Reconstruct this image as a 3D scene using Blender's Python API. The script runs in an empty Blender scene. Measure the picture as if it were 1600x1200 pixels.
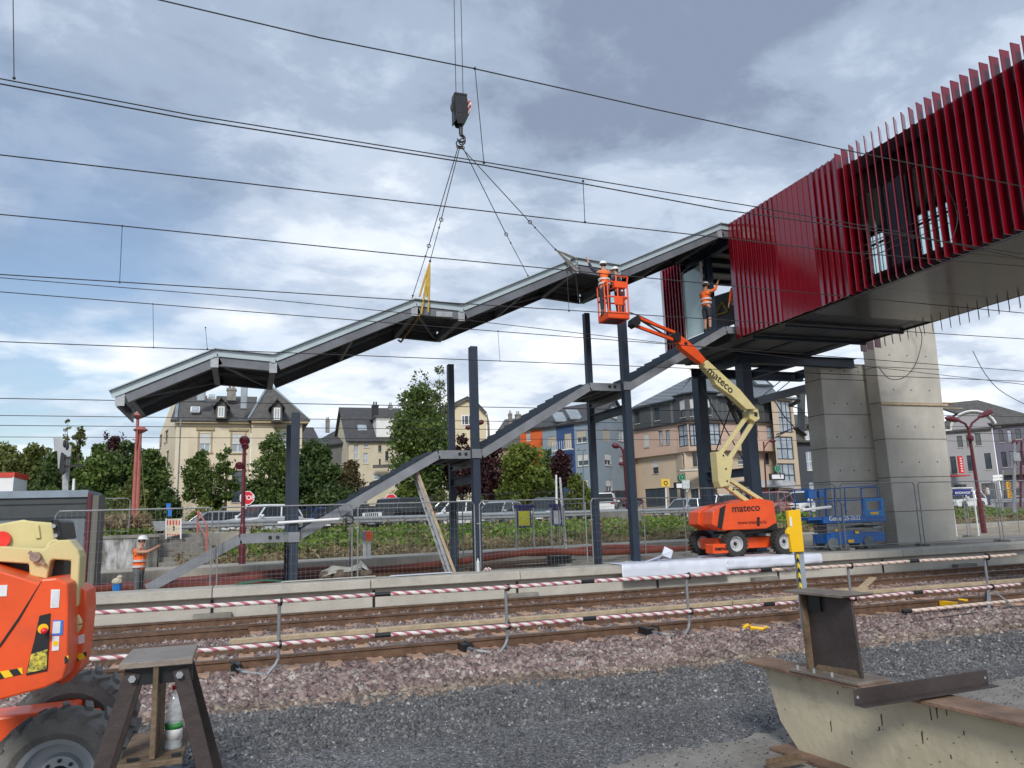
import bpy, math, random
import numpy as np
from mathutils import Vector, Matrix
random.seed(7); rng = np.random.default_rng(7)
S = bpy.context.scene; COL = S.collection
rad = math.radians
# ---------------------------------------------------------------- camera
F, PITCH, ROLL, YAW, CZ = 1202.0, rad(9.96), rad(1.86), rad(19.4), 1.85
FWD = Vector((math.sin(YAW)*math.cos(PITCH), math.cos(YAW)*math.cos(PITCH), math.sin(PITCH)))
_r = Vector((math.cos(YAW), -math.sin(YAW), 0)); _u = _r.cross(FWD)
RGT = math.cos(ROLL)*_r - math.sin(ROLL)*_u
UPV = math.cos(ROLL)*_u + math.sin(ROLL)*_r
cam = bpy.data.cameras.new('camera'); camo = bpy.data.objects.new('camera', cam); COL.objects.link(camo)
mw = Matrix((RGT, UPV, -FWD)).transposed().to_4x4(); mw.translation = (0, 0, CZ)
camo.matrix_world = mw
cam.sensor_width = 36; cam.lens = F/1600*36; cam.clip_start = .1; cam.clip_end = 6000
S.camera = camo
S.render.resolution_x, S.render.resolution_y = 1024, 768
S.view_settings.view_transform = 'Standard'; S.view_settings.look = 'None'
S.view_settings.exposure = 0.56; S.view_settings.gamma = 1
S.cycles.max_bounces = 6; S.cycles.transparent_max_bounces = 12
# ---------------------------------------------------------------- world: overcast sky, blue gaps low on the left
SUN_EL, SUN_AZ = 36, 203          # azimuth clockwise from +Y
w = bpy.data.worlds.new('World'); S.world = w; w.use_nodes = True
nt = w.node_tree; N = nt.nodes; L = nt.links; N.clear()
out = N.new('ShaderNodeOutputWorld'); bg = N.new('ShaderNodeBackground'); bg2 = N.new('ShaderNodeBackground')
sky = N.new('ShaderNodeTexSky'); sky.sky_type = 'NISHITA'; sky.sun_disc = False
sky.sun_elevation = rad(SUN_EL); sky.sun_rotation = rad(SUN_AZ); sky.dust_density = 1.5
bg.inputs[1].default_value = .10; L.new(sky.outputs[0], bg.inputs[0])
tc = N.new('ShaderNodeTexCoord'); sep = N.new('ShaderNodeSeparateXYZ'); L.new(tc.outputs['Generated'], sep.inputs[0])
def wm(op, a, b=None, c=None):
    m = N.new('ShaderNodeMath'); m.operation = op
    for i, v in enumerate((a, b, c)):
        if v is None: continue
        if isinstance(v, (int, float)): m.inputs[i].default_value = v
        else: L.new(v, m.inputs[i])
    return m.outputs[0]
zz = wm('ADD', wm('MAXIMUM', sep.outputs[2], 0.0), .16)
cmb = N.new('ShaderNodeCombineXYZ')
L.new(wm('DIVIDE', sep.outputs[0], zz), cmb.inputs[0]); L.new(wm('DIVIDE', sep.outputs[1], zz), cmb.inputs[1])
def wnoise(scale, det, rough, dist, off=(0, 0, 0)):
    mp = N.new('ShaderNodeMapping'); mp.inputs[1].default_value = off; mp.inputs[2].default_value[2] = rad(-25)
    mp.inputs[3].default_value = (1, 1.12, 1)
    L.new(cmb.outputs[0], mp.inputs[0])
    n = N.new('ShaderNodeTexNoise'); n.inputs['Scale'].default_value = scale; n.inputs['Detail'].default_value = det
    n.inputs['Roughness'].default_value = rough; n.inputs['Distortion'].default_value = dist
    L.new(mp.outputs[0], n.inputs['Vector']); return n.outputs[0]
def wramp(inp, pts):
    r = N.new('ShaderNodeValToRGB'); r.color_ramp.interpolation = 'EASE'
    e = r.color_ramp.elements
    while len(e) < len(pts): e.new(.5)
    for k, (p, c) in enumerate(pts): e[k].position = p; e[k].color = (*c, 1)
    L.new(inp, r.inputs[0]); return r.outputs[0]
big = wnoise(1.0, 6, .5, .12, (3.1, 7.7, 0)); fine = wnoise(4.2, 10, .62, .25, (1.3, 2.2, 0))
mixv = wm('ADD', wm('MULTIPLY', big, .68), wm('MULTIPLY', fine, .32))
# brighter towards the horizon
hz = wm('SUBTRACT', 1.0, wm('MINIMUM', wm('MULTIPLY', wm('MAXIMUM', sep.outputs[2], 0.0), 1.9), 1.0))
val = wm('ADD', mixv, wm('MULTIPLY', wm('POWER', hz, 1.5), .23))
clouds = wramp(val, [(.40, (.185, .23, .315)), (.49, (.285, .35, .45)), (.56, (.41, .475, .575)), (.64, (.60, .65, .72)), (.74, (.87, .885, .90))])
bg2.inputs[1].default_value = 1.0; L.new(clouds, bg2.inputs[0])
# blue gap: low sky at the left
gap = wnoise(1.6, 5, .5, .3, (9.2, 4.4, 0))
dirx = wm('MULTIPLY', wm('SUBTRACT', wm('MULTIPLY', sep.outputs[1], .42), sep.outputs[0]), 1.0)   # left of the view
gm = wm('MULTIPLY', wm('ADD', dirx, -.30), 4.5); gm = wm('MINIMUM', wm('MAXIMUM', gm, 0.0), 1.0)
gz = wm('MULTIPLY', wm('SUBTRACT', .62, sep.outputs[2]), 3.0); gz = wm('MINIMUM', wm('MAXIMUM', gz, 0.0), 1.0)
gf = wm('MULTIPLY', wm('MULTIPLY', gm, gz), wm('MINIMUM', wm('MAXIMUM', wm('MULTIPLY', wm('SUBTRACT', gap, .36), 5.0), 0.0), .92))
mx = N.new('ShaderNodeMixShader'); L.new(gf, mx.inputs[0]); L.new(bg2.outputs[0], mx.inputs[1]); L.new(bg.outputs[0], mx.inputs[2])
L.new(mx.outputs[0], out.inputs[0])
sl = bpy.data.lights.new('sun', 'SUN'); sl.energy = 1.9; sl.angle = rad(14); sl.color = (1, .96, .9)
so = bpy.data.objects.new('sun', sl); COL.objects.link(so)
d = Vector((math.sin(rad(SUN_AZ))*math.cos(rad(SUN_EL)), math.cos(rad(SUN_AZ))*math.cos(rad(SUN_EL)), math.sin(rad(SUN_EL))))
so.rotation_euler = d.to_track_quat('Z', 'Y').to_euler(); so.location = (0, 0, 60)

# ---------------------------------------------------------------- places read off as rays from the viewpoint
def ray(px, py): return FWD*F + RGT*(px-800) + UPV*(600-py)
O0 = Vector((0, 0, CZ))
def atY(px, py, Y): d = ray(px, py); return O0 + d*(Y/d.y)
def atX(px, py, X): d = ray(px, py); return O0 + d*(X/d.x)
def atZ(px, py, Z): d = ray(px, py); return O0 + d*((Z-CZ)/d.z)

# ---------------------------------------------------------------- materials
MATS = {}
def mat(name, col, rough=.6, metal=0., var=.12, vs=3., bump=0., bs=30., col2=None, dirt=0., spec=None, alpha=None, trans=0., coat=0., ior=1.45, emit=0):
    if name in MATS: return MATS[name]
    m = bpy.data.materials.new(name); m.use_nodes = True; t = m.node_tree; n = t.nodes; l = t.links
    b = n['Principled BSDF']; b.inputs['Roughness'].default_value = rough; b.inputs['Metallic'].default_value = metal
    if spec is not None: b.inputs['Specular IOR Level'].default_value = spec
    if trans: b.inputs['Transmission Weight'].default_value = trans; b.inputs['IOR'].default_value = ior
    if alpha is not None: b.inputs['Alpha'].default_value = alpha
    if coat: b.inputs['Coat Weight'].default_value = coat; b.inputs['Coat Roughness'].default_value = .12
    tc = n.new('ShaderNodeTexCoord'); tx = n.new('ShaderNodeTexNoise')
    tx.inputs['Scale'].default_value = vs; tx.inputs['Detail'].default_value = 6; tx.inputs['Roughness'].default_value = .62
    l.new(tc.outputs['Object'], tx.inputs['Vector'])
    r = n.new('ShaderNodeValToRGB'); c = Vector(col)
    c2 = Vector(col2) if col2 else c*(1+var)
    r.color_ramp.elements[0].position = .35; r.color_ramp.elements[0].color = (*(c*(1-var)), 1)
    r.color_ramp.elements[1].position = .65; r.color_ramp.elements[1].color = (*c2, 1)
    l.new(tx.outputs[0], r.inputs[0]); src = r.outputs[0]
    if dirt:
        dn = n.new('ShaderNodeTexNoise'); dn.inputs['Scale'].default_value = vs*2.3; dn.inputs['Detail'].default_value = 9; dn.inputs['Roughness'].default_value = .7
        l.new(tc.outputs['Object'], dn.inputs['Vector'])
        mr = n.new('ShaderNodeMapRange'); mr.inputs[1].default_value = .52; mr.inputs[2].default_value = .72; mr.inputs[4].default_value = dirt
        l.new(dn.outputs[0], mr.inputs[0]); mi = n.new('ShaderNodeMix'); mi.data_type = 'RGBA'
        l.new(mr.outputs[0], mi.inputs[0]); l.new(src, mi.inputs[6]); mi.inputs[7].default_value = (.10, .085, .07, 1); src = mi.outputs[2]
    l.new(src, b.inputs['Base Color'])
    if emit: l.new(src, b.inputs['Emission Color']); b.inputs['Emission Strength'].default_value = emit
    rn = n.new('ShaderNodeMapRange'); rn.inputs[3].default_value = max(0.02, rough-.08); rn.inputs[4].default_value = min(1, rough+.1)
    l.new(tx.outputs[0], rn.inputs[0]); l.new(rn.outputs[0], b.inputs['Roughness'])
    if bump:
        bn = n.new('ShaderNodeTexNoise'); bn.inputs['Scale'].default_value = bs; bn.inputs['Detail'].default_value = 8
        l.new(tc.outputs['Object'], bn.inputs['Vector']); bp = n.new('ShaderNodeBump'); bp.inputs[0].default_value = min(1, bump); bp.inputs[1].default_value = .05
        l.new(bn.outputs[0], bp.inputs['Height']); l.new(bp.outputs[0], b.inputs['Normal'])
    MATS[name] = m; return m
def stripemat(name, ca, cb, axis=0, freq=10, slant=0., duty=.5, rough=.5, var=.1, bump=0):
    """two colours in bands along an object axis (painted stripes, seams, corrugations)"""
    if name in MATS: return MATS[name]
    m = mat(name, ca, rough, var=var); t = m.node_tree; n = t.nodes; l = t.links; b = n['Principled BSDF']
    tc = n.new('ShaderNodeTexCoord'); sp = n.new('ShaderNodeSeparateXYZ'); l.new(tc.outputs['Object'], sp.inputs[0])
    def M(op, a, c):
        x = n.new('ShaderNodeMath'); x.operation = op
        for i, v in enumerate((a, c)):
            if isinstance(v, (int, float)): x.inputs[i].default_value = v
            else: l.new(v, x.inputs[i])
        return x.outputs[0]
    v = M('MULTIPLY', sp.outputs[axis], freq)
    if slant:
        v = M('ADD', v, M('MULTIPLY', sp.outputs[(axis+1) % 3], slant)); v = M('ADD', v, M('MULTIPLY', sp.outputs[(axis+2) % 3], slant))
    f = M('LESS_THAN', M('FRACT', v, 0.), duty)
    mi = n.new('ShaderNodeMix'); mi.data_type = 'RGBA'; l.new(f, mi.inputs[0])
    old = b.inputs['Base Color'].links[0].from_socket; l.new(old, mi.inputs[7]); mi.inputs[6].default_value = (*cb, 1)
    l.new(mi.outputs[2], b.inputs['Base Color'])
    return m
# ---------------------------------------------------------------- mesh builders
def tag(o, label=None, cat=None, group=None, kind=None):
    if label: o['label'] = label
    if cat: o['category'] = cat
    if group: o['group'] = group
    if kind: o['kind'] = kind
    return o
def thing(name, label, cat, loc=(0, 0, 0), rz=0, group=None):
    o = bpy.data.objects.new(name, None); COL.objects.link(o); o.location = loc; o.rotation_euler = (0, 0, rz); o.empty_display_size = .2
    return tag(o, label, cat, group)
def wmat(o):
    m = Matrix.LocRotScale(o.location, o.rotation_euler, o.scale)
    return (wmat(o.parent) @ m) if o.parent else m
def basis_of(a, up=(0, 0, 1)):
    a = Vector(a).normalized(); up = Vector(up)
    s = a.cross(up)
    if s.length < 1e-4: s = a.cross(Vector((1, 0, 0)))
    s.normalize(); return a, s, s.cross(a)
class B:
    def __init__(s): s.v = []; s.f = []; s.m = []; s.mi = 0
    def add(s, vs, fs):
        k = len(s.v); s.v += [tuple(p) for p in vs]; s.f += [tuple(i+k for i in f) for f in fs]; s.m += [s.mi]*len(fs); return s
    def box(s, x0, x1, y0, y1, z0, z1):
        return s.add([(x0,y0,z0),(x1,y0,z0),(x1,y1,z0),(x0,y1,z0),(x0,y0,z1),(x1,y0,z1),(x1,y1,z1),(x0,y1,z1)],
              [(3,2,1,0),(4,5,6,7),(0,1,5,4),(1,2,6,5),(2,3,7,6),(3,0,4,7)])
    def ob(s, c, sz, rx=0, ry=0, rz=0):
        from mathutils import Euler
        R = Euler((rx, ry, rz)).to_matrix(); c = Vector(c); h = Vector(sz)/2
        vs = [c + R @ Vector((h.x*i, h.y*j, h.z*k)) for k in (-1, 1) for i, j in ((-1,-1),(1,-1),(1,1),(-1,1))]
        return s.add(vs, [(3,2,1,0),(4,5,6,7),(0,1,5,4),(1,2,6,5),(2,3,7,6),(3,0,4,7)])
    def beam(s, p, q, w, h, up=(0, 0, 1)):
        p = Vector(p); q = Vector(q); a, sd, u = basis_of(q-p, up)
        vs = [e + sd*(w/2*i) + u*(h/2*j) for e in (p, q) for i, j in ((-1,-1),(1,-1),(1,1),(-1,1))]
        return s.add(vs, [(0,1,2,3),(7,6,5,4),(0,4,5,1),(1,5,6,2),(2,6,7,3),(3,7,4,0)])
    def ibeam(s, p, q, w, h, tf=.02, tw=.012, up=(0, 0, 1)):
        p = Vector(p); q = Vector(q); a, sd, u = basis_of(q-p, up); o = u*(h/2-tf/2)
        s.beam(p+o, q+o, w, tf, up); s.beam(p-o, q-o, w, tf, up); return s.beam(p, q, tw, h-2*tf-.002, up)
    def chan(s, p, q, w, h, t=.015, side=1, up=(0, 0, 1)):
        """channel: web on one side, two lips pointing to -side"""
        p = Vector(p); q = Vector(q); a, sd, u = basis_of(q-p, up)
        s.beam(p+sd*(side*(w/2-t/2)), q+sd*(side*(w/2-t/2)), t, h, up)
        for k in (-1, 1): s.beam(p-sd*(side*t/2)+u*(k*(h/2-t/2)), q-sd*(side*t/2)+u*(k*(h/2-t/2)), w-t, t, up)
        return s
    def tube(s, p, q, r, n=8, r2=None, cap=True):
        p = Vector(p); q = Vector(q); a, sd, u = basis_of(q-p); r2 = r if r2 is None else r2
        vs = [e + (sd*math.cos(2*math.pi*i/n)+u*math.sin(2*math.pi*i/n))*rr for e, rr in ((p, r), (q, r2)) for i in range(n)]
        fs = [(i, i+n, (i+1) % n+n, (i+1) % n) for i in range(n)]
        if cap: fs += [tuple(range(n)), tuple(range(2*n-1, n-1, -1))]
        return s.add(vs, fs)
    def path(s, pts, r, n=6, radii=None, cap=True):
        pts = [Vector(p) for p in pts]; vs = []; m = len(pts); sd = None
        for k, p in enumerate(pts):
            t = (pts[min(k+1, m-1)]-pts[max(k-1, 0)]).normalized()
            if sd is None: sd = basis_of(t)[1]
            sd = (sd - t*sd.dot(t)).normalized(); u = t.cross(sd); rr = radii[k] if radii else r
            vs += [p + (sd*math.cos(2*math.pi*i/n)+u*math.sin(2*math.pi*i/n))*rr for i in range(n)]
        fs = [(k*n+(i+1) % n, (k+1)*n+(i+1) % n, (k+1)*n+i, k*n+i) for k in range(m-1) for i in range(n)]
        if cap: fs += [tuple(range(n-1, -1, -1)), tuple(range((m-1)*n, m*n))]
        return s.add(vs, fs)
    def prism(s, poly, fn, a, b):
        """poly: 2-D points; fn(u, v, t) -> 3-D point; extruded t=a..b"""
        n = len(poly); vs = [fn(u, v, a) for u, v in poly]+[fn(u, v, b) for u, v in poly]
        fs = [tuple(range(n-1, -1, -1)), tuple(range(n, 2*n))]+[(i, (i+1) % n, (i+1) % n+n, i+n) for i in range(n)]
        return s.add(vs, fs)
    def xz(s, poly, y0, y1): return s.prism(poly, lambda u, v, t: (u, t, v), y0, y1)
    def yz(s, poly, x0, x1): return s.prism(poly, lambda u, v, t: (t, u, v), x0, x1)
    def xy(s, poly, z0, z1): return s.prism(poly, lambda u, v, t: (u, v, t), z0, z1)
    def lathe(s, prof, n=16, c=(0, 0, 0), axis=(0, 0, 1), cap=True):
        a, sd, u = basis_of(axis, (0, 0, 1)) if abs(Vector(axis).normalized().z) < .99 else (Vector(axis), Vector((1, 0, 0)), Vector(axis).cross(Vector((1, 0, 0))))
        c = Vector(c); vs = []
        for r, h in prof: vs += [c + a*h + (sd*math.cos(2*math.pi*i/n)+u*math.sin(2*math.pi*i/n))*max(r, 1e-4) for i in range(n)]
        m = len(prof); fs = [(k*n+i, k*n+(i+1) % n, (k+1)*n+(i+1) % n, (k+1)*n+i) for k in range(m-1) for i in range(n)]
        if cap: fs += [tuple(range(n-1, -1, -1)), tuple(range((m-1)*n, m*n))]
        return s.add(vs, fs)
    def ball(s, c, r, n=10, m=6, sc=(1, 1, 1)):
        c = Vector(c); vs = []; 
        for j in range(m+1):
            th = math.pi*j/m
            for i in range(n):
                ph = 2*math.pi*i/n; vs.append(c+Vector((r*sc[0]*math.sin(th)*math.cos(ph), r*sc[1]*math.sin(th)*math.sin(ph), r*sc[2]*math.cos(th))))
        return s.add(vs, [(j*n+i, (j+1)*n+i, (j+1)*n+(i+1) % n, j*n+(i+1) % n) for j in range(m) for i in range(n)])
    def torus(s, c, axis, R, r, n=14, m=6):
        a, sd, u = basis_of(axis, (0, 0, 1)) if abs(Vector(axis).normalized().z) < .99 else (Vector(axis), Vector((1, 0, 0)), Vector((0, 1, 0)))
        c = Vector(c); pts = [c+(sd*math.cos(2*math.pi*i/n)+u*math.sin(2*math.pi*i/n))*R for i in range(n+1)]
        return s.path(pts, r, m, cap=False)
    def build(s, name, m, parent=None, world=True, smooth=False, bevel=0., seg=1):
        me = bpy.data.meshes.new(name)
        vs = s.v
        if parent is not None and world:
            inv = wmat(parent).inverted(); vs = [tuple(inv @ Vector(p)) for p in vs]
        me.from_pydata(vs, [], s.f)
        ms = m if isinstance(m, (list, tuple)) else [m]
        for q in ms: me.materials.append(q)
        if len(ms) > 1: me.polygons.foreach_set('material_index', s.m)
        me.validate(); me.update()
        if smooth: me.polygons.foreach_set('use_smooth', [True]*len(me.polygons))
        o = bpy.data.objects.new(name, me); COL.objects.link(o)
        if parent is not None: o.parent = parent
        if bevel:
            b = o.modifiers.new('bevel', 'BEVEL'); b.width = bevel; b.segments = seg; b.limit_method = 'ANGLE'; b.angle_limit = rad(35)
        return o
def loc_mesh(verts, faces, name, m, parent=None, smooth=False):
    me = bpy.data.meshes.new(name); verts = np.asarray(verts, np.float32); faces = np.asarray(faces, np.int32)
    me.vertices.add(len(verts)); me.vertices.foreach_set('co', verts.ravel())
    k = faces.shape[1]; me.loops.add(faces.size); me.loops.foreach_set('vertex_index', faces.ravel())
    me.polygons.add(len(faces)); me.polygons.foreach_set('loop_start', np.arange(0, faces.size, k, dtype=np.int32))
    try: me.polygons.foreach_set('loop_total', np.full(len(faces), k, np.int32))
    except Exception: pass
    me.materials.append(m); me.update(calc_edges=True)
    if smooth: me.polygons.foreach_set('use_smooth', [True]*len(me.polygons))
    o = bpy.data.objects.new(name, me); COL.objects.link(o)
    if parent is not None: o.parent = parent
    return o
def dup(root, loc=None, rz=None, label=None, group=None, scale=None):
    def cp(o, par):
        c = o.copy(); COL.objects.link(c); c.parent = par
        for ch in list(o.children): cp(ch, c)
        return c
    r = cp(root, None)
    if loc is not None: r.location = loc
    if rz is not None: r.rotation_euler = (0, 0, rz)
    if scale is not None: r.scale = scale
    if label: r['label'] = label
    if group: r['group'] = group
    return r
def text(body, name, m, parent, origin, xdir, updir, size, depth=.004, align='CENTER', bold=0., sx=1.):
    """lettering as a thin solid; origin/xdir/updir in world space"""
    cu = bpy.data.curves.new('lettering', 'FONT'); cu.body = body; cu.size = size; cu.extrude = depth; cu.align_x = align; cu.align_y = 'CENTER'; cu.offset = bold
    t = bpy.data.objects.new('lettering', cu); me = bpy.data.meshes.new_from_object(t)
    bpy.data.objects.remove(t); bpy.data.curves.remove(cu)
    x = Vector(xdir).normalized(); u = Vector(updir); u = (u-x*u.dot(x)).normalized(); nn = x.cross(u)
    M = Matrix((x*sx, u, nn)).transposed().to_4x4(); M.translation = Vector(origin)
    if parent is not None: M = wmat(parent).inverted() @ M
    me.transform(M); me.materials.clear(); me.materials.append(m); me.name = name
    o = bpy.data.objects.new(name, me); COL.objects.link(o); o.parent = parent; return o

# ---------------------------------------------------------------- palette
m_steel = mat('blue_black_steel', (.016, .028, .050), .5, .0, .15, 2, bump=.05)
m_galv = mat('grey_primer_steel', (.21, .225, .245), .5, .2, .18, 1.4, bump=.08, dirt=.15)
m_galvb = mat('galvanised_tube', (.36, .38, .40), .42, .5, .15, 6)
m_fascia = mat('pale_blue_sheet', (.42, .50, .53), .35, .2, .06, 1.2)
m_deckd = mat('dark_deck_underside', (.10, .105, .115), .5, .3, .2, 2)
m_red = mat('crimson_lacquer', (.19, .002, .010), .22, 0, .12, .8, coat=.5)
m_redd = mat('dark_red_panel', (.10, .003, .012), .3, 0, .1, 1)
m_black = mat('black_steel', (.012, .013, .016), .4, 0, .2, 3)
m_rubber = mat('tyre_rubber', (.035, .034, .033), .85, 0, .25, 12, bump=.2, bs=60)
m_conc = mat('fair_faced_concrete', (.47, .45, .40), .8, 0, .12, .8, bump=.25, bs=22, dirt=.14)
m_concl = mat('coping_concrete', (.42, .40, .355), .85, 0, .13, 1.6, bump=.3, bs=30, dirt=.25)
m_concd = mat('weathered_concrete', (.22, .21, .19), .9, 0, .25, 1.6, bump=.3, bs=18, dirt=.4)
m_white = mat('white_paint', (.74, .75, .76), .4, 0, .04, 2)
m_orange = mat('lift_orange', (.78, .085, .012), .42, 0, .12, 1.5, coat=.12, dirt=.28)
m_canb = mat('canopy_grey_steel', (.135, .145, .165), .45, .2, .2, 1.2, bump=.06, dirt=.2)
m_cream = mat('lift_cream', (.62, .54, .26), .38, 0, .06, 2, dirt=.12, coat=.2)
m_bluel = mat('lift_blue', (.008, .12, .42), .35, 0, .12, 2, coat=.2)
m_yellow = mat('signal_yellow', (.86, .50, .005), .4, 0, .05, 2)
m_glass = mat('window_glass', (.04, .055, .07), .06, 0, .2, .6, spec=.9)
m_glassl = mat('curtained_glass', (.30, .35, .40), .12, 0, .3, 1.2, spec=.8)
m_skin = mat('skin', (.45, .24, .16), .55, 0, .06, 8)
m_vest = mat('orange_vest', (.95, .16, .02), .7, 0, .08, 8)
m_vesty = mat('yellow_vest', (.55, .72, .05), .7, 0, .08, 8)
m_refl = mat('reflective_tape', (.6, .6, .6), .35, .1, .1, 20)
m_trou = mat('dark_trousers', (.03, .034, .045), .85, 0, .2, 10)
m_troug = mat('grey_trousers', (.10, .105, .11), .85, 0, .2, 10)
m_boot = mat('brown_boots', (.16, .07, .03), .7, 0, .2, 10)
m_helm = mat('white_helmet', (.78, .79, .78), .3, 0, .03, 4)
m_hair = mat('dark_hair', (.03, .02, .015), .7, 0, .2, 30)
m_rust = mat('rusty_rail_steel', (.145, .085, .055), .7, .3, .3, 6, bump=.2, bs=40)
m_railtop = mat('worn_rail_head', (.16, .13, .115), .42, .6, .2, 8)
m_sleeper = mat('pink_stained_sleeper', (.46, .29, .20), .9, 0, .2, 3, bump=.3, bs=40, dirt=.25)
m_wood = mat('weathered_timber', (.42, .33, .22), .85, 0, .2, 4, bump=.3, bs=24, dirt=.3)
m_lamp = mat('maroon_lamp_paint', (.10, .012, .022), .4, 0, .1, 3)
m_pink = mat('pink_weathered_post', (.38, .12, .10), .6, 0, .15, 3)
m_bark = mat('bark', (.075, .058, .042), .9, 0, .3, 8, bump=.4, bs=14)
m_wire = mat('overhead_wire', (.045, .04, .04), .5, .4, .2, 6)
m_hose = mat('red_brown_conduit', (.16, .038, .024), .5, 0, .2, 3)
m_sand = mat('sand', (.29, .245, .18), .95, 0, .25, 2.2, bump=.5, bs=18)
# ================================================================ SETTING: ground
def wave(x, y, s=1.0):
    return (np.sin(x*1.7*s+y*.9*s)+np.sin(x*.73*s-y*2.1*s+1.3)+np.sin(x*3.9*s+y*3.3*s+.7)*.5)/2.5
def sheet(name, x0, x1, y0, y1, nx, ny, zf, m, warp=None):
    X, Y = np.meshgrid(np.linspace(x0, x1, nx), np.linspace(y0, y1, ny))
    if warp: X, Y = warp(X, Y)
    Z = zf(X, Y); v = np.stack([X, Y, Z], -1).reshape(-1, 3)
    i = np.arange(nx-1)[None, :]+np.arange(ny-1)[:, None]*nx
    f = np.stack([i, i+1, i+nx+1, i+nx], -1).reshape(-1, 4)
    o = loc_mesh(v, f, name, m, smooth=True); return o
def gravelmat(name, cols, scale, bump=1.0, rough=.9, disp=.02):
    m = bpy.data.materials.new(name); m.use_nodes = True; t = m.node_tree; n = t.nodes; l = t.links; b = n['Principled BSDF']; b.inputs['Roughness'].default_value = rough
    tc = n.new('ShaderNodeTexCoord'); vo = n.new('ShaderNodeTexVoronoi'); vo.inputs['Scale'].default_value = scale
    l.new(tc.outputs['Object'], vo.inputs['Vector'])
    sp = n.new('ShaderNodeSeparateColor'); l.new(vo.outputs['Color'], sp.inputs[0])
    r = n.new('ShaderNodeValToRGB'); e = r.color_ramp.elements
    while len(e) < len(cols): e.new(.5)
    for k, (p, c) in enumerate(cols): e[k].position = p; e[k].color = (*c, 1)
    l.new(sp.outputs[0], r.inputs[0])
    nz = n.new('ShaderNodeTexNoise'); nz.inputs['Scale'].default_value = .8; nz.inputs['Detail'].default_value = 8; l.new(tc.outputs['Object'], nz.inputs['Vector'])
    mr = n.new('ShaderNodeMapRange'); mr.inputs[1].default_value = .3; mr.inputs[2].default_value = .7; mr.inputs[3].default_value = .68; mr.inputs[4].default_value = 1.32; l.new(nz.outputs[0], mr.inputs[0])
    mi = n.new('ShaderNodeMix'); mi.data_type = 'RGBA'; mi.blend_type = 'MULTIPLY'; mi.inputs[0].default_value = 1
    l.new(r.outputs[0], mi.inputs[6]); l.new(mr.outputs[0], mi.inputs[7]); l.new(mi.outputs[2], b.inputs['Base Color'])
    bp = n.new('ShaderNodeBump'); bp.inputs[0].default_value = bump; bp.inputs[1].default_value = disp; bp.invert = True
    l.new(vo.outputs['Distance'], bp.inputs['Height']); l.new(bp.outputs[0], b.inputs['Normal'])
    return m
g_dark = gravelmat('dark_blue_grey_chippings', [(0, (.050, .051, .055)), (.45, (.103, .102, .104)), (.8, (.15, .152, .16)), (.97, (.20, .20, .205)), (1, (.36, .35, .34))], 42, 1, .88, .012)
g_ball = gravelmat('pink_grey_ballast', [(0, (.115, .085, .078)), (.4, (.19, .145, .135)), (.7, (.26, .20, .18)), (1, (.36, .30, .26))], 17, 1, .92, .05)
g_earth = mat('dusty_earth', (.20, .175, .145), .95, 0, .3, 1.1, bump=.5, bs=12)
g_asph = mat('asphalt', (.055, .055, .058), .85, 0, .2, 1.5, bump=.2, bs=50)
g_pave = mat('pale_kerb_stone', (.34, .315, .27), .88, 0, .18, 1.2, bump=.2, bs=20, dirt=.2)
g_grass = mat('rough_grass_ground', (.055, .075, .025), .95, 0, .4, 1.5, bump=.4, bs=20, col2=(.16, .14, .07))
g_concp = mat('poured_concrete_patch', (.225, .21, .19), .92, 0, .22, 2.2, bump=.6, bs=40, dirt=.35)

# street direction: the road and everything beyond the second platform runs off at a small angle to the tracks
RD = Vector((50, 9.6, 0)).normalized(); RN = Vector((-RD.y, RD.x, 0))
R0 = Vector((-4.1, 26.7, 0))
def RP(u, v, z=0): p = R0+RD*u+RN*v; return Vector((p.x, p.y, z))
def tag_s(o): return tag(o, kind='structure')

base = sheet('ground', -900, 1200, -300, 1800, 43, 43, lambda x, y: 0*x-.9, g_earth); tag_s(base)
def yz_(x, y):
    return -.13+.02*wave(x, y)+.01*wave(x, y, 4)
yard = sheet('yard_gravel', -14, 24, -6, 9.55, 300, 130, yz_, g_dark,
             warp=lambda X, Y: (X, Y+(Y > 6)*(Y-6)/3.55*(.22*np.sin(X*.9+.4)+.12*np.sin(X*2.3)+.05*np.sin(X*7.1)))); tag_s(yard)
cp = B(); pts = [(2.2, 5.55), (2.85, 5.94), (4.47, 6.15), (6.32, 6.54), (8.46, 6.81), (14, 7.3), (24, 7.6), (24, -5.9), (-2, -5.9), (1.5, 4.6)]
pts = sum([[tuple(Vector(a).lerp(Vector(c), k/14)+Vector((0, random.uniform(-.07, .07)))) for k in range(14)] for a, c in zip(pts[:6], pts[1:7])], [])+pts[6:]; cp.xy(pts, -.14, -.085); tag_s(cp.build('concrete_pad', g_concp))
def bz(x, y):
    z = -.16+.025*wave(x, y, 1.2)
    z = z-.13*np.clip((9.9-y)/1.2, 0, 1)
    return z
ballast = sheet('track_bed', -40, 90, 9.0, 18.75, 700, 60, bz, g_ball); tag_s(ballast)

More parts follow.
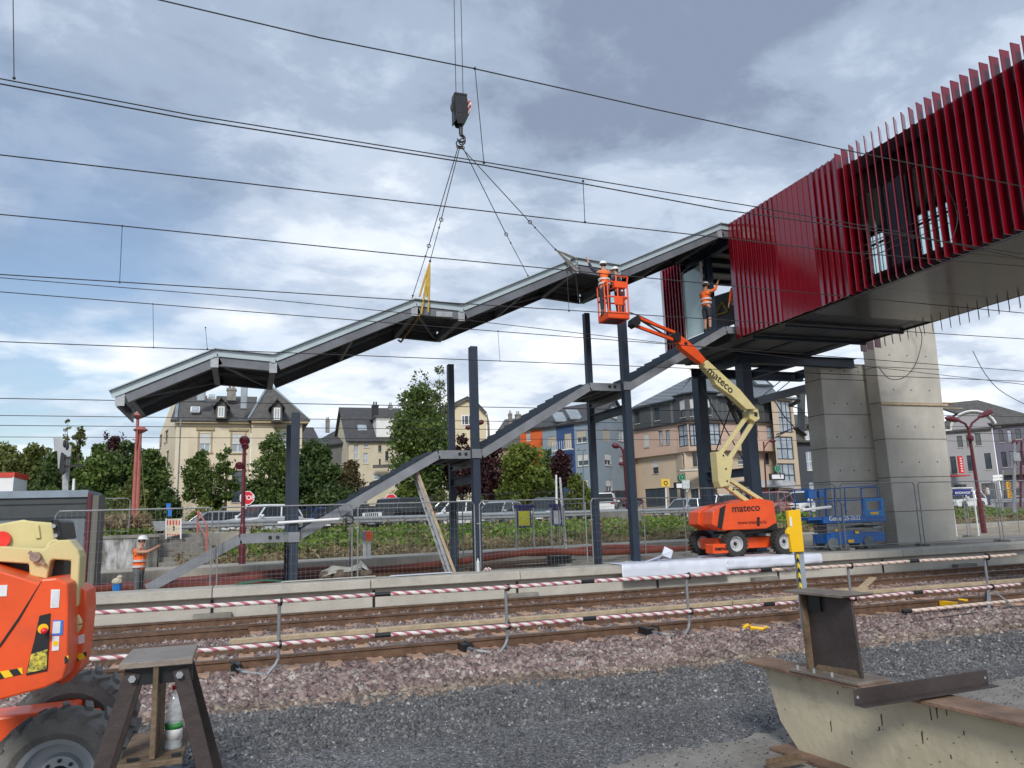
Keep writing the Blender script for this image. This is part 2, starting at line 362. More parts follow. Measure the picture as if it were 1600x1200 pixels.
# loose stones: real geometry over the ballast, densest in front
def stones(name, n, xr, yr, zfn, smin, smax, m, lab=None, zoff=0., yn=None, sl=True):
    base = np.array([(-1,-1,-.7),(1,-1,-.6),(1,1,-.7),(-1,1,-.6),(-.7,-.6,.7),(.8,-.7,.55),(.6,.8,.75),(-.8,.6,.5)], float)
    fc = np.array([(3,2,1,0),(4,5,6,7),(0,1,5,4),(1,2,6,5),(2,3,7,6),(3,0,4,7)])
    k = len(base); P = np.empty((n, 3)); P[:, 0] = rng.uniform(*xr, n); P[:, 1] = rng.uniform(*yr, n)
    if yn is not None: P[:, 1] = rng.normal(*yn, n)
    if sl: ph_ = (P[:, 0]-.13)/.61; ph_ = np.abs(ph_-np.round(ph_))*.61; bad = (ph_ < .15)&(((P[:, 1] > 11.7)&(P[:, 1] < 14.35))|(P[:, 1] > 16.0)); P = P[~bad]; n = len(P)
    P[:, 2] = zfn(P[:, 0], P[:, 1])+zoff
    s = rng.uniform(smin, smax, n)[:, None]*rng.uniform(.6, 1.25, (n, 3)); V = base[None]*(1+rng.normal(0, .22, (n, k, 3)))
    V = V*s[:, None, :]*.5
    q = rng.normal(size=(n, 4)); q /= np.linalg.norm(q, axis=1, keepdims=True); a, b, c, d = q.T
    R = np.stack([np.stack([1-2*(c*c+d*d), 2*(b*c-a*d), 2*(b*d+a*c)], -1), np.stack([2*(b*c+a*d), 1-2*(b*b+d*d), 2*(c*d-a*b)], -1), np.stack([2*(b*d-a*c), 2*(c*d+a*b), 1-2*(b*b+c*c)], -1)], 1)
    V = np.einsum('nij,nkj->nki', R, V)+P[:, None, :]
    Fc = (fc[None]+np.arange(n)[:, None, None]*k).reshape(-1, 4)
    o = loc_mesh(V.reshape(-1, 3), Fc, name, m); tag(o, lab, None, None, 'stuff'); return o
def stonemat(name, cols, sc):
    m = bpy.data.materials.new(name); m.use_nodes = True; t = m.node_tree; n = t.nodes; l = t.links; b = n['Principled BSDF']; b.inputs['Roughness'].default_value = .9
    g = n.new('ShaderNodeNewGeometry'); r = n.new('ShaderNodeValToRGB'); e = r.color_ramp.elements
    while len(e) < len(cols): e.new(.5)
    for k, (p, c) in enumerate(cols): e[k].position = p; e[k].color = (*c, 1)
    l.new(g.outputs['Random Per Island'], r.inputs[0])
    nz = n.new('ShaderNodeTexNoise'); nz.inputs['Scale'].default_value = sc; nz.inputs['Detail'].default_value = 6
    tc = n.new('ShaderNodeTexCoord'); l.new(tc.outputs['Object'], nz.inputs['Vector'])
    mr = n.new('ShaderNodeMapRange'); mr.inputs[1].default_value = .3; mr.inputs[2].default_value = .7; mr.inputs[3].default_value = .75; mr.inputs[4].default_value = 1.25; l.new(nz.outputs[0], mr.inputs[0])
    mi = n.new('ShaderNodeMix'); mi.data_type = 'RGBA'; mi.blend_type = 'MULTIPLY'; mi.inputs[0].default_value = 1
    l.new(r.outputs[0], mi.inputs[6]); l.new(mr.outputs[0], mi.inputs[7]); l.new(mi.outputs[2], b.inputs['Base Color'])
    return m
s_ball = stonemat('ballast_stone', [(0, (.11, .075, .072)), (.25, (.18, .125, .12)), (.5, (.24, .175, .165)), (.75, (.32, .24, .22)), (.93, (.33, .29, .26)), (1, (.48, .44, .40))], 1.2)
s_buff = stonemat('buff_ballast_stone', [(0, (.12, .085, .07)), (.4, (.21, .155, .13)), (.8, (.29, .23, .18)), (1, (.42, .36, .29))], 1.2)
s_dark = stonemat('dark_chipping', [(0, (.055, .057, .062)), (.5, (.118, .118, .121)), (.88, (.18, .178, .18)), (.975, (.25, .25, .25)), (1, (.46, .45, .43))], 2)
stones('ballast_stones', 19000, (-3, 14), (9.25, 11.9), bz, .055, .105, s_ball, 'loose pinkish grey ballast stones along the near rail')
stones('ballast_edge_stones', 3600, (-2, 14), (8.75, 9.65), lambda x, y: bz(x, y)*0-.15+.02*wave(x, y), .045, .095, s_buff, 'buff coloured larger stones along the front edge of the ballast', yn=(9.48, .17))
stones('ballast_stones', 26000, (-5, 22), (12.3, 16.5), bz, .045, .08, s_ball, 'ballast stones between the rails of both tracks')
stones('ballast_stones', 7000, (-6, 26), (16.6, 18.8), bz, .05, .09, s_ball, 'ballast stones heaped along the foot of the platform wall', zoff=.01)
stones('yard_chippings', 30000, (-1.5, 9), (5.0, 9.4), yz_, .008, .024, s_dark, 'dark blue grey crushed chippings of the yard')
stones('yard_chippings', 5000, (2.0, 12), (4.8, 7.2), lambda x, y: x*0-.083, .006, .018, s_dark, 'fine dark grit scattered over the concrete pad', sl=False)
stones('yard_chippings', 9000, (-1, 13), (7.5, 9.3), yz_, .02, .05, s_dark, 'coarser dark chippings near the ballast edge')

# ================================================================ railway tracks
def rail_mb(b, x0, x1, y, part):
    prof_foot = [(-.07, -.172), (.07, -.172), (.07, -.16), (.012, -.145), (.01, -.05), (.034, -.04), (.036, -.008), (-.036, -.008), (-.034, -.04), (-.01, -.05), (-.012, -.145), (-.07, -.16)]
    if part == 'rail': b.yz([(y+u, v) for u, v in prof_foot], x0, x1)
    else: b.yz([(y-.034, -.006), (y+.034, -.006), (y+.026, .002), (y-.026, .002)], x0, x1)
for (ya, yb, side) in ((12.3, 13.76, 'near'), (16.46, 17.92, 'far')):
    t = thing('railway_track', 'rusty track nearest the yard with barrier clamps on its rail' if side == 'near' else 'rusty track running right along the platform wall', 'railway track', (6, (ya+yb)/2, -.2))
    for y in (ya, yb):
        b = B(); rail_mb(b, -40, 90, y, 'rail'); r = b.build('rail', m_rust, t)
        b = B(); rail_mb(b, -40, 90, y, 'head'); b.build('rail_head', m_railtop, r)
    k = 0
    for i in range(-14, 56):
        x = i*.61+.13+(.2 if side == 'far' else 0)
        b = B(); yc = (ya+yb)/2
        b.yz([(yc-1.28, -.30), (yc+1.28, -.30), (yc+1.28, -.15), (yc+1.2, -.135), (yc+.45, -.15), (yc-.45, -.15), (yc-1.2, -.135), (yc-1.28, -.15)], x-.12, x+.12)
        s = b.build('sleeper', m_sleeper, t, bevel=.01)
        for y in (ya, yb):
            b = B(); b.box(x-.07, x+.07, y-.13, y+.13, -.158, -.146)
            for sg in (-1, 1):
                b.box(x-.05, x+.05, y+sg*.075-.015, y+sg*.075+.045*(.5+.5*sg)-.02*(1-sg)*.5, -.155, -.125)
                b.tube((x, y+sg*.10, -.16), (x, y+sg*.10, -.09), .014, 6)
            b.build('rail_clip', m_rust, s)
# extra stack of old rails lying beside the far track on the left
t = thing('spare_rail', 'two old brown rails lying beside the far track, ending at a square cut', 'rail', (-1, 15.9, -.1))
for y, z in ((16.15, -.02), (15.9, -.02)):
    b = B(); b.yz([(y+u, z+v) for u, v in [(-.07, -.13), (.07, -.13), (.07, -.115), (.012, -.10), (.012, -.01), (.036, 0), (.036, .035), (-.036, .035), (-.036, 0), (-.012, -.01), (-.012, -.10), (-.07, -.115)]], -12, -.05+(16.15-y)*.9); b.build('rail_bar', m_rust, t)
# timber baulks laid along the inner rail of the near track
t0 = None
for k in range(9):
    x0 = -.13+k*2.42
    b = B(); b.box(x0, x0+2.40, 13.93, 14.10, -.06, .055)
    o = b.build('timber_baulk', m_wood, bevel=.01); tag(o, 'pale timber baulk lying along the inner rail, %s from the left' % 'first second third fourth fifth sixth seventh eighth ninth'.split()[k], 'timber', 'timber baulks laid end to end along the rail')
b = B(); b.box(13.05, 14.3, 15.25, 15.42, -.1, -.04); tag(b.build('plank', m_wood, bevel=.005), 'short plank lying flat on the stones between the tracks', 'plank')
b = B(); b.beam((14.15, 15.35, -.07), (14.75, 15.55, .14), .17, .05); tag(b.build('plank', m_wood, bevel=.005), 'short plank propped up on the end of another plank between the tracks', 'plank')
b = B(); b.box(-8, -.7, 14.35, 14.52, -.12, -.02); tag(b.build('rail_beam', m_rust), 'brown steel bar lying behind the left sawhorse between the tracks', 'steel bar')

# ================================================================ platform under construction
PT = .56
plat = thing('platform_edge', 'long concrete platform edge with pale coping slabs beside the far track', 'platform', (6, 18.9, 0))
plat['kind'] = 'structure'
for k, (x0, x1) in enumerate([(-14, -8.8), (-8.8, -3.5), (-3.5, -.57), (-.57, 2.9), (2.9, 6.62), (6.62, 10.6), (10.6, 14.7), (14.7, 18.9), (18.9, 24), (24, 30), (30, 37), (37, 60)]):
    b = B(); b.yz([(18.62, .36), (18.64, PT), (19.5, PT+.004), (19.5, .30), (18.9, .30)], x0+.008, x1-.008); b.build('coping_slab', m_concl, plat, bevel=.012)
b = B(); b.box(-14, 60, 18.86, 19.3, -.6, .34); b.build('platform_wall', m_conc, plat)
b = B()
for x in (-8.8, -4, -.57, 3.0, 6.6, 10.6, 14.5, 18.3, 22.5, 27, 32): b.box(x-.03, x+.03, 18.845, 18.87, -.3, .30)
b.build('wall_joint', m_black, plat)
b = B()
for x in (-.6, 6.65, 13.9, 21.4): b.box(x-.35, x+.45, 18.64, 18.9, -.3, .02)
b.build('footing_block', m_concd, plat, bevel=.01)
def fillz(x, y):
    z = .12+.05*wave(x, y)+.30*np.exp(-((x-5.2)/2.0)**2-((y-21.3)/.8)**2)+.28*np.exp(-((x-9)/3.2)**2-((y-21.6)/.9)**2)+.3*np.exp(-((x-2.4)/1.0)**2-((y-20.4)/.45)**2)
    z = z+(.42-.12)*np.clip((x-11)/1.5, 0, 1)
    return z
fill = sheet('platform_fill', -14, 60, 19.28, 27.6, 420, 60, fillz, m_sand, warp=lambda X, Y: (X, Y+(Y-19.28)/8.32*np.clip(X+4, 0, 99)*.19)); tag_s(fill)
b = B(); b.box(12.2, 30, 19.52, 23.6, .1, PT); tag_s(b.build('platform_slab', g_concp))
# far (old) platform: kerb line running off at an angle, dark track gap before it
b = B(); b.add([RP(-30, -3.2, .13), RP(120, -3.2, .13), RP(120, -.2, .13), RP(-30, -.2, .13)], [(0, 1, 2, 3)])
tag_s(b.build('far_track_bed', g_ball))
for v in (-2.6, -1.15):
    b = B(); b.beam(RP(-30, v, .22), RP(120, v, .22), .07, .16); tag(b.build('rail', m_rust), 'brown rail of the far platform track, '+('nearer' if v < -2 else 'farther')+' of the two beyond the red hoses', 'rail')
b = B(); b.beam(RP(-30, 0, .42), RP(120, 0, .42), .35, .42); tag_s(b.build('far_platform_kerb', g_pave))
b = B(); b.add([RP(-30, .17, .615), RP(120, .17, .615), RP(120, 2.6, .62), RP(-30, 2.6, .62)], [(0, 1, 2, 3)]); tag_s(b.build('far_platform', g_pave))
# embankment up to the road
def emb_v(u, t):   # t 0..1 from platform to guardrail
    return None
nu, nv = 260, 16
V = []
for j in range(nv):
    for i in range(nu):
        u = 3.75+i*140/(nu-1); t = j/(nv-1); x = 2.55+t*9.2
        z = .60+t*(1.50-.60)+.25*math.sin(t*math.pi)+.07*wave(np.array(u*1.0), np.array(x))
        V.append(RP(u, x, float(z)))
Fq = [(j*nu+i, j*nu+i+1, (j+1)*nu+i+1, (j+1)*nu+i) for j in range(nv-1) for i in range(nu-1)]
o = loc_mesh([tuple(p) for p in V], Fq, 'embankment', g_grass, smooth=True); tag_s(o)
b = B(); b.add([RP(-60, 11.6, 1.45), RP(200, 11.6, 1.45), RP(200, 30, 1.5), RP(-60, 30, 1.5)], [(0, 1, 2, 3)]); tag_s(b.build('road', g_asph))
b = B(); b.add([RP(-60, 29.9, 1.6), RP(200, 29.9, 1.6), RP(200, 90, 1.7), RP(-60, 90, 1.7)], [(0, 1, 2, 3)]); tag_s(b.build('pavement', g_pave))
b = B(); b.add([RP(-60, 2.6, .6), RP(-8, 2.6, .6), RP(-8, 11.7, 1.5), RP(-60, 11.7, 1.5)], [(0, 1, 2, 3)]); tag_s(b.build('grass_bank', g_grass))
# hill at the far left
def hz_(x, y): return 1.5+34*np.exp(-((x+150)/120)**2-((y-420)/130)**2)+2*wave(x*.02, y*.02)-4
g_hill = mat('wooded_hill', (.03, .05, .022), .95, 0, .5, .08, bump=.9, bs=.35)
tag_s(sheet('hill', -500, 300, 200, 640, 90, 60, hz_, g_hill))
# ================================================================ steel posts
def post(x, y, z1, w, lab, z0=.15, grp='dark blue steel posts of the new staircase', d=None):
    d = d or w*1.15
    t = thing('steel_post', lab, 'steel post', (x, y, z0), 0, grp)
    b = B()
    b.box(x-w/2, x+w/2, y-d/2, y-d/2+.022, z0, z1); b.box(x-w/2, x+w/2, y+d/2-.022, y+d/2, z0, z1); b.box(x-.012, x+.012, y-d/2+.024, y+d/2-.024, z0, z1-.001)
    b.box(x-w/2+.003, x-w/2+.012, y-d/2+.024, y+d/2-.024, z0, z1-.002)
    b.build('post_shaft', m_steel, t, bevel=.004)
    b = B(); b.box(x-w*.8, x+w*.8, y-d*.8, y+d*.8, z0-.05, z0-.002); b.build('base_plate', m_steel, t)
    b = B()
    for i in (-1, 1):
        for j in (-1, 1): b.tube((x+i*w*.62, y+j*d*.62, z0), (x+i*w*.62, y+j*d*.62, z0+.07), .014, 6)
    b.build('anchor_bolt', m_galvb, t)
    return t
YN, YF = 19.68, 22.12
for x, z1, nm in ((1.2, 4.62, 'lowest'), (5.83, 6.51, 'second lowest'), (10.42, 8.37, 'third')):
    post(x, YN, z1, .2, {'lowest': 'short dark blue steel post nearest the left worker, front of its pair', 'second lowest': 'dark blue steel post right of the leaning ladder, front one of its pair', 'third': 'dark blue steel post directly under the orange lift basket'}[nm])
    post(x, YF, z1, .18, {'lowest': 'short dark blue post half hidden behind the leftmost front post', 'second lowest': 'dark blue steel post next to the leaning ladder foot, rear one of its pair', 'third': 'dark blue steel post with bare top left of the orange lift basket'}[nm])
X4, Y4, Y4b = 15.86, 21.5, 24.2
post(X4, Y4, 6.78, .36, 'thick dark steel post rising behind the orange lift body', PT+.05, 'thick posts carrying the top platform')
post(X4, Y4b, 6.78, .36, 'thick dark steel post behind the lift wheels, in front of the beige building', PT+.05, 'thick posts carrying the top platform')
fr = thing('support_frame', 'dark steel beam frame carrying the red footbridge end between posts and concrete shaft', 'steel frame', (X4, Y4, 6.6))
b = B(); b.ibeam((X4-.3, Y4, 6.95), (20.6, Y4, 6.95), .3, .32); b.build('main_beam', m_steel, fr)
b = B(); b.ibeam((X4-.3, Y4b, 6.95), (20.6, Y4b, 6.95), .3, .32); b.build('main_beam', m_steel, fr)
for x in (X4, 18.1, 20.1):
    b = B(); b.ibeam((x, Y4+.16, 6.95), (x, Y4b-.16, 6.95), .2, .3); b.build('cross_beam', m_steel, fr)
for z in (3.15,):
    b = B(); b.ibeam((X4, Y4+.18, z), (X4, Y4b-.18, z), .2, .28); b.build('cross_beam', m_steel, fr)
for z0, z1 in ((.8, 3.0), (3.3, 6.5)):
    b = B(); b.tube((X4-.05, Y4+.15, z0), (X4-.05, Y4b-.15, z1), .022, 6); b.build('brace_rod', m_black, fr)
    b = B(); b.tube((X4+.05, Y4b-.15, z0), (X4+.05, Y4+.15, z1), .022, 6); b.build('brace_rod', m_black, fr)

# ================================================================ staircase
st = thing('steel_staircase', 'long grey steel staircase rising to the red footbridge in four flights', 'staircase', (-2, 19.8, .2))
SP = [(-2.0, .66), (-.02, 1.70), (1.28, 1.70), (4.86, 3.70), (6.05, 3.70), (9.34, 5.64), (10.58, 5.64), (14.1, 7.56), (15.2, 7.56)]
def sdir(a, b): v = Vector((b[0]-a[0], 0, b[1]-a[1])); v.normalize(); return v
for yy, nm in ((19.84, 1), (21.98, -1)):
    for a, c in zip(SP[:-1], SP[1:]):
        b = B(); pa, pc = Vector((a[0], yy, a[1]-.11)), Vector((c[0], yy, c[1]-.11))
        b.chan(pa, pc, .10, .22, .016, side=nm if True else 1); b.build('stringer', m_galv, st)
step_n = 0
for a, c in ((SP[0], SP[1]), (SP[2], SP[3]), (SP[4], SP[5]), (SP[6], SP[7])):
    n = max(1, round((c[1]-a[1])/.1625))
    for k in range(n):
        if a is SP[0]: continue
        x0 = a[0]+(c[0]-a[0])*k/n; x1 = a[0]+(c[0]-a[0])*(k+1)/n; z0 = a[1]+(c[1]-a[1])*k/n; z1 = a[1]+(c[1]-a[1])*(k+1)/n; z0 -= .06; z1 -= .06
        b = B(); b.box(x0, x1+.02, 19.90, 21.93, z1-.03, z1+.02); b.box(x0-.006, x0+.006, 19.90, 21.93, z0-.03, z1-.032)
        b.xz([(x0, z0-.04), (x1, z1-.04), (x1, z1+.10), (x0, z0+.10)], 19.885, 19.898)
        b.build('step', m_steel, st)
for a, c in ((SP[1], SP[2]), (SP[3], SP[4]), (SP[5], SP[6]), (SP[7], SP[8])):
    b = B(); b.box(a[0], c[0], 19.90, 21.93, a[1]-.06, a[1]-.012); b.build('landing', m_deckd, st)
    b = B()
    for x in np.linspace(a[0]+.1, c[0]-.1, 4): b.beam((x, 19.9, a[1]-.15), (x, 21.93, a[1]-.15), .06, .13)
    b.build('landing_joist', m_galv, st)
    b = B(); b.tube((c[0]-.62, 19.78, a[1]-.1), (c[0]-.62, 19.772, a[1]-.1), .045, 10); b.tube((c[0]-.45, 19.78, a[1]-.1), (c[0]-.45, 19.772, a[1]-.1), .045, 10); b.build('bolt_hole', m_black, st)
for x, z in ((1.2, 1.70), (5.83, 3.70), (10.42, 5.64)):
    b = B(); b.box(x-.13, x+.13, 19.53, 19.56, z-.23, z+.01); b.build('bracket_plate', m_galv, st, bevel=.004)
    b = B(); b.ibeam((x, YN+.13, z-.75), (x, YF-.13, z-.75), .14, .24); b.build('landing_beam', m_steel, st)
    b = B(); b.ibeam((x-.02, YN+.13, z-.33), (x-.02, YF-.13, z-.33), .12, .16); b.build('landing_beam', m_galv, st)

# ================================================================ canopy being lifted
ca = thing('stair_canopy', 'zigzag grey steel roof hanging from the crane above the staircase', 'canopy', (-2.7, 19.6, 5))
CP = [(-2.72, 5.16), (-.72, 6.13), (.63, 6.04), (4.17, 7.69), (5.46, 7.62), (8.9, 9.23), (10.28, 9.12), (13.9, 10.78), (14.9, 10.74)]
YA, YB = 19.42, 22.25
for i, (a, c) in enumerate(zip(CP[:-1], CP[1:])):
    v = sdir(a, c); u = Vector((-v.z, 0, v.x)); A = Vector((a[0], 0, a[1])); Cc = Vector((c[0], 0, c[1]))
    A2 = A-v*(.26 if i == 0 else 0)
    Y = lambda p, y, h: Vector((p.x, y, p.z))+u*h
    b = B(); b.add([Y(A2, YA-.1, 0), Y(Cc, YA-.1, 0), Y(Cc, YB+.1, 0), Y(A2, YB+.1, 0), Y(A2, YA-.1, -.025), Y(Cc, YA-.1, -.025), Y(Cc, YB+.1, -.025), Y(A2, YB+.1, -.025)],
          [(0,1,2,3), (7,6,5,4), (0,4,5,1), (1,5,6,2), (2,6,7,3), (3,7,4,0)]); b.build('roof_sheet', m_fascia, ca)
    # corrugated deck: trapezoid ribs across the width, running along the segment
    b = B(); n = 14; pr = []
    for k in range(n):
        y0 = YA+.08+(YB-YA-.16)*k/n; dy = (YB-YA-.16)/n
        pr += [(y0, -.05), (y0+dy*.35, -.05), (y0+dy*.5, -.10), (y0+dy*.85, -.10)]
    pr.append((YB-.08, -.05)); m_ = len(pr)
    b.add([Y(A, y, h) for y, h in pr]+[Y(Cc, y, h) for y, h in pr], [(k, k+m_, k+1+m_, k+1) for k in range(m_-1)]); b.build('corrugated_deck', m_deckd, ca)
    b = B(); b.beam(Y(A2, YA, -.11), Y(Cc, YA, -.11), .03, .16, u); b.build('fascia', m_fascia, ca)
    b = B(); b.beam(Y(A2, YB, -.11), Y(Cc, YB, -.11), .03, .16, u); b.build('fascia', m_fascia, ca)
    b = B(); b.chan(Y(A, YA+.09, -.30), Y(Cc, YA+.09, -.30), .13, .22, .016, 1, u); b.build('edge_beam', m_canb, ca)
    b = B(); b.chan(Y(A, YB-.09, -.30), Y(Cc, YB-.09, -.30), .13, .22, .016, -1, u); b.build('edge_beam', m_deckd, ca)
    Ln = (Cc-A).length; nr = max(1, int(round(Ln/1.75)))
    for k in range(0 if i == 0 else 1, nr):
        p = A+v*(Ln*k/nr + (.05 if k == 0 else 0)); b = B(); b.beam(Y(p, YA+.16, -.30), Y(p, YB-.16, -.30), .10, .19, u); b.build('rafter', m_canb, ca)
    if i % 2 == 1 or i in (0, 4):
        b = B(); b.beam(Y(A+v*.1, YA+.18, -.33), Y(Cc-v*.1, YB-.18, -.33), .05, .05, u); b.build('diagonal_brace', m_canb, ca)
    for y in (YA+.75, YB-.75):
        b = B(); b.beam(Y(A, y, -.16), Y(Cc, y, -.16), .06, .08, u); b.build('purlin', m_deckd, ca)
for (x, z) in CP[1:-1]:
    b = B(); b.box(x-.05, x+.05, YA-.018, YA+.017, z-.21, z-.01); b.build('fascia_joint', m_fascia, ca)
    b = B(); b.box(x-.09, x+.09, YA+.012, YA+.022, z-.46, z-.20); b.build('joint_plate', m_galvb, ca)
    b = B(); b.beam((x, YA+.17, z-.33), (x, YB-.17, z-.33), .14, .22); b.build('rafter', m_canb, ca)
x, z = CP[0]; b = B(); b.box(x-.10, x+.10, YA+.010, YA+.020, z-.46, z-.16); b.build('joint_plate', m_galvb, ca)
b = B(); b.beam((x-.05, YA+.02, z-.36), (x-.05, YB, z-.36), .03, .26); b.build('end_plate', m_canb, ca)
x, z = 5.1, 7.62; b = B(); b.box(x-.35, x+.1, YA-.025, YA-.012, z-.38, z-.24); b.build('cover_plate', m_galvb, ca)

# ================================================================ crane hook, chains and slings
hk = thing('crane_hook_block', 'black crane hook block with red and white striped cheek above the canopy', 'crane hook', (5.95, 20.6, 13.2))
HX, HY = 5.87, 20.6
k = 20.6/21
b = B()
for sy in (-.13, .13):
    b.xz([(HX-.19, 14.5), (HX+.19, 14.5), (HX+.21, 14.2), (HX+.21, 13.75), (HX+.1, 13.5), (HX-.1, 13.5), (HX-.21, 13.75), (HX-.21, 14.2)], HY+sy-.03, HY+sy+.03)
b.build('side_plate', m_black, hk, bevel=.015)
b = B(); b.lathe([(.02, -.1), (.27, -.1), (.27, -.05), (.22, -.02), (.22, .02), (.27, .05), (.27, .1), (.02, .1)], 24, (HX, HY, 14.12), (0, 1, 0)); b.build('sheave', m_black, hk)
m_rw = stripemat('red_white_stripes', (.55, .04, .05), (.8, .78, .78), 2, 5.2, 1.6, .5)
b = B(); b.lathe([(.01, 0), (.28, 0), (.28, .03), (.01, .03)], 24, (HX+.21, HY, 14.1), (1, .15, 0)); b.build('striped_cheek', m_rw, hk)
b = B(); b.box(HX-.21, HX-.17, HY-.16, HY+.16, 13.55, 14.45); b.box(HX-.2, HX+.2, HY-.17, HY+.17, 14.42, 14.50); b.box(HX-.18, HX+.18, HY-.165, HY+.165, 13.85, 13.9); b.build('housing', m_black, hk, bevel=.01)
b = B(); b.tube((HX+.02, HY, 13.55), (HX+.02, HY, 13.25), .07, 12, .06); b.build('swivel', m_black, hk)
b = B(); pts = [(HX+.02, HY, 13.3)]+[(HX+.02+.11*math.sin(t), HY, 13.1+.11*math.cos(t)) for t in np.linspace(0, 4.7, 14)]
b.path(pts, .04, 8, [.05]*2+[.05-.0025*i for i in range(13)]); b.build('hook', m_black, hk)
for i, dx in enumerate((-.1, .12)):
    b = B(); b.tube((HX+dx, HY+.02, 14.45), (HX+dx+.02, HY+.02, 40), .012, 6); b.build('hoist_rope', m_wire, hk)
ch = thing('chain_sling', 'four leg wire sling with rings hanging from the crane hook', 'sling', (HX, HY, 13))
b = B(); b.torus((HX-.03, HY, 12.93), (0, 1, 0), .10, .022); b.torus((HX+.06, HY+.02, 13.02), (.6, 1, 0), .10, .018); b.build('master_ring', m_black, ch)
ends = [((645, 462), YA+.1, (672, 395), 1), ((672, 408), YA-.15, (688, 357), 0), ((868, 390), YA-.1, (832, 344), 0), ((825, 430), YB, (801, 383), 1)]
T = [atY(645, 462, YB), atY(672, 408, YA-.15), atY(868, 390, YA-.12), atY(825, 431, YB)]
top = Vector((HX, HY, 12.82))
for i, e in enumerate(T):
    b = B(); q = top.lerp(e, .66 if i != 2 else .74); o_ = Vector((.05*(i-1.5), 0, 0))
    b.torus(top+o_, (0, 1, 0), .045, .014, 10, 5)
    b.tube(top+o_, q, .014, 6); b.torus(q, (0, 1, 0), .055, .013, 10, 5); b.tube(q, e, .011, 6); b.ball(e, .035, 8, 5); b.ball(q.lerp(e, .2), .03, 8, 5); b.build('sling_leg', m_wire, ch)
m_slng = mat('yellow_webbing', (.50, .33, .05), .8, 0, .15, 12)
m_slngg = mat('grey_webbing', (.20, .19, .16), .8, 0, .2, 12)
m_slngb = mat('tan_webbing', (.30, .17, .05), .8, 0, .2, 12)
def sling(lab, top, feet, m, w):
    b = B()
    for f in feet: b.beam(top, f, w, .012, (0, 1, 0)) if False else b.path([top, Vector(top).lerp(Vector(f), .5), f], w, 5, [w*.35, w, w*.8])
    # wraps under the canopy
    o = b.build('webbing_sling', m); tag(o, lab, 'sling', 'webbing slings round the canopy')
x = 4.42
sling('pair of bright yellow slings looped round the middle of the canopy', T[1], [(x-.14, YA-.13, 7.72), (x+.05, YA-.13, 7.72), (x-.10, YA-.13, 7.25), (x+.09, YA-.13, 7.3)], m_slng, .032)
sling('grey sling looped round the canopy beside the orange basket', T[2], [(8.75, YA-.13, 9.15), (8.9, YA-.13, 9.15), (8.84, YA-.13, 8.78), (8.97, YA-.13, 8.8)], m_slngg, .028)
sling('short tan sling behind the yellow ones on the canopy', T[0], [(4.45, YB+.12, 7.7), (4.5, YB+.12, 7.6)], m_slngb, .035)
b = B(); b.path([(4.3, YA, 7.25), (4.3, YA+.3, 7.18), (4.3, YB-.3, 7.1), (4.3, YB+.1, 7.25)], .03, 5); tag(b.build('webbing_sling', m_slngb), 'tan sling passing under the canopy below the yellow slings', 'sling', 'webbing slings round the canopy')

# ================================================================ red footbridge
XB, XR, ZS, ZT = 14.2, 18.85, 7.1, 10.76
fb = thing('footbridge', 'enclosed footbridge clad in crimson vertical fins crossing the tracks', 'footbridge', (16.5, 10, 7))
m_soff = mat('polished_dark_soffit', (.03, .033, .036), .14, 0, .45, .35, bump=.03, bs=3, spec=.22)
b = B()
for y0 in np.arange(-6, 16.5, 2.5): b.box(XB+.28, XR-.1, y0+.006, min(y0+2.494, 16.4), ZS-.01, ZS+.02)
b.build('soffit_panel', m_soff, fb)
b = B(); b.box(XB+.22, XR-.02, -6, 19.4, ZS+.022, ZS+.30); b.build('floor_slab', m_black, fb)
b = B(); b.box(XB+.20, XB+.275, -6, 19.4, ZS-.012, ZS+.34); b.box(XR-.09, XR-.02, -6, 19.4, ZS-.012, ZS+.021); b.build('edge_beam', m_black, fb)
b = B(); b.box(XB+.195, XB+.199, -6, 19.4, ZS-.012, ZS+.0); b.build('edge_trim', m_galvb, fb)
b = B(); b.box(XB+.3, XR-.1, -6, 23.6, 10.36, 10.5); b.box(XB+.22, XB+.298, -6, 19.4, 10.2, 10.52); b.build('roof', m_black, fb)
b = B(); b.box(XB+.35, XR-.15, 19.5, 23.5, 10.32, 10.355); b.build('ceiling', m_conc, fb)
for y in (20.3, 21.2, 22.1, 23.3):
    b = B(); b.ibeam((XB+.1, y, 10.22), (XR-.1, y, 10.22), .12, .18); b.build('roof_joist', m_steel, fb)
b = B()
for y in np.arange(-5, 19.3, 1.5): b.beam((XB+.3, y, ZS-.06), (XR-.1, y, ZS-.06), .1, .1) if y > 16.5 else None
for x in (XB+.9, 16.5, XR-.6): b.ibeam((x, 16.6, ZS+.17), (x, 23.7, ZS+.17), .2, .3)
b.build('floor_beam', m_steel, fb)
b = B(); b.box(XB+.22, XR-.1, 19.45, 23.7, ZS+.05, ZS+.34); b.build('landing_slab', m_deckd, fb)
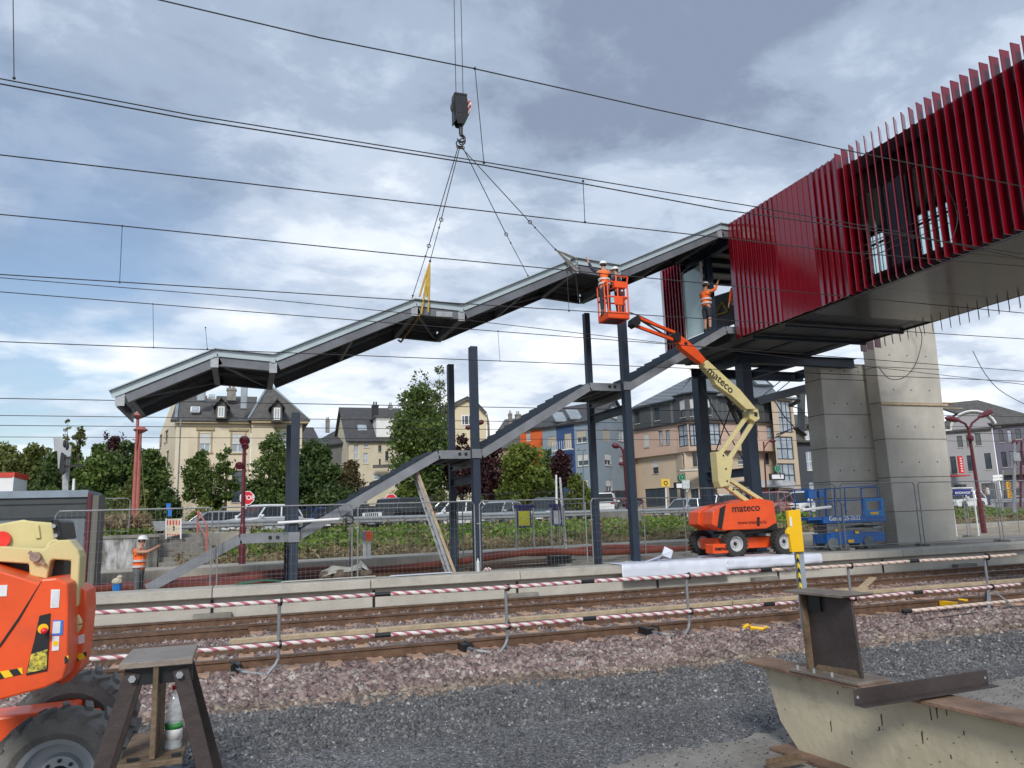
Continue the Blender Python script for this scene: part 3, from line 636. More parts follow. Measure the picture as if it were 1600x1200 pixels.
# inner wall of the open-fin part
def pane(y0, y1, z0, z1, x, m, nm='window_pane'):
    b = B(); b.box(x-.006, x+.006, y0, y1, z0, z1); return b.build(nm, m, fb)
m_gl = mat('clear_glazing', (.75, .85, .85), .03, 0, .02, 1, trans=1.0, ior=1.05)
m_glb = mat('blue_reflecting_glazing', (.10, .17, .22), .05, .3, .3, .4, spec=.9)
for x, oy, gz1 in ((XB+.42, 0, 9.6), (XR-.35, 3.7, 10.22)):
    for k, (y0, y1) in enumerate([(13.75+oy, 14.5+oy), (13.0+oy, 13.7+oy), (12.25+oy, 12.95+oy), (11.5+oy, 12.2+oy)]):
        pane(y0, y1, 7.52, gz1, x, m_glb if (k in (1,) and x < 16) else m_gl)
    b = B(); b.box(x-.05, x+.05, 11.4+oy, 14.6+oy, 7.38, 7.51); b.box(x-.05, x+.05, 11.4+oy, 14.6+oy, gz1+.02, 10.36)
    for y in (11.43, 12.22, 12.97, 13.72, 14.53): b.box(x-.04, x+.04, y+oy-.02, y+oy+.02, 7.51, gz1+.02)
    b.build('window_frame', m_black, fb)
    b = B()
    for z in (7.95, 8.12, 8.3): b.tube((x-.1, 11.3+oy, z), (x-.1, 14.6+oy, z), .012, 6)
    b.build('handrail', m_galvb, fb)
    b = B(); b.box(x-.04, x+.04, -6, 11.38+oy, ZS+.31, 7.8)
    for y in np.arange(-6, 11.2+oy, .62): b.box(x-.03, x+.03, y, y+.585, 7.8, 10.34)
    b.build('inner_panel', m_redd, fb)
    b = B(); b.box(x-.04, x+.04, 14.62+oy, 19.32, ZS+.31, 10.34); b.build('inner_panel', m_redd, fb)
b = B()
for z in (7.32, 10.12): b.beam((XB+.16, -6, z), (XB+.16, 19.4, z), .06, .06); b.beam((XR+.02, -6, z), (XR+.02, 19.4, z), .06, .06)
b.build('fin_rail', m_black, fb)
def fin_angle(y):
    if y > 14.7: return rad(11 if y > 17.2 else (3 if y > 15.75 else 14))
    if y > 14.2: return rad(78)
    return rad(float(np.interp(y, [10.0, 11.7, 12.6, 13.6, 14.3], [90, 84, 60, 52, 72])))
def fin(b, x, y, z0, z1, an, w=.26, s=1):
    dx, dy = math.sin(an)*w/2*s, math.cos(an)*w/2
    b.beam((x-dx, y-dy, (z0+z1)/2), (x+dx, y+dy, (z0+z1)/2), .022, z1-z0)
yy = 19.33; rest = B(); n = 0
while yy > -5.5:
    an = fin_angle(yy)
    if yy > 7.5: b = B(); fin(b, XB, yy, ZS-.02+rng.uniform(-.01, .01), ZT+(0 if yy > 14.7 else .04), an, .285 if yy > 14.7 else .25); b.build('fin', m_red, fb)
    else: fin(rest, XB, yy, ZS-.02, ZT+.04, rad(90))
    yy -= .215 if yy > 14.7 else .232
y2 = 19.3
while y2 > -5.5:
    if y2 > 12.2: b = B(); fin(b, XR+.10, y2, 6.84, ZT+.04, rad(84 if y2 > 18.4 else 50)); b.build('fin', m_red, fb)
    else: fin(rest, XR+.10, y2, 6.86, ZT+.04, rad(78))
    y2 -= .30
o = rest.build('fin_row', m_red, fb); o['kind'] = 'stuff'
for y in np.arange(22.35, 23.75, .2):
    b = B(); fin(b, XB, y, 7.3, ZT, rad(16)); b.build('fin', m_red, fb)
b = B(); b.box(XB+.10, XB+.13, 14.75, 19.38, ZS+.36, 10.6); b.build('backing_panel', m_red, fb)
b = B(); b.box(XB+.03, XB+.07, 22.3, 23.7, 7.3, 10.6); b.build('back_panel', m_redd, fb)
m_glt = mat('pale_green_glazing', (.50, .66, .64), .08, 0, .08, .8, spec=.9)
b = B(); b.box(XB+.02, XB+.035, 21.12, 22.22, 7.72, 10.0); b.build('glass_panel', m_glt, fb)
b = B(); b.box(XB+.0, XB+.05, 21.04, 21.11, 7.6, 10.1); b.box(XB+.0, XB+.05, 22.23, 22.29, 7.6, 10.1); b.build('glass_frame', m_white, fb)
b = B(); b.ibeam((XB+.15, 20.86, 7.4), (XB+.15, 20.86, 10.3), .2, .2, up=(0, 1, 0)); b.build('door_post', m_steel, fb)
b = B(); b.ibeam((XB+.12, 19.5, 10.28), (XB+.12, 23.7, 10.28), .2, .3); b.build('lintel_beam', m_steel, fb)
b = B(); b.beam((XB+.2, 21.0, 9.7), (XB+.2, 22.2, 10.15), .2, .12); b.build('knee_brace', m_steel, fb)
m_banner = mat('grey_tarpaulin', (.11, .115, .13), .7, 0, .15, 2, bump=.2, bs=6)
bn = thing('tarpaulin', 'dark grey tarpaulin with yellow triangle mark hung behind the pointing worker', 'tarpaulin', (15.4, 21.2, 7.5))
b = B(); b.add([(15.3, 20.95, 7.45), (15.3, 22.4, 7.45), (15.3, 22.4, 8.75), (15.3, 20.95, 9.1), (15.32, 20.95, 7.45), (15.32, 22.4, 7.45), (15.32, 22.4, 8.75), (15.32, 20.95, 9.1)], [(0,1,2,3), (7,6,5,4), (0,3,7,4), (1,5,6,2), (3,2,6,7)])
b = B(); P_ = [atX(1103, 525, 15.4), atX(1150, 505, 15.4), atX(1150, 452, 15.4), atX(1106, 466, 15.4)]
P2 = [p+Vector((.02, 0, 0)) for p in P_]
b.add(P_+P2, [(0,1,2,3), (7,6,5,4), (0,4,5,1), (1,5,6,2), (2,6,7,3), (3,7,4,0)]); b.build('cloth', m_banner, bn)
b = B(); tri = [atX(1128, 471, 15.38), atX(1137, 487, 15.38), atX(1117, 493, 15.38)]
for i in range(3): b.beam(tri[i], tri[(i+1) % 3], .012, .075, (1, 0, 0)) if False else b.path([tri[i], tri[(i+1) % 3]], .035, 5)
b.build('triangle_mark', mat('mark_yellow', (.55, .42, .06), .6), bn)

# ================================================================ concrete lift shaft: two tall slabs
def pillar(lab, poly, y0, y1, seams, holes, rot=0):
    t = thing('concrete_pillar', lab, 'concrete pillar', (sum(p[0] for p in poly)/len(poly), y0, PT), 0, 'concrete slabs of the lift shaft')
    b = B(); b.xz(poly, y0, y1); b.build('shaft_wall', m_conc, t, bevel=.015)
    b = B(); xl = min(p[0] for p in poly); xr = max(p[0] for p in poly)
    zl = {p[1]: None for p in poly}
    def xat(z, side):
        zs = sorted(set(p[1] for p in poly)); lo = [p[0] for p in poly if p[1] == zs[0]]; hi = [p[0] for p in poly if p[1] == zs[-1]]
        f = (z-zs[0])/(zs[-1]-zs[0]); return (min(lo)*(1-f)+min(hi)*f) if side == 0 else (max(lo)*(1-f)+max(hi)*f)
    for z in seams: b.box(xat(z, 0)-.003, xat(z, 1)+.003, y0-.003, y1, z-.012, z+.012)
    b.build('panel_joint', mat('joint_grey', (.09, .085, .075), .9), t)
    b = B()
    for z in holes:
        for f in (.22, .5, .8):
            x = xat(z, 0)*(1-f)+xat(z, 1)*f; b.tube((x, y0+.01, z), (x, y0-.004, z), .028, 8)
    b.build('tie_hole', m_black, t)
    return t
zz_ = lambda py, px=1440, Y=21.0: atY(px, py, Y).z
pa = atY(1404, 850, 21); pb = atY(1363, 520, 21); pc = atY(1497, 852, 21); pd = atY(1459, 500, 21)
tp = 7.06
def ext(p, q, z): f = (z-p.z)/(q.z-p.z); return p.x+(q.x-p.x)*f
x0b, x0t, x1b, x1t = ext(pa, pb, PT), ext(pa, pb, 8.6), ext(pc, pd, PT), ext(pc, pd, 8.6)
p1 = pillar('front concrete pillar with a timber strip, right of the blue scissor lift', [(x0b, PT), (x1b, PT), (x1t, 8.6), (x0t, 8.6)], 21.0, 21.55,
       [zz_(y) for y in (798, 745, 686, 630+0, 576)], [zz_(y) for y in (722, 667, 610, 557)])
b = B(); z = zz_(632); b.box(x0b-.1, x1t+.1, 20.94, 20.998, z-.04, z+.04); b.build('timber_strip', m_wood, p1)
b = B(); z = zz_(628, 1470); b.box(x1t+.0, x1t+.75, 21.1, 21.5, z-.02, z+.01); b.box(x1t+.1, x1t+1.1, 21.2, 21.3, z-.2, z-.17); b.build('formwork_board', m_wood, p1)
pa = atY(1297, 752, 21.75); pb = atY(1281, 570, 21.75)
x0b, x0t = ext(pa, pb, PT), ext(pa, pb, 7.0)
pillar('rear concrete pillar partly hidden by the blue scissor lift', [(x0b, PT), (21.4, PT), (21.4, 7.0), (x0t, 7.0)], 21.75, 22.6,
       [zz_(y, 1340, 21.75) for y in (778, 752, 700, 648, 594)], [zz_(y, 1340, 21.75) for y in (735, 683, 631, 581)])
# ================================================================ people
import bmesh
def skin(name, pts, edges, m, parent, root=0, sub=1):
    bm = bmesh.new(); ly = bm.verts.layers.skin.verify(); vs = []
    for i, (p, r) in enumerate(pts):
        v = bm.verts.new(p); rr = r if isinstance(r, tuple) else (r, r); v[ly].radius = rr; v[ly].use_root = (i == root); vs.append(v)
    for a, c in edges: bm.edges.new((vs[a], vs[c]))
    me = bpy.data.meshes.new(name); bm.to_mesh(me); bm.free(); me.materials.append(m)
    o = bpy.data.objects.new(name, me); COL.objects.link(o); o.parent = parent
    o.modifiers.new('skin', 'SKIN').use_smooth_shade = True
    s = o.modifiers.new('sub', 'SUBSURF'); s.levels = sub; s.render_levels = sub
    return o
def person(label, loc, rz=0, arms=None, legs=None, lean=0., h=1.75, vest=m_vest, trou=m_trou, boots=m_boot, short=False, helmet=m_helm, head=(0, 0), sleeve=None, group=None):
    """faces local +X; arms = {1: (elbow, hand), -1: ...} in local space for a 1.75 m figure"""
    t = thing('person', label, 'person', loc, rz, group); t.scale = (h/1.75,)*3
    ln = lambda x, z: Vector((x+lean*(z-.95), 0, z))
    arms = arms or {}; legs = legs or {}
    P = []; E = []
    def add(p, r, prev=None):
        P.append((Vector(p), r)); 
        if prev is not None: E.append((prev, len(P)-1))
        return len(P)-1
    pel = add(ln(0, .95), (.12, .15)); wst = add(ln(.0, 1.10), (.105, .13), pel); chs = add(ln(.01, 1.30), (.12, .155), wst)
    nb = add(ln(0, 1.45), (.075, .075), chs); nk = add(ln(.015, 1.52), .055, nb)
    hx, hy = head; hb = add(ln(.03+hx*.3, 1.59)+Vector((0, hy*.3, 0)), .072, nk); hm = add(ln(.03+hx, 1.66)+Vector((0, hy, 0)), (.085, .09), hb); ht = add(ln(.02+hx, 1.735)+Vector((0, hy, 0)), .06, hm)
    hands = {}
    for s in (1, -1):
        sh = add(ln(0, 1.41)+Vector((0, s*.16, 0)), .062, nb)
        el, hd = arms.get(s, ((.02, s*.27, 1.14), (.10, s*.27, .90)))
        el = Vector(el); hd = Vector(hd); so_ = ln(0, 1.38)+Vector((0, s*.20, 0))
        a = add(so_, .055, sh); b_ = add(el, .042, a); c_ = add(hd, .030, b_)
        d_ = (hd-el).normalized(); ax, sd, up = basis_of(d_); pm = add(hd+d_*.05, (.032, .022), c_)
        for k in range(4):
            o1 = sd*(-.024+.016*k); L1 = (.035, .042, .044, .034)[k]
            f1 = add(hd+d_*.085+o1, .009, pm); f2 = add(hd+d_*(.085+L1)+o1-up*.012, .0075, f1)
        th = add(hd+d_*.045+sd*s*.035, .010, c_); add(hd+d_*.075+sd*s*.05-up*.01, .008, th)
        hands[s] = hd
        hp = add(ln(0, .90)*1+Vector((0, s*.09, 0)), .088, pel)
        kn, an = legs.get(s, ((.02, s*.105, .50), (-.01, s*.11, .09))); kn = Vector(kn); an = Vector(an)
        k_ = add(kn, .058, hp); a_ = add(an, .040, k_); add(an+Vector((.13, 0, -.04)), (.035, .03), a_)
    skin('body', P, E, m_skin, t) if False else None
    body = skin('body', P, E, m_skin, t)
    # face: eyes, nose, mouth line and ears on the head
    hc = P[hm][0]; b = B()
    for s in (1, -1): b.ball(hc+Vector((.083, s*.032, .005)), .011, 6, 4)
    b.build('eyes', m_hair, t, world=False)
    b = B(); b.ball(hc+Vector((.095, 0, -.022)), .016, 6, 4, (1, .8, 1.3)); [b.ball(hc+Vector((0, s*.088, -.01)), .022, 6, 4, (.7, .4, 1.3)) for s in (1, -1)]; b.build('nose_and_ears', m_skin, t, world=False)
    b = B(); b.ob(hc+Vector((.088, 0, -.055)), (.01, .045, .008)); b.build('mouth', m_redd, t, world=False)
    b = B(); b.ball(hc+Vector((-.018, 0, .01)), .094, 10, 6, (1, .98, 1.0)); b.build('hair', m_hair, t, world=False, smooth=True)
    if helmet:
        b = B(); b.lathe([(.122, .035), (.12, .05), (.108, .09), (.08, .125), (.03, .143), (.001, .146)], 16, hc+Vector((0, 0, -.01)), (0, 0, 1)); b.ob(hc+Vector((.115, 0, .03)), (.07, .15, .012))
        b.build('helmet', helmet, t, world=False, smooth=True)
    # trousers
    P2 = [(ln(0, 1.02), (.135, .165)), (ln(0, .93), (.14, .165))]; E2 = [(0, 1)]
    for s in (1, -1):
        kn, an = legs.get(s, ((.02, s*.105, .50), (-.01, s*.11, .09))); kn = Vector(kn); an = Vector(an); i = len(P2)
        P2 += [(ln(0, .88)+Vector((0, s*.095, 0)), .105), (kn, .078)]; E2 += [(1, i), (i, i+1)]
        if not short: P2.append((kn.lerp(an, .9), .062)); E2.append((i+1, i+2))
    skin('trousers', P2, E2, trou, t, 1)
    # vest and, where worn, sleeves
    P3 = [(ln(0, .93), (.148, .18)), (ln(.005, 1.12), (.14, .17)), (ln(.01, 1.30), (.15, .19)), (ln(0, 1.43), (.095, .10))]; E3 = [(0, 1), (1, 2), (2, 3)]
    for s in (1, -1):
        i = len(P3); P3.append((ln(0, 1.385)+Vector((0, s*.19, 0)), .075)); E3.append((3, i))
    v = skin('vest', P3, E3, vest, t, 1)
    b = B()
    for z, rr in ((1.03, 1.0), (1.17, 1.0)):
        c = ln(.003, z); n = 18
        vs = [(c.x+(.158*1.02)*math.cos(2*math.pi*i/n), (.19*1.02)*math.sin(2*math.pi*i/n), z+dz) for dz in (-.025, .025) for i in range(n)]
        b.add(vs, [(i, (i+1) % n, (i+1) % n+n, i+n) for i in range(n)])
    b.build('reflective_band', m_refl, v, world=False)
    if sleeve:
        for s in (1, -1):
            el, hd = arms.get(s, ((.02, s*.27, 1.14), (.10, s*.27, .90))); so_ = ln(0, 1.39)+Vector((0, s*.19, 0))
            skin('sleeve', [(so_, .068), (Vector(el), .055), (Vector(el).lerp(Vector(hd), .75), .043)], [(0, 1), (1, 2)], sleeve, t, 0)
    for s in (1, -1):
        kn, an = legs.get(s, ((.02, s*.105, .50), (-.01, s*.11, .09))); an = Vector(an)
        b = B(); b.lathe([(.052, -.02), (.058, .10), (.055, .14)], 10, an+Vector((0, 0, -.04)), (0, 0, 1)); b.ball(an+Vector((.07, 0, -.045)), .06, 10, 6, (1.9, .85, .75)); b.build('boot', boots, t, world=False, smooth=True)
    return t
p = atY(216, 900, 20.3)
person('man in orange vest and white helmet beside the blue bucket, hands raised to his face', (p.x, 20.3, .08), rad(-15), {1: ((.27, .22, 1.40), (.40, .10, 1.50)), -1: ((.28, -.20, 1.38), (.42, -.04, 1.48))}, lean=.02, h=1.64, trou=m_troug, head=(.02, 0))
person('man in yellow vest walking behind the steel post on the far platform track', (atY(934, 850, 27.6).x, 27.6, .42), rad(75), {1: ((-.1, .26, 1.15), (-.02, .28, .93)), -1: ((.1, -.26, 1.15), (.22, -.24, .97))}, {1: ((.14, .1, .50), (.12, .1, .09)), -1: ((-.03, -.1, .5), (-.22, -.1, .14))}, h=1.68, vest=m_vesty, trou=mat('khaki_shorts', (.30, .22, .15), .8), short=True)
p = atY(1107, 519, 20.75)
person('man in orange vest and shorts standing at the stair head pointing up', (p.x, 20.75, 7.55), rad(20), {-1: ((.26, -.20, 1.50), (.42, -.22, 1.78)), 1: ((.12, .24, 1.15), (.2, .2, .96))}, {1: ((.03, .1, .5), (.0, .12, .09)), -1: ((.0, -.1, .5), (-.06, -.12, .09))}, h=1.72, short=True, sleeve=m_vest, boots=m_trou)
person('man in orange top half hidden behind the red fin edge', (14.72, 20.05, 7.45), rad(120), h=1.75, sleeve=m_vest, helmet=None)

# ================================================================ boom lifts
def polyY(pts, Y): return [(q.x, q.z) for q in (atY(x, y, Y) for x, y in pts)]
def bar(b, p, q, Y, w, d): P = atY(*p, Y); Q = atY(*q, Y); b.beam(P, Q, d, w); return b
def wheel(parent, c, r, wd, ax, rimmat, face=1, nl=22, rimr=.56, lugh=.03):
    ax = Vector(ax).normalized(); c = Vector(c)
    b = B(); h = wd/2
    b.lathe([(r*rimr, -h*.82), (r*.72, -h), (r*.93, -h*.93), (r*.985, -h*.6), (r*.985, h*.6), (r*.93, h*.93), (r*.72, h), (r*rimr, h*.82), (r*rimr, -h*.82)], 36, c, ax, cap=False)
    a, s1, u1 = basis_of(ax)
    for i in range(nl):
        for sg in (-1, 1):
            t = 2*math.pi*(i+(.5 if sg > 0 else 0))/nl; t2 = t+.16*sg
            e = lambda th: s1*math.cos(th)+u1*math.sin(th)
            p0 = c+e(t)*(r-.005)+a*(sg*h*.05); p1 = c+e(t+.13)*(r-.012)+a*(sg*h*.98)
            b.beam(p0, p1, r*.115, lugh*1.5, e(t+.06))
    w = b.build('tyre', m_rubber, parent)
    b = B(); f = -face if False else face
    b.lathe([(r*.10, f*h*.35), (r*.30, f*h*.35), (r*.34, f*h*.15), (r*.50, f*h*.2), (r*.53, f*h*.75), (r*rimr*1.02, f*h*.86), (r*rimr*1.02, f*h*.6), (r*.54, -f*h*.7), (r*.1, -f*h*.7)], 32, c, ax)
    k = b.build('rim', rimmat, w, smooth=False)
    b = B(); b.lathe([(.001, f*h*.52), (r*.13, f*h*.5), (r*.17, f*h*.3)], 16, c, ax)
    for i in range(8):
        th = 2*math.pi*i/8; q = c+(s1*math.cos(th)+u1*math.sin(th))*r*.235; b.tube(q+a*f*h*.34, q+a*f*h*.44, r*.03, 6)
    b.build('hub', m_black, w)
    return w
bl = thing('boom_lift', 'orange and cream articulated boom lift on the platform lifting two men to the canopy', 'boom lift', (14.2, 20, .6))
YL = 19.2; m_rimw = mat('pale_grey_rim', (.52, .53, .55), .4, .1, .1, 8, dirt=.2)
for (px, py), Y, fc in (((1147, 848), 19.25, -1), ((1223, 845), 19.25, -1), ((1147, 848), 20.95, 1), ((1223, 845), 20.95, 1)):
    q = atY(px, py, 19.25); wheel(bl, (q.x, Y, .575+.375), .375, .28, (0, 1, 0), m_rimw, fc)
xa = atY(1147, 848, 19.25).x; xb_ = atY(1223, 845, 19.25).x
b = B(); b.box(xa-.30, xb_+.25, 19.62, 20.55, .78, 1.10); b.box(xa-.12, xa+.12, 19.4, 20.8, .86, 1.04); b.box(xb_-.12, xb_+.12, 19.4, 20.8, .86, 1.04); b.build('chassis', m_orange, bl, bevel=.02)
b = B(); b.box(xa-.78, xa-.25, 19.13, 19.55, .70, .97); b.build('bumper_box', m_orange, bl, bevel=.02)
cc = ((xa+xb_)/2+.15)
b = B(); b.tube((cc, 20.1, 1.08), (cc, 20.1, 1.30), .42, 24); b.box(cc-.7, cc+.8, 19.5, 20.7, 1.20, 1.28); b.build('turntable', m_black, bl)
pl = polyY([(1114, 799), (1132, 789.5), (1187, 778.5), (1209, 783), (1214, 817), (1198, 826), (1131, 829), (1113, 820)], 19.1)
b = B(); b.xz(pl, 19.1, 19.62); b.build('engine_cover', m_orange, bl, bevel=.03, seg=2)
b = B(); b.xz([(x*.97+.62, z) for x, z in pl], 20.2, 20.75); b.build('engine_cover', m_orange, bl, bevel=.03, seg=2)
b = B(); b.xz(polyY([(1125, 794), (1134, 789), (1128, 827), (1121, 824)], 19.09), 19.085, 19.098); b.xz(polyY([(1183, 808), (1187, 808), (1187, 822), (1183, 822)], 19.09), 19.085, 19.098); b.build('black_trim', m_black, bl)
b = B(); b.xz([(cc-.6, 1.28), (cc+.9, 1.28), (cc+.7, 2.0), (cc-.3, 2.0)], 19.66, 20.15); b.build('engine_bay', m_black, bl)
tx = atY(1166, 794, 19.08); text('mateco', 'lettering', m_black, bl, (tx.x, 19.092, tx.z), (1, 0, .02), (0, 0, 1), .30, bold=.003, sx=1.08)
tx = atY(1176, 816, 19.08); text('www.mateco.lu', 'lettering', m_redd, bl, (tx.x, 19.092, tx.z), (1, 0, 0), (0, 0, 1), .15, sx=1.05)
tx = Vector((xa-.52, 19.115, .84)); text('mateco', 'lettering', m_black, bl, tx, (1, 0, 0), (0, 0, 1), .15, bold=.004)
YB_ = 19.35
b = B(); bar(b, (1131, 757), (1168, 784), YB_, .13, .12); bar(b, (1137, 748), (1190, 782), YB_, .11, .12); b.build('lower_link_arm', m_cream, bl, bevel=.01)
b = B(); b.xz(polyY([(1117, 706), (1128, 706), (1135, 714), (1144, 718), (1141, 740), (1138, 759), (1124, 762), (1121, 752)], YB_-.1), YB_-.17, YB_+.17); b.build('upright_link', m_cream, bl, bevel=.015)
b = B(); bar(b, (1124, 710), (1170, 646), YB_, .12, .11); bar(b, (1138, 719), (1178, 656), YB_, .12, .11); b.build('upper_link_arm', m_cream, bl, bevel=.01)
b = B(); bar(b, (1142, 712), (1160, 680), YB_+.1, .06, .06); b.build('hydraulic_ram', m_black, bl)
b = B(); b.xz(polyY([(1168, 645), (1174, 636), (1182, 640), (1185, 655), (1178, 660), (1170, 655)], YB_-.12), YB_-.2, YB_+.18); b.build('knuckle', m_cream, bl, bevel=.015)
b = B(); b.xz(polyY([(1176, 644), (1181, 645), (1181, 652), (1176, 651)], YB_-.12), YB_-.205, YB_-.202)
for q in ((1128, 712), (1132, 733), (1134, 752), (1144, 765), (1177, 655)): w_ = atY(*q, YB_-.1); b.tube((w_.x, YB_-.18, w_.z), (w_.x, YB_-.15, w_.z), .03, 8)
b.build('pivot_pins', m_black, bl)
b = B(); b.xz(polyY([(1095, 571), (1103, 563), (1140, 597), (1154, 609), (1180, 640), (1164, 640), (1140, 618), (1136, 616), (1117, 602), (1112, 590)], YB_-.3), YB_-.38, YB_-.14); b.build('main_boom', m_cream, bl, bevel=.012)
b = B(); bar(b, (1138, 628), (1154, 662), YB_+.08, .10, .1); bar(b, (1147, 632), (1160, 655), YB_+.2, .08, .08); bar(b, (1124, 600), (1140, 630), YB_+.08, .05, .05); b.build('hydraulic_ram', m_black, bl)
a_ = atY(1102, 572, YB_-.39); c_ = atY(1152, 618, YB_-.39); dd = c_-a_; o_ = a_.lerp(c_, .48)
text('mateco', 'lettering', m_black, bl, (o_.x, YB_-.386, o_.z), (dd.x, 0, dd.z), (-dd.z, 0, dd.x), .33, bold=.003, sx=1.02)
b = B(); b.xz(polyY([(1057, 533), (1063, 525), (1073, 532), (1088, 546), (1102, 562), (1096, 569), (1080, 557), (1065, 545)], YB_-.5), YB_-.55, YB_-.30); b.build('telescope_section', m_orange, bl, bevel=.012)
b = B(); b.xz(polyY([(1069, 534), (1073, 536), (1072, 541), (1067, 538)], YB_-.5), YB_-.556, YB_-.551); b.build('boom_opening', m_black, bl)
b = B(); b.xz(polyY([(1048, 524), (1054, 519), (1061, 523), (1061, 533), (1052, 534)], YB_-.5), YB_-.62, YB_-.28); b.build('jib_pivot', m_black, bl, bevel=.01)
YJ = 18.75
b = B(); b.beam(atY(996, 496, YJ), atY(1054, 520, YB_-.5), .09, .085); b.build('jib_arm', m_orange, bl, bevel=.008)
b = B(); b.beam(atY(993, 509, YJ), atY(1052, 531, YB_-.5), .09, .085); b.build('jib_arm', m_orange, bl, bevel=.008)
b = B(); b.beam(atY(1002, 501, YJ), atY(1040, 524, YB_-.55), .035, .045); b.build('hydraulic_ram', m_black, bl)
b = B(); b.path([atY(983, 488, YJ), atY(1000, 494, YJ), atY(1030, 508, YJ+.05), atY(1056, 524, YJ+.1), atY(1100, 566, YJ+.1)], .018, 6); b.build('hose', m_wire, bl)
b = B(); b.xz(polyY([(985, 500), (993, 494), (998, 500), (997, 508), (990, 513), (984, 508)], YJ), YJ-.15, YJ+.15); b.build('basket_rotator', m_black, bl, bevel=.01)
# basket
bk0 = atY(936, 512, 17.9); bk1 = atY(982, 500, 18.0)
by0, by1 = 17.75, 18.4; bx0, bx1 = atY(951, 490, by0).x, atY(984, 490, by0).x; zb = 7.22
def bz_(py, px=960): return atY(px, py, 17.8).z
zb = bz_(495); zt = bz_(441)
b = B(); b.box(bx0, bx1, by0, by1, zb-.05, zb+.14); b.build('basket_floor', m_orange, bl, bevel=.015)
b = B(); b.box(bx0+.1, bx1-.1, by0+.1, by1-.1, zb-.065, zb-.052); b.build('floor_grating', m_redd, bl)
b = B(); r_ = .022
cs = [(bx0+.02, by0+.02), (bx1-.02, by0+.02), (bx1-.02, by1-.02), (bx0+.02, by1-.02)]
for z in (zb+.55, zt):
    for i in range(4): b.tube((*cs[i], z), (*cs[(i+1) % 4], z), r_, 6)
for x in (bx0+.02, (bx0+bx1)/2, bx1-.02):
    for y in (by0+.02, by1-.02): b.tube((x, y, zb+.1), (x, y, zt), r_, 6)
for y in (by0+.22, by0+.44): b.tube((bx0+.02, y, zb+.1), (bx0+.02, y, zt), r_, 6); b.tube((bx1-.02, y, zb+.1), (bx1-.02, y, zt), r_, 6)
b.tube((bx1-.35, by0+.02, zt), (bx1-.33, by0+.02, zt+.17), r_, 6); b.tube((bx1-.33, by0+.02, zt+.17), (bx1+.02, by0+.04, zt+.17), r_, 6); b.tube((bx1+.02, by0+.04, zt+.17), (bx1-.02, by0+.02, zt), r_, 6)
b.build('basket_rail', m_orange, bl)
b = B(); b.box(bx1-.4, bx1-.05, by0-.01, by0+.16, zt-.16, zt+.02); b.box(bx0+.2, bx0+.45, by0-.01, by0+.03, zb+.32, zb+.56); b.build('control_box', m_orange, bl, bevel=.01)
person('man in orange vest in the lift basket reaching up to the canopy', (bx0+.10, 18.1, zb+.10), rad(80), {1: ((.10, .36, 1.55), (.14, .46, 1.84)), -1: ((.25, -.22, 1.20), (.42, -.12, 1.12))}, h=1.52, sleeve=m_trou)
person('man in dark clothes behind the rail on the right side of the lift basket', (bx1-.10, 18.2, zb+.10), rad(150), {1: ((.2, .24, 1.2), (.38, .15, 1.2)), -1: ((.2, -.24, 1.2), (.38, -.1, 1.25))}, h=1.42, vest=m_trou, sleeve=m_trou)

# near lift, cut by the left edge of the picture
nl = thing('boom_lift', 'close orange boom lift with folded cream arm, cut by the left edge', 'boom lift', (-1.6, 5.8, -.1))
wc = atY(97, 1208, 6.05); R_ = .40
m_ty = mat('worn_grey_tyre', (.15, .145, .135), .9, 0, .22, 5, bump=.25, bs=50, dirt=.25)
m_rub_keep = m_rubber; m_rubber = m_ty
m_rimg = mat('grey_blue_rim', (.36, .39, .42), .38, .2, .06, 3); m_rimr = mat('red_inner_rim', (.30, .055, .03), .5, 0, .2, 4)
wheel(nl, wc, R_, .36, (.10, 1, 0), m_rimg, -1, 18, .60, .035)
wf = atY(118, 1139, 6.75); wheel(nl, (wf.x, 6.75, wf.z), R_, .36, (.10, 1, 0), m_rimr, -1, 18, .60, .035)
wheel(nl, (wc.x-2.4, 6.1, wc.z), R_, .36, (0, 1, 0), m_rimg, -1, 18, .6, .035); wheel(nl, (wf.x-2.4, 6.8, wf.z), R_, .36, (0, 1, 0), m_rimr, -1, 18, .6, .035)
m_rubber = m_rub_keep
b = B(); q = atY(116, 1106, 6.2); q2 = atY(100, 1190, 6.2); b.xz([(q.x-3.0, q2.z), (q.x-.05, q2.z), (q.x, q2.z+.1), (q.x, q.z), (q.x-.9, q.z-.02), (q.x-3.0, q.z-.02)], 6.2, 6.52); q3 = atY(154, 1112, 6.35); b.box(q.x, q3.x, 6.3, 6.5, q3.z-.14, q3.z); b.build('chassis', m_orange, nl, bevel=.02, seg=2)
Yb = 5.0
body = polyY([(-120, 860), (-60, 872), (0, 892), (40, 904), (60, 911), (63, 905), (88, 903), (106, 912), (107, 950), (106, 1036), (98, 1062), (70, 1075), (40, 1083), (0, 1094), (-120, 1110)], Yb)
b = B(); b.xz(body, Yb, Yb+.42); b.build('engine_cover', m_orange, nl, bevel=.014, seg=2)
body2 = polyY([(100, 950), (124, 948), (126, 911), (142, 920), (143, 948), (137, 1010), (131, 1040), (118, 1057), (100, 1064)], Yb+.45)
b = B(); b.xz(body2, Yb+.30, Yb+.62); b.build('rear_cover', m_orange, nl, bevel=.012, seg=2)
b = B(); b.xz([(body[0][0], .95), (-.98, .98), (-.98, 1.5), (body[0][0], 1.6)], Yb+.43, Yb+1.1); b.build('engine_bay', m_black, nl)
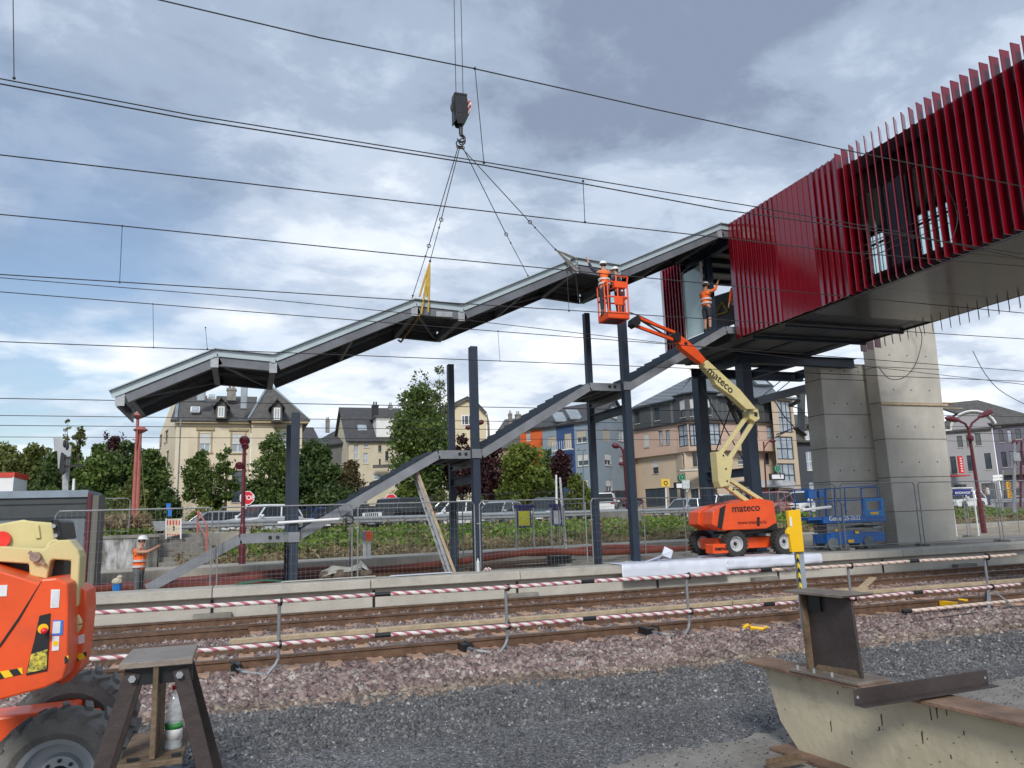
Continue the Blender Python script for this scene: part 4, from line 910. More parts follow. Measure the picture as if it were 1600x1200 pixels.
# door seam, control panel, stickers
def dec(pts, m, nm='sticker', off=.004, th=.003): 
    b = B(); b.xz(polyY(pts, Yb), Yb-off, Yb-off+th); return b.build(nm, m, nl)
dec([(62, 912), (66, 906), (31, 968), (6, 1004), (0, 1012), (-4, 1012), (28, 966)], m_black, 'door_seam')
dec([(62, 962), (79, 958), (77, 1000), (74, 1048), (41, 1055), (44, 1040), (54, 1000)], m_black, 'control_panel', .006, .005)
m_spk = mat('yellow_marked_panel', (.02, .02, .02), .5, 0, 0, 55, col2=(.80, .66, .08))
dec([(49, 1022), (75, 1014), (73, 1045), (43, 1051)], m_spk, 'control_decal', .009, .002)
b = B(); q = atY(68, 982, Yb); b.tube((q.x, Yb-.002, q.z), (q.x, Yb-.012, q.z), .026, 16); b.build('yellow_disc', m_yellow, nl)
b = B(); q = atY(71, 984, Yb); b.tube((q.x, Yb-.012, q.z), (q.x, Yb-.05, q.z), .013, 12); b.ball((q.x+.004, Yb-.055, q.z), .017, 10, 6); b.build('stop_button', mat('red_plastic', (.75, .02, .04), .35), nl)
m_paper = mat('sticker_white', (.66, .68, .72), .4, 0, .1, 30); m_bluep = mat('sticker_blue', (.02, .16, .55), .4)
dec([(80, 921), (94, 921), (92, 949), (79, 950)], m_white); dec([(82, 923), (92, 923), (90, 946), (81, 947)], m_paper, 'sticker', .0062, .002)
dec([(83, 969), (99, 969), (98, 992), (81, 993)], m_bluep); dec([(83.5, 971), (95, 970.5), (94, 989), (82, 990)], m_paper, 'sticker', .0062, .002)
dec([(82, 994), (93, 994), (92, 1016), (81, 1017)], m_paper)
b = B(); q = atY(87, 1005, Yb); b.tube((q.x, Yb-.004, q.z), (q.x, Yb-.006, q.z), .014, 12); b.build('sticker', m_yellow, nl)
m_haz = stripemat('hazard_stripes', (.86, .55, .01), (.015, .015, .015), 0, 11.5, 8, .5)
dec([(101, 1026), (107, 1024), (107, 1035), (101, 1037)], m_haz, 'hazard_tape'); dec([(-20, 1053), (35, 1043), (36, 1053), (0, 1061), (-20, 1064)], m_haz, 'hazard_tape')
b = B(); b.xz(polyY([(108, 1025), (136, 1018), (135, 1028), (108, 1036)], Yb+.3), Yb+.292, Yb+.297); b.build('hazard_tape', m_haz, nl)
b = B(); b.xz(polyY([(103, 999), (132, 990), (132, 1004), (103, 1012)], Yb+.3), Yb+.292, Yb+.297); b.build('sticker', m_white, nl)
b = B(); b.xz(polyY([(103, 999), (112, 996), (112, 1009), (103, 1012)], Yb+.3), Yb+.289, Yb+.2915); b.build('warning_sticker', m_yellow, nl)
b = B(); q = atY(110, 975, Yb+.3); b.torus((q.x, Yb+.285, q.z), (.3, 1, 0), .05, .022, 16, 8); b.build('cream_hose_loop', m_cream, nl)
b = B(); q = atY(3, 923, Yb); b.box(q.x-.1, q.x+.025, Yb-.004, Yb-.001, q.z-.03, q.z+.03); b.build('sticker', m_white, nl)
Ya = 5.35
b = B(); b.xz(polyY([(-160, 850), (0, 818), (34, 812), (82, 817), (90, 860), (40, 862), (-160, 905)], Ya+.1), Ya+.12, Ya+.42); b.build('main_boom', m_cream, nl, bevel=.012)
b = B(); b.xz(polyY([(35, 811), (82, 811), (80, 817), (36, 817)], Ya+.1), Ya+.13, Ya+.4); b.xz(polyY([(79, 818), (84, 811), (92, 814), (97, 843), (85, 843)], Ya), Ya+.02, Ya+.45); b.build('boom_end_cap', m_black, nl, bevel=.008)
b = B(); b.xz(polyY([(52, 820), (60, 820), (63, 841), (55, 842)], Ya+.1), Ya+.105, Ya+.12); b.build('cover_plate', m_cream, nl, bevel=.004)
b = B()
for q in ((84, 822), (87, 837)): w_ = atY(*q, Ya); b.tube((w_.x, Ya+.02, w_.z), (w_.x, Ya-.01, w_.z), .012, 8)
b.build('bolt', m_galvb, nl)
arm = polyY([(-160, 862), (0, 854), (68, 858), (80, 850), (92, 844), (109, 844), (122, 860), (125, 870), (121, 948), (108, 950), (111, 876), (82, 874), (78, 878), (73, 905), (46, 900), (45, 881), (0, 878), (-160, 885)], Ya-.12)
b = B(); b.xz(arm, Ya-.12, Ya+.08); b.build('folded_arm', m_cream, nl, bevel=.006)
b = B(); w_ = atY(57, 870, Ya-.12); b.tube((w_.x, Ya-.12, w_.z), (w_.x, Ya-.16, w_.z), .028, 12); b.beam((w_.x-.035, Ya-.14, w_.z+.03), (w_.x+.05, Ya-.14, w_.z-.045), .018, .018); b.build('pivot_pin', mat('worn_pin', (.28, .22, .18), .5, .5, .3, 20), nl)
b = B(); w_ = atY(77, 857, Ya-.12); b.torus((w_.x, Ya+.09, w_.z-.01), (0, 1, 0), .05, .016, 18, 6); b.build('bearing_ring', m_cream, nl)
b = B(); w_ = atY(1, 843, Ya); b.tube((w_.x-.02, Ya+.11, w_.z), (w_.x-.02, Ya+.095, w_.z), .048, 24); b.build('red_disc', mat('red_disc', (.75, .03, .02), .35), nl)
b = B(); b.box(-1.5, -1.0, Ya, Ya+.5, 1.5, 1.75); b.build('valve_block', m_black, nl)

# ================================================================ blue scissor lift
sc = thing('scissor_lift', 'blue scissor lift with guard rails in front of the concrete pillars', 'scissor lift', (19, 20.4, PT))
Ys = 20.02
X = lambda px, py=820: atY(px, py, Ys).x
Z = lambda py, px=1330: atY(px, py, Ys).z
b = B(); b.box(X(1292), X(1383), Ys+.04, Ys+.72, Z(848), Z(833)); b.box(X(1296), X(1345), Ys+.01, Ys+.04, Z(850), Z(830)); b.build('chassis', m_bluel, sc, bevel=.02)
for px in (1300, 1356):
    for y, fc in ((Ys+.06, -1), (Ys+.68, 1)):
        w = B(); c = Vector((X(px), y, PT+.20)); w.lathe([(.02, -.05), (.17, -.06), (.2, -.045), (.2, .045), (.17, .06), (.02, .05)], 20, c, (0, 1, 0)); w.build('wheel', mat('non_marking_tyre', (.16, .19, .20), .8, 0, .1), sc)
for k in range(4):
    b = B(); z = Z(831)+.02+k*.075
    for y in (Ys+.08, Ys+.66): b.beam((X(1294), y, z), (X(1374), y, z+.055*(1 if k % 2 else -1)+.03), .04, .06)
    b.build('scissor_arm', m_galv, sc)
b = B(); b.box(X(1287), X(1386), Ys, Ys+.78, Z(817)+.01, Z(806)); b.box(X(1264), X(1290), Ys+.03, Ys+.75, Z(811), Z(806)); b.build('platform', m_bluel, sc, bevel=.01)
b = B(); zr, zd = Z(762), Z(806); r_ = .02
for y in (Ys+.03, Ys+.75):
    b.tube((X(1290), y, zr-.03), (X(1378), y, zr+.05), r_, 6); b.tube((X(1268), y, zr-.05), (X(1292), y, zr-.03), r_, 6); b.tube((X(1268), y, zr-.42), (X(1378), y, zr-.38), r_, 6)
    for px in (1270, 1295, 1308, 1318, 1350, 1377): b.tube((X(px), y, zd), (X(px, 800), y, zr), r_, 6)
for px in (1268, 1378): b.tube((X(px), Ys+.03, zr), (X(px), Ys+.75, zr), r_, 6); b.tube((X(px), Ys+.03, zr-.4), (X(px), Ys+.75, zr-.4), r_, 6)
b.path([(X(1300), Ys+.0, Z(808)), (X(1306), Ys, Z(790)), (X(1297), Ys, Z(784))], .015, 5); b.path([(X(1325), Ys+.0, Z(800)), (X(1323), Ys, Z(790)), (X(1312), Ys, Z(780))], .015, 5)
b.build('guard_rail', m_bluel, sc)
m_blb = mat('bright_blue_panel', (.01, .20, .55), .4, 0, .08, 3)
b = B(); x0, x1 = X(1352), X(1384); z0, z1 = Z(808), Z(779)
for a in ((x0, x0+.14, z0, z1), (x1-.14, x1, z0, z1), (x0+.14, x1-.14, z0, z0+.2), (x0+.14, x1-.14, z1-.1, z1)): b.box(a[0], a[1], Ys-.02, Ys+.01, a[2], a[3])
b.build('entry_gate', m_blb, sc)
b = B(); b.box(X(1268), X(1279), Ys-.02, Ys+.2, Z(777), Z(765)); b.box(X(1284), X(1292), Ys-.03, Ys+.1, Z(776), Z(766)); b.build('control_box', m_bluel, sc, bevel=.01)
b = B()
for k in range(5): b.box(X(1372), X(1386), Ys+.2, Ys+.7, Z(850)+.02+k*.15, Z(850)+.04+k*.15)
for px in (1371, 1386): b.tube((X(px), Ys+.2, Z(851)), (X(px), Ys+.2, Z(812)), .015, 6)
b.build('ladder_rung', m_galvb, sc)
b = B()
for px0, px1, py0, py1 in ((1322, 1331, 843, 848), (1334, 1340, 830, 834), (1303, 1307, 826, 829), (1361, 1374, 801, 805)): b.box(X(px0), X(px1), Ys-.028, Ys-.021, Z(py1), Z(py0))
b.build('yellow_sticker', m_yellow, sc)
text('Genie GS-2632', 'lettering', m_white, sc, (X(1321), Ys-.006, Z(809.5)-.0), (1, 0, .0), (0, 0, 1), .20, bold=.004, sx=1.0)
# ================================================================ barrier of striped tubes clamped to the near rail
m_tube = stripemat('red_white_wound_tape', (.66, .61, .59), (.40, .13, .16), 0, 5.2, 8.0, .58, var=.06)
m_tubew = stripemat('faded_striped_tube', (.60, .52, .45), (.42, .22, .18), 0, 5.2, 8.0, .72, var=.06)
YBq = 11.62
posts = [(-1.9, 'first'), (.53, 'a'), (3.88, 'b'), (7.08, 'c'), (10.47, 'd'), (13.82, 'e')]
plab = {-1.9: 'barrier post hidden behind the near lift', .53: 'slim galvanised barrier post right of the left steel sawhorse', 3.88: 'galvanised barrier post bent at its foot, in the middle of the near rail', 7.08: 'galvanised barrier post bent at its foot, in front of the lift wheels', 10.47: 'galvanised barrier post rising behind the brown steel stub', 13.82: 'rightmost barrier post with yellow clamp and splayed foot'}
for x, _ in posts:
    t = thing('barrier_post', plab[x], 'barrier post', (x, YBq, -.1), 0, 'posts of the striped rail barrier')
    b = B(); b.path([(x, YBq, .86), (x, YBq, .05), (x-.04, YBq-.02, -.03), (x-.14, YBq-.05, -.13), (x-.2, YBq-.05, -.14)], .024, 8); b.path([(x-.18, YBq-.03, -.14), (x-.45, YBq+.1, -.10), (x-.55, YBq+.35, -.08)], .026, 6); b.build('post_tube', m_galv, t, smooth=False)
    b = B(); b.box(x-.62, x-.5, YBq+.3, YBq+.62, -.12, -.03); b.path([(x-.52, YBq+.1, -.03), (x-.58, YBq+.0, .03), (x-.63, YBq+.15, .04)], .02, 6); b.build('rail_clamp', m_black if x != 13.82 else m_yellow, t)
    b = B()
    for z in (.82, .25): b.torus((x+.02, YBq-.06, z), (1, 0, 0), .045, .018, 10, 5); b.beam((x, YBq, z), (x+.02, YBq-.06, z), .03, .03)
    b.build('tube_holder', m_black, t)
x = 13.82; b = B()
for dx, dy in ((-.35, -.25), (.3, -.3), (.1, .25)): b.beam((x, YBq, .25), (x+dx, YBq+dy, -.14), .05, .03)
t = bpy.data.objects.get('barrier_post.005'); b.build('splayed_foot', m_galv, t)
# tubes, joined by dark sleeves
joints = [-3.2, 1.95, 5.22, 8.62, 11.95, 14.6]
seq = ['partly behind the near lift', 'left of the middle', 'in the middle of the picture', 'in front of the yellow signal box', 'at the far right']
for lvl, z, m, nm in ((0, .835, m_tube, 'upper'), (1, .262, m_tube, 'lower')):
    for k, (x0, x1) in enumerate(zip(joints[:-1], joints[1:])):
        t = thing('barrier_tube', '%s striped barrier tube %s' % (nm, seq[k]), 'barrier tube', (x0, YBq-.06, z), 0, 'striped barrier tubes')
        b = B(); n = 10; b.path([(x0+(x1-x0)*i/n+(.09 if i == 0 else 0), YBq-.06, z-.012*math.sin(math.pi*i/n)) for i in range(n+1)], .031, 10); b.build('striped_tube', m if x0 < 8 or lvl == 1 else m_tubew, t, smooth=True)
        b = B(); b.tube((x0-.10, YBq-.06, z), (x0+.13, YBq-.06, z), .034, 10); b.build('sleeve', m_black, t)
t = thing('barrier_tube', 'spare striped tube lying on the sleepers below the rightmost barrier post', 'barrier tube', (13, 11.4, -.05), 0, 'striped barrier tubes')
b = B(); b.path([(11.6, 11.5, -.05), (13.5, 11.45, -.03), (16.4, 11.5, -.02)], .034, 10); b.build('striped_tube', m_tubew, t, smooth=True)
b = B(); b.tube((11.5, 11.5, -.05), (11.7, 11.5, -.05), .04, 8); b.build('sleeve', m_black, t)
b = B(); b.path([(10.0, 10.6, -.12), (10.9, 10.7, -.10), (11.6, 10.9, -.11), (12.4, 10.95, -.1), (13.3, 11.2, -.12), (14.1, 11.3, -.1)], .008, 5); tag(b.build('cable', m_black), 'thin black cable lying on the ballast behind the steel stub', 'cable')
b = B(); b.path([(14.2, 11.2, -.1), (14.6, 11.1, -.03), (15.0, 11.2, -.02), (15.6, 11.3, -.1), (16.5, 11.2, -.12)], .028, 6); tag(b.build('cable', m_black), 'thick black cable looping right of the rightmost barrier post', 'cable')
b = B(); b.path([(8.05, 11.5, -.08), (8.1, 11.45, -.03), (8.2, 11.52, -.09), (8.35, 11.4, -.11), (8.5, 11.5, -.1)], .03, 5); tag(b.build('yellow_strap', m_yellow), 'crumpled yellow strap on a sleeper left of the yellow signal box', 'strap')

# yellow box on a striped pole
sb = thing('signal_box', 'tall yellow box on a grey pole with black and yellow striped edge', 'signal box', (8.9, 11.05, -.2))
m_hz2 = stripemat('pole_hazard_stripes', (.80, .60, .02), (.02, .02, .02), 2, 6.2, 9, .5)
p0 = atY(1232, 797, 11.0); p1 = atY(1254, 863, 11.0)
b = B(); b.xz(polyY([(1231.5, 798), (1250.5, 796), (1257, 862), (1238, 863), (1234, 836), (1230, 834), (1231, 828), (1234.5, 824)], 11.0), 11.0, 11.07); b.build('box', m_yellow, sb, bevel=.006)
b = B(); b.xz(polyY([(1233.5, 808), (1236, 808), (1237.5, 823), (1234, 822)], 11.0), 10.99, 10.998); b.build('label_plate', m_white, sb)
q0 = atY(1252, 862, 11.05)
b = B(); b.box(q0.x-.055, q0.x+.055, 11.06, 11.17, -.2, q0.z+.02); b.build('pole', mat('pole_grey_blue', (.30, .35, .40), .5, .2), sb)
b = B(); b.box(q0.x-.09, q0.x-.057, 11.05, 11.08, -.2, q0.z+.02); b.build('striped_edge', m_hz2, sb)

# ================================================================ site fences
m_fencet = mat('fence_tube', (.25, .26, .27), .45, .4, .15, 6)
def fence(p, q, lab, z0=.28, h=2.06, dark=False, group='wire mesh site fence panels', double=True):
    p = Vector((*p, z0)); q = Vector((*q, z0)); L_ = (q-p).length; t = thing('fence_panel', lab, 'fence panel', p, math.atan2(q.y-p.y, q.x-p.x), group)
    mm = m_galv if dark else m_fencet; b = B(); r = .019
    b.path([(0.03, 0, 0), (.03, 0, h-.1), (.10, 0, h), (L_-.10, 0, h), (L_-.03, 0, h-.1), (L_-.03, 0, 0)], r, 6); b.tube((.03, 0, .12), (L_-.03, 0, .12), r*.8, 6)
    b.build('frame', mm, t, world=False)
    b = B(); n = int(L_/.11)
    for i in range(1, n): b.tube((L_*i/n, 0, .12), (L_*i/n, 0, h-.01), .0014, 3, cap=False)
    for i in range(1, 9): b.tube((.03, .004, h*i/9), (L_-.03, .004, h*i/9), .0020, 3, cap=False)
    b.build('wire_mesh', m_galvb, t, world=False)
    b = B(); b.ob((0, 0, .02), (.22, .6, .12)); b.build('foot_block', m_concd, t, world=False, bevel=.02)
    b = B(); b.ob((0, 0, h*.72), (.10, .05, .03)); b.build('coupler', m_galvb, t, world=False)
    return t
FY = 19.56
fx = [-3.95, -.58, 2.65, 5.80, 8.97]
fl = ['site fence panel between the shelter and the left worker', 'site fence panel in front of the lowest stair flight', 'site fence panel left of the leaning ladder', 'site fence panel between the ladder and the man in yellow']
for k in range(4): fence((fx[k]+.04, FY), (fx[k+1]-.04, FY), fl[k])
fence((9.05, FY), (13.0, 21.15), 'site fence panel behind the white sheets on the platform')
fence((13.1, 21.15), (15.55, 21.2), 'short site fence panel right behind the lift body', PT)
fence((16.2, 21.2), (17.75, 19.85), 'site fence panel set at an angle left of the blue scissor lift', PT)
fence((17.85, 19.82), (20.95, 19.82), 'site fence panel across the blue scissor lift and concrete pillars', PT)
fence((21.05, 19.82), (24.5, 19.85), 'site fence panel right of the front concrete pillar', PT)
fence((24.6, 19.85), (28.0, 20.3), 'site fence panel at the right edge of the picture', PT)
for k, (a, c) in enumerate([((3.0, 23.4), (6.4, 23.6)), ((6.5, 23.6), (9.9, 23.8)), ((10.0, 23.8), (13.2, 24.1))]):
    fence(a, c, ['dark rear fence panel behind the second stair flight', 'dark rear fence panel behind the tall posts', 'dark rear fence panel behind the man in yellow'][k], .3, 2.0, True)
fence((25.5, 24.5), (28.9, 24.9), 'rear fence panel right of the pillars near the grass bank', .5, 1.95, True)
fence((29.0, 24.9), (32.4, 25.3), 'rear fence panel under the right maroon street lamp', .5, 1.95, True)

# ================================================================ things lying on the platform
def cloth(lab, quads, m, th=.012, name='protective_sheet', cat='sheet', group=None):
    b = B()
    for qd in quads:
        n = len(qd); dn = [Vector(p)-Vector((0, 0, th)) for p in qd]; b.add([Vector(p) for p in qd]+dn, [tuple(range(n)), tuple(range(2*n-1, n-1, -1))]+[(i, i+n, (i+1) % n+n, (i+1) % n) for i in range(n)])
    o = b.build(name, m); tag(o, lab, cat, group); return o
m_sheet = mat('white_sheeting', (.62, .66, .76), .45, 0, .06, 1.2, bump=.3, bs=5)
def drape(lab, x0, x1, yb, zdrop, seed, group='white sheets over the platform edge'):
    nx, prof = 60, []
    ys = [yb, 19.9, 19.2, 18.9, 18.64, 18.605, 18.60, 18.595, 18.59]; zs = [PT+.02, PT+.02, PT+.018, PT+.018, PT+.018, PT-.005, PT-zdrop*.33, PT-zdrop*.66, PT-zdrop]
    r = np.random.default_rng(seed); ph = r.uniform(0, 6, 4); V = []
    for j, (y, z) in enumerate(zip(ys, zs)):
        for i in range(nx):
            x = x0+(x1-x0)*i/(nx-1); wv = .012*math.sin(x*5+ph[0]+j*.6)+.008*math.sin(x*11+ph[1]-j)
            if j >= 5: V.append((x+.02*math.sin(j+ph[2]), y-abs(wv)*1.2-.002*(j-5), z+.006*math.sin(x*3+ph[3])))
            else: V.append((x, y, z+abs(wv)*.8))
    Fq = [(j*nx+i, j*nx+i+1, (j+1)*nx+i+1, (j+1)*nx+i) for j in range(len(ys)-1) for i in range(nx-1)]
    o = loc_mesh(V, Fq, 'protective_sheet', m_sheet, smooth=False); tag(o, lab, 'sheet', group)
    s = o.modifiers.new('solid', 'SOLIDIFY'); s.thickness = .006
    return o
xs0 = atY(972, 888, 18.6).x; xs1 = atY(1135, 872, 18.6).x; xs2 = atY(1283, 866, 18.6).x
drape('long white sheet hanging deepest over the platform edge, left of the lift', xs0, xs1+.05, 19.7, .40, 3)
drape('white sheet under the lift wheels hanging a little over the platform edge', xs1-.02, atY(1245, 868, 18.6).x, 20.6, .26, 5)
drape('short white sheet end right behind the yellow signal box', atY(1250, 866, 18.6).x, xs2, 19.9, .24, 8)
q = atY(1040, 872, 19.0)
cloth('crumpled white sheet corner standing up left of the lift wheels', [[(q.x-.6, 19.0, PT+.05), (q.x-.1, 19.0, PT+.20), (q.x+.05, 19.1, PT+.42), (q.x-.05, 19.3, PT+.05)], [(q.x-.1, 19.0, PT+.20), (q.x+.22, 18.95, PT+.30), (q.x+.05, 19.1, PT+.42)], [(q.x-.1, 19.0, PT+.20), (q.x+.15, 18.98, PT+.1), (q.x+.22, 18.95, PT+.3)]], m_sheet)
cloth('flat white strip lying on the coping left of the ladder', [[(3.4, 19.0, PT+.03), (5.0, 19.1, PT+.04), (5.0, 19.3, PT+.04), (3.5, 19.35, PT+.03)]], m_sheet)
cloth('thin white strip on the coping beneath the leftmost posts', [[(.9, 19.1, PT+.03), (3.1, 19.2, PT+.04), (3.1, 19.4, PT+.04), (1.0, 19.4, PT+.03)]], mat('dull_white_sheet', (.5, .5, .46), .7))
cloth('green netting bunched on the coping beside the leftmost posts', [[(-.1, 19.3, PT+.02), (.5, 19.2, PT+.1), (1.0, 19.3, PT+.04), (.6, 19.5, PT+.09), (0, 19.5, PT+.05)]], mat('green_net', (.03, .12, .08), .8), .03)
# heap under a clear plastic bag
hp = thing('covered_heap', 'low heap of rubble bags under pale plastic on the platform', 'covered heap', (2.55, 20.3, .3))
V = []; 
hx0 = atY(503, 880, 20.0).x; hx1 = atY(578, 880, 20.0).x
b = B()
for k in range(7): b.ball((hx0+.1+(hx1-hx0-.2)*k/6, 20.0+.08*math.sin(k*2), .62), .17, 10, 6, (1.1, 1.3, .7+.2*((k*7) % 3)/2))
b.build('rubble_bag', mat('brown_sacks', (.12, .09, .065), .9, 0, .4, 8, bump=.5, bs=20), hp, smooth=True)
b = B(); n = 20; pr = [(hx0-.05, .60), (hx0, .74), (hx0+.25, .86), (hx0+.7, .84), (hx0+.95, .88), (hx1-.25, .98), (hx1-.05, .80), (hx1+.03, .70)]
vs = []; fs = []
for j in range(6):
    for i, (x, z) in enumerate(pr): vs.append((x, 19.78+.12*j, z-.06*abs(j-2.5)+.03*math.sin(i*2.3+j*1.7)))
for j in range(5):
    for i in range(7): fs.append((j*8+i, j*8+i+1, (j+1)*8+i+1, (j+1)*8+i))
b.add(vs, fs); b.build('plastic_cover', mat('milky_plastic', (.42, .42, .38), .3, 0, .2, 6, bump=.6, bs=9), hp, smooth=True)
# conduits
def hose(lab, pts, r, m=m_hose, n=8, name='conduit', cat='conduit', group=None):
    P_ = [Vector(p) for p in pts]; out_ = []
    for i in range(len(P_)-1):
        for k in range(5):
            t = k/5; p_1 = P_[max(i-1, 0)]; p0_, p1_ = P_[i], P_[i+1]; p2_ = P_[min(i+2, len(P_)-1)]
            out_.append(.5*((2*p0_)+(p1_-p_1)*t+(2*p_1-5*p0_+4*p1_-p2_)*t*t+(3*p0_-p_1-3*p1_+p2_)*t**3))
    out_.append(P_[-1]); b = B(); b.path(out_, r, n); o = b.build(name, m, smooth=True); tag(o, lab, cat, group); return o
hose('thick orange brown conduit running across the site behind the posts', [(-6, 22.6, .35), (-2.5, 22.4, .42), (1, 22.8, .50), (4.2, 22.9, .55), (6.4, 23.0, .66), (9.0, 23.6, .80), (11, 24.0, .66), (14, 24.4, .62), (17, 24.8, .66)], .10)
hose('second conduit beside it, dipping behind the ladder foot', [(-6, 23.0, .4), (-2, 22.9, .5), (2, 23.1, .62), (5, 23.2, .5), (7.5, 23.6, .78), (9.5, 23.9, .72), (12, 24.3, .80), (15, 24.6, .6)], .09)
hose('reddish conduit on the ground left of the blue bucket', [(-5.5, 20.6, .2), (-4.4, 20.5, .40), (-3.4, 20.8, .52), (-2.4, 21.4, .46), (-.5, 21.8, .4), (1, 21.9, .35)], .11)
hose('dark conduit at the foot of the lowest stair flight', [(-3.2, 22.0, .52), (-1.5, 22.1, .5), (.5, 22.3, .42), (2.5, 22.4, .42)], .09, mat('dark_maroon_hose', (.11, .02, .02), .5))
# bucket, bottle, crate, ladder, tubes
q = atY(183, 915, 19.85); t = thing('bucket', 'small blue bucket topped with pale bag beside the left worker', 'bucket', (q.x, 19.85, .42))
b = B(); b.lathe([(.085, .40), (.10, .68), (.108, .69)], 16, (q.x, 19.85, 0)); b.build('pail', mat('bucket_blue', (.01, .17, .52), .4), t)
b = B(); b.ball((q.x, 19.85, .75), .11, 9, 5, (1.1, 1, .8)); b.ball((q.x+.05, 19.83, .84), .07, 7, 4, (1, 1, .8)); b.build('bag', mat('crumpled_bag', (.5, .44, .33), .8, 0, .2, 9, bump=.6, bs=18), t)
def bottle(lab, x, y, z, h, m_b, cap, lbl=None, smat=None):
    t = thing('water_bottle', lab, 'bottle', (x, y, z)); k = h/.33
    b = B(); pr = [(.001, 0), (.040, 0), (.044, .01)]
    for i in range(14): zz = .02+i*.014; pr.append((.044-(.003 if i % 2 else 0), zz))
    pr += [(.044, .225), (.040, .25), (.022, .29), (.014, .30), (.014, .312)]
    b.lathe([(r*k, zz*k) for r, zz in pr], 20, (x, y, z)); b.build('bottle_body', m_b, t, smooth=True)
    b = B(); b.tube((x, y, z+.308*k), (x, y, z+.33*k), .0165*k, 14); b.build('cap', cap, t)
    if lbl:
        b = B(); b.lathe([(.0452*k, .05*k), (.0452*k, .13*k)], 20, (x, y, z)); b.build('paper_label', lbl, t, smooth=True)
        b = B(); b.lathe([(.0455*k, .105*k), (.0455*k, .135*k)], 20, (x, y, z)); b.build('green_label_band', mat('label_green', (.03, .22, .05), .5, 0, .5, 60), t, smooth=True)
    return t
m_pet = mat('clear_plastic', (.80, .88, .95), .05, 0, .02, 20, alpha=.38, spec=1.0)
q = atY(747, 889, 19.2); bottle('clear plastic bottle standing on the coping beside the tall post', q.x, 19.2, PT+.005, .33, mat('cloudy_plastic', (.55, .58, .6), .2), m_white)
q = atY(879, 880, 19.55); t = thing('plastic_crate', 'black slotted crate on the platform left of the man in yellow', 'crate', (q.x, 19.9, .6))
b = B(); b.box(q.x-.30, q.x+.30, 19.62, 19.95, .62, .66); b.box(q.x-.30, q.x+.30, 19.62, 19.95, .80, .84); b.box(q.x-.29, q.x+.29, 19.7, 19.93, .66, .8)
for i in range(9): b.box(q.x-.30+i*.07, q.x-.27+i*.07, 19.615, 19.66, .66, .80)
b.build('crate_shell', m_black, t)
ld = thing('ladder', 'weathered double ladder leaning up against the underside of the second stair flight', 'ladder', (4.6, 20, .4))
for off, y in ((0, 19.6), (-.13, 19.75)):
    P_, Q_ = atY(712, 892, y)+Vector((off, 0, -.1)), atY(651, 735, y+.35)+Vector((off*.3, 0, .03))
    for sd in (-.0, .38):
        b = B(); b.beam(P_+Vector((0, sd, 0)), Q_+Vector((0, sd, 0)), .025, .07); b.build('stile', m_wood if off == 0 else m_galvb, ld)
    for k in range(1, 11):
        b = B(); c = P_.lerp(Q_, k/11); b.tube(c, c+Vector((0, .38, 0)), .014, 6); b.build('rung', m_galvb, ld)
def tubebar(lab, p, q, r=.035): t = B(); t.tube(p, q, r, 10); o = t.build('white_tube', m_white); tag(o, lab, 'tube'); return o
tubebar('long white tube fixed across the fence left of the ladder', atY(434, 817, 19.5), atY(530, 811, 19.5), .035)
tubebar('white tube fixed on the fence near the blue scissor lift', atY(1253, 797, 19.7), atY(1298, 792, 19.7), .045)
t = thing('cable_coil', 'black cable coil hanging on the fence at the end of the white tube', 'cable coil', (2.4, 19.45, 2))
q = atY(546, 812, 19.47); b = B(); b.torus(q, (0, 1, 0), .10, .014, 16, 5); b.torus(q+Vector((.01, -.02, -.02)), (0, 1, .1), .085, .014, 16, 5); b.path([q+Vector((-.1, 0, 0)), q+Vector((-.2, 0, .1)), q+Vector((-.28, 0, .3))], .008, 5); b.build('coiled_cable', m_black, t)
b = B(); q = atY(461, 885, 19.55); b.beam((q.x, 19.6, .6), (q.x, 19.6, 1.52), .05, .02, (0, 1, 0)); b.xz([(q.x-.04, 1.1), (q.x+.04, 1.1), (q.x+.04, 1.5), (q.x, 1.58), (q.x-.04, 1.5)], 19.57, 19.6); tag(b.build('survey_stake', mat('stake_orange', (.8, .2, .03), .7)), 'orange stake beside the leftmost steel post', 'stake')
b = B()
for k in range(5): b.ball((atY(757+k*2.5, 886-k, 19.3).x, 19.3+.02*k, PT+.04+.02*(k % 2)), .035, 7, 4)
tag(b.build('crumpled_tape', m_tube), 'crumpled red and white tape at the foot of the tall post', 'tape')
tp_ = B(); q = atY(1050, 990, 0+11.4)
# ================================================================ foreground: two steel trestles and beams
m_mill = mat('brown_mill_steel', (.066, .052, .050), .5, .4, .2, 3, bump=.12, bs=18, dirt=.2)
m_rustf = mat('light_rust_steel', (.155, .11, .070), .7, .2, .35, 9, bump=.2, bs=40)
m_mtop = mat('scratched_steel_top', (.27, .225, .19), .42, .45, .25, 4, bump=.1, bs=30, dirt=.3)
tr = thing('steel_sawhorse', 'brown steel trestle with splayed angle legs and bottle on its lower flange', 'sawhorse', (-.35, 4.2, -.12))
Yt = 4.05; a0 = atY(190, 1036, Yt); a1 = atY(297, 1029, Yt); zt_ = (a0.z+a1.z)/2; xc = (a0.x+a1.x)/2; wf_ = .155
yb1 = atZ(297, 1007, zt_).y; yb1 = min(max(yb1, Yt+.3), Yt+.6)
b = B(); b.box(xc-wf_, xc+wf_, Yt, yb1, zt_-.028, zt_); b.build('top_flange', m_mtop, tr, bevel=.003)
zb_ = atY(245, 1186, Yt+.12).z
b = B(); b.box(xc-.012, xc+.012, Yt+.004, yb1-.01, zb_+.028, zt_-.029); b.build('web', m_rustf, tr, bevel=.003)
b = B(); b.box(xc-.14, xc+.13, Yt-.02, yb1+.1, zb_, zb_+.026); b.build('bottom_flange', m_rustf, tr, bevel=.003)
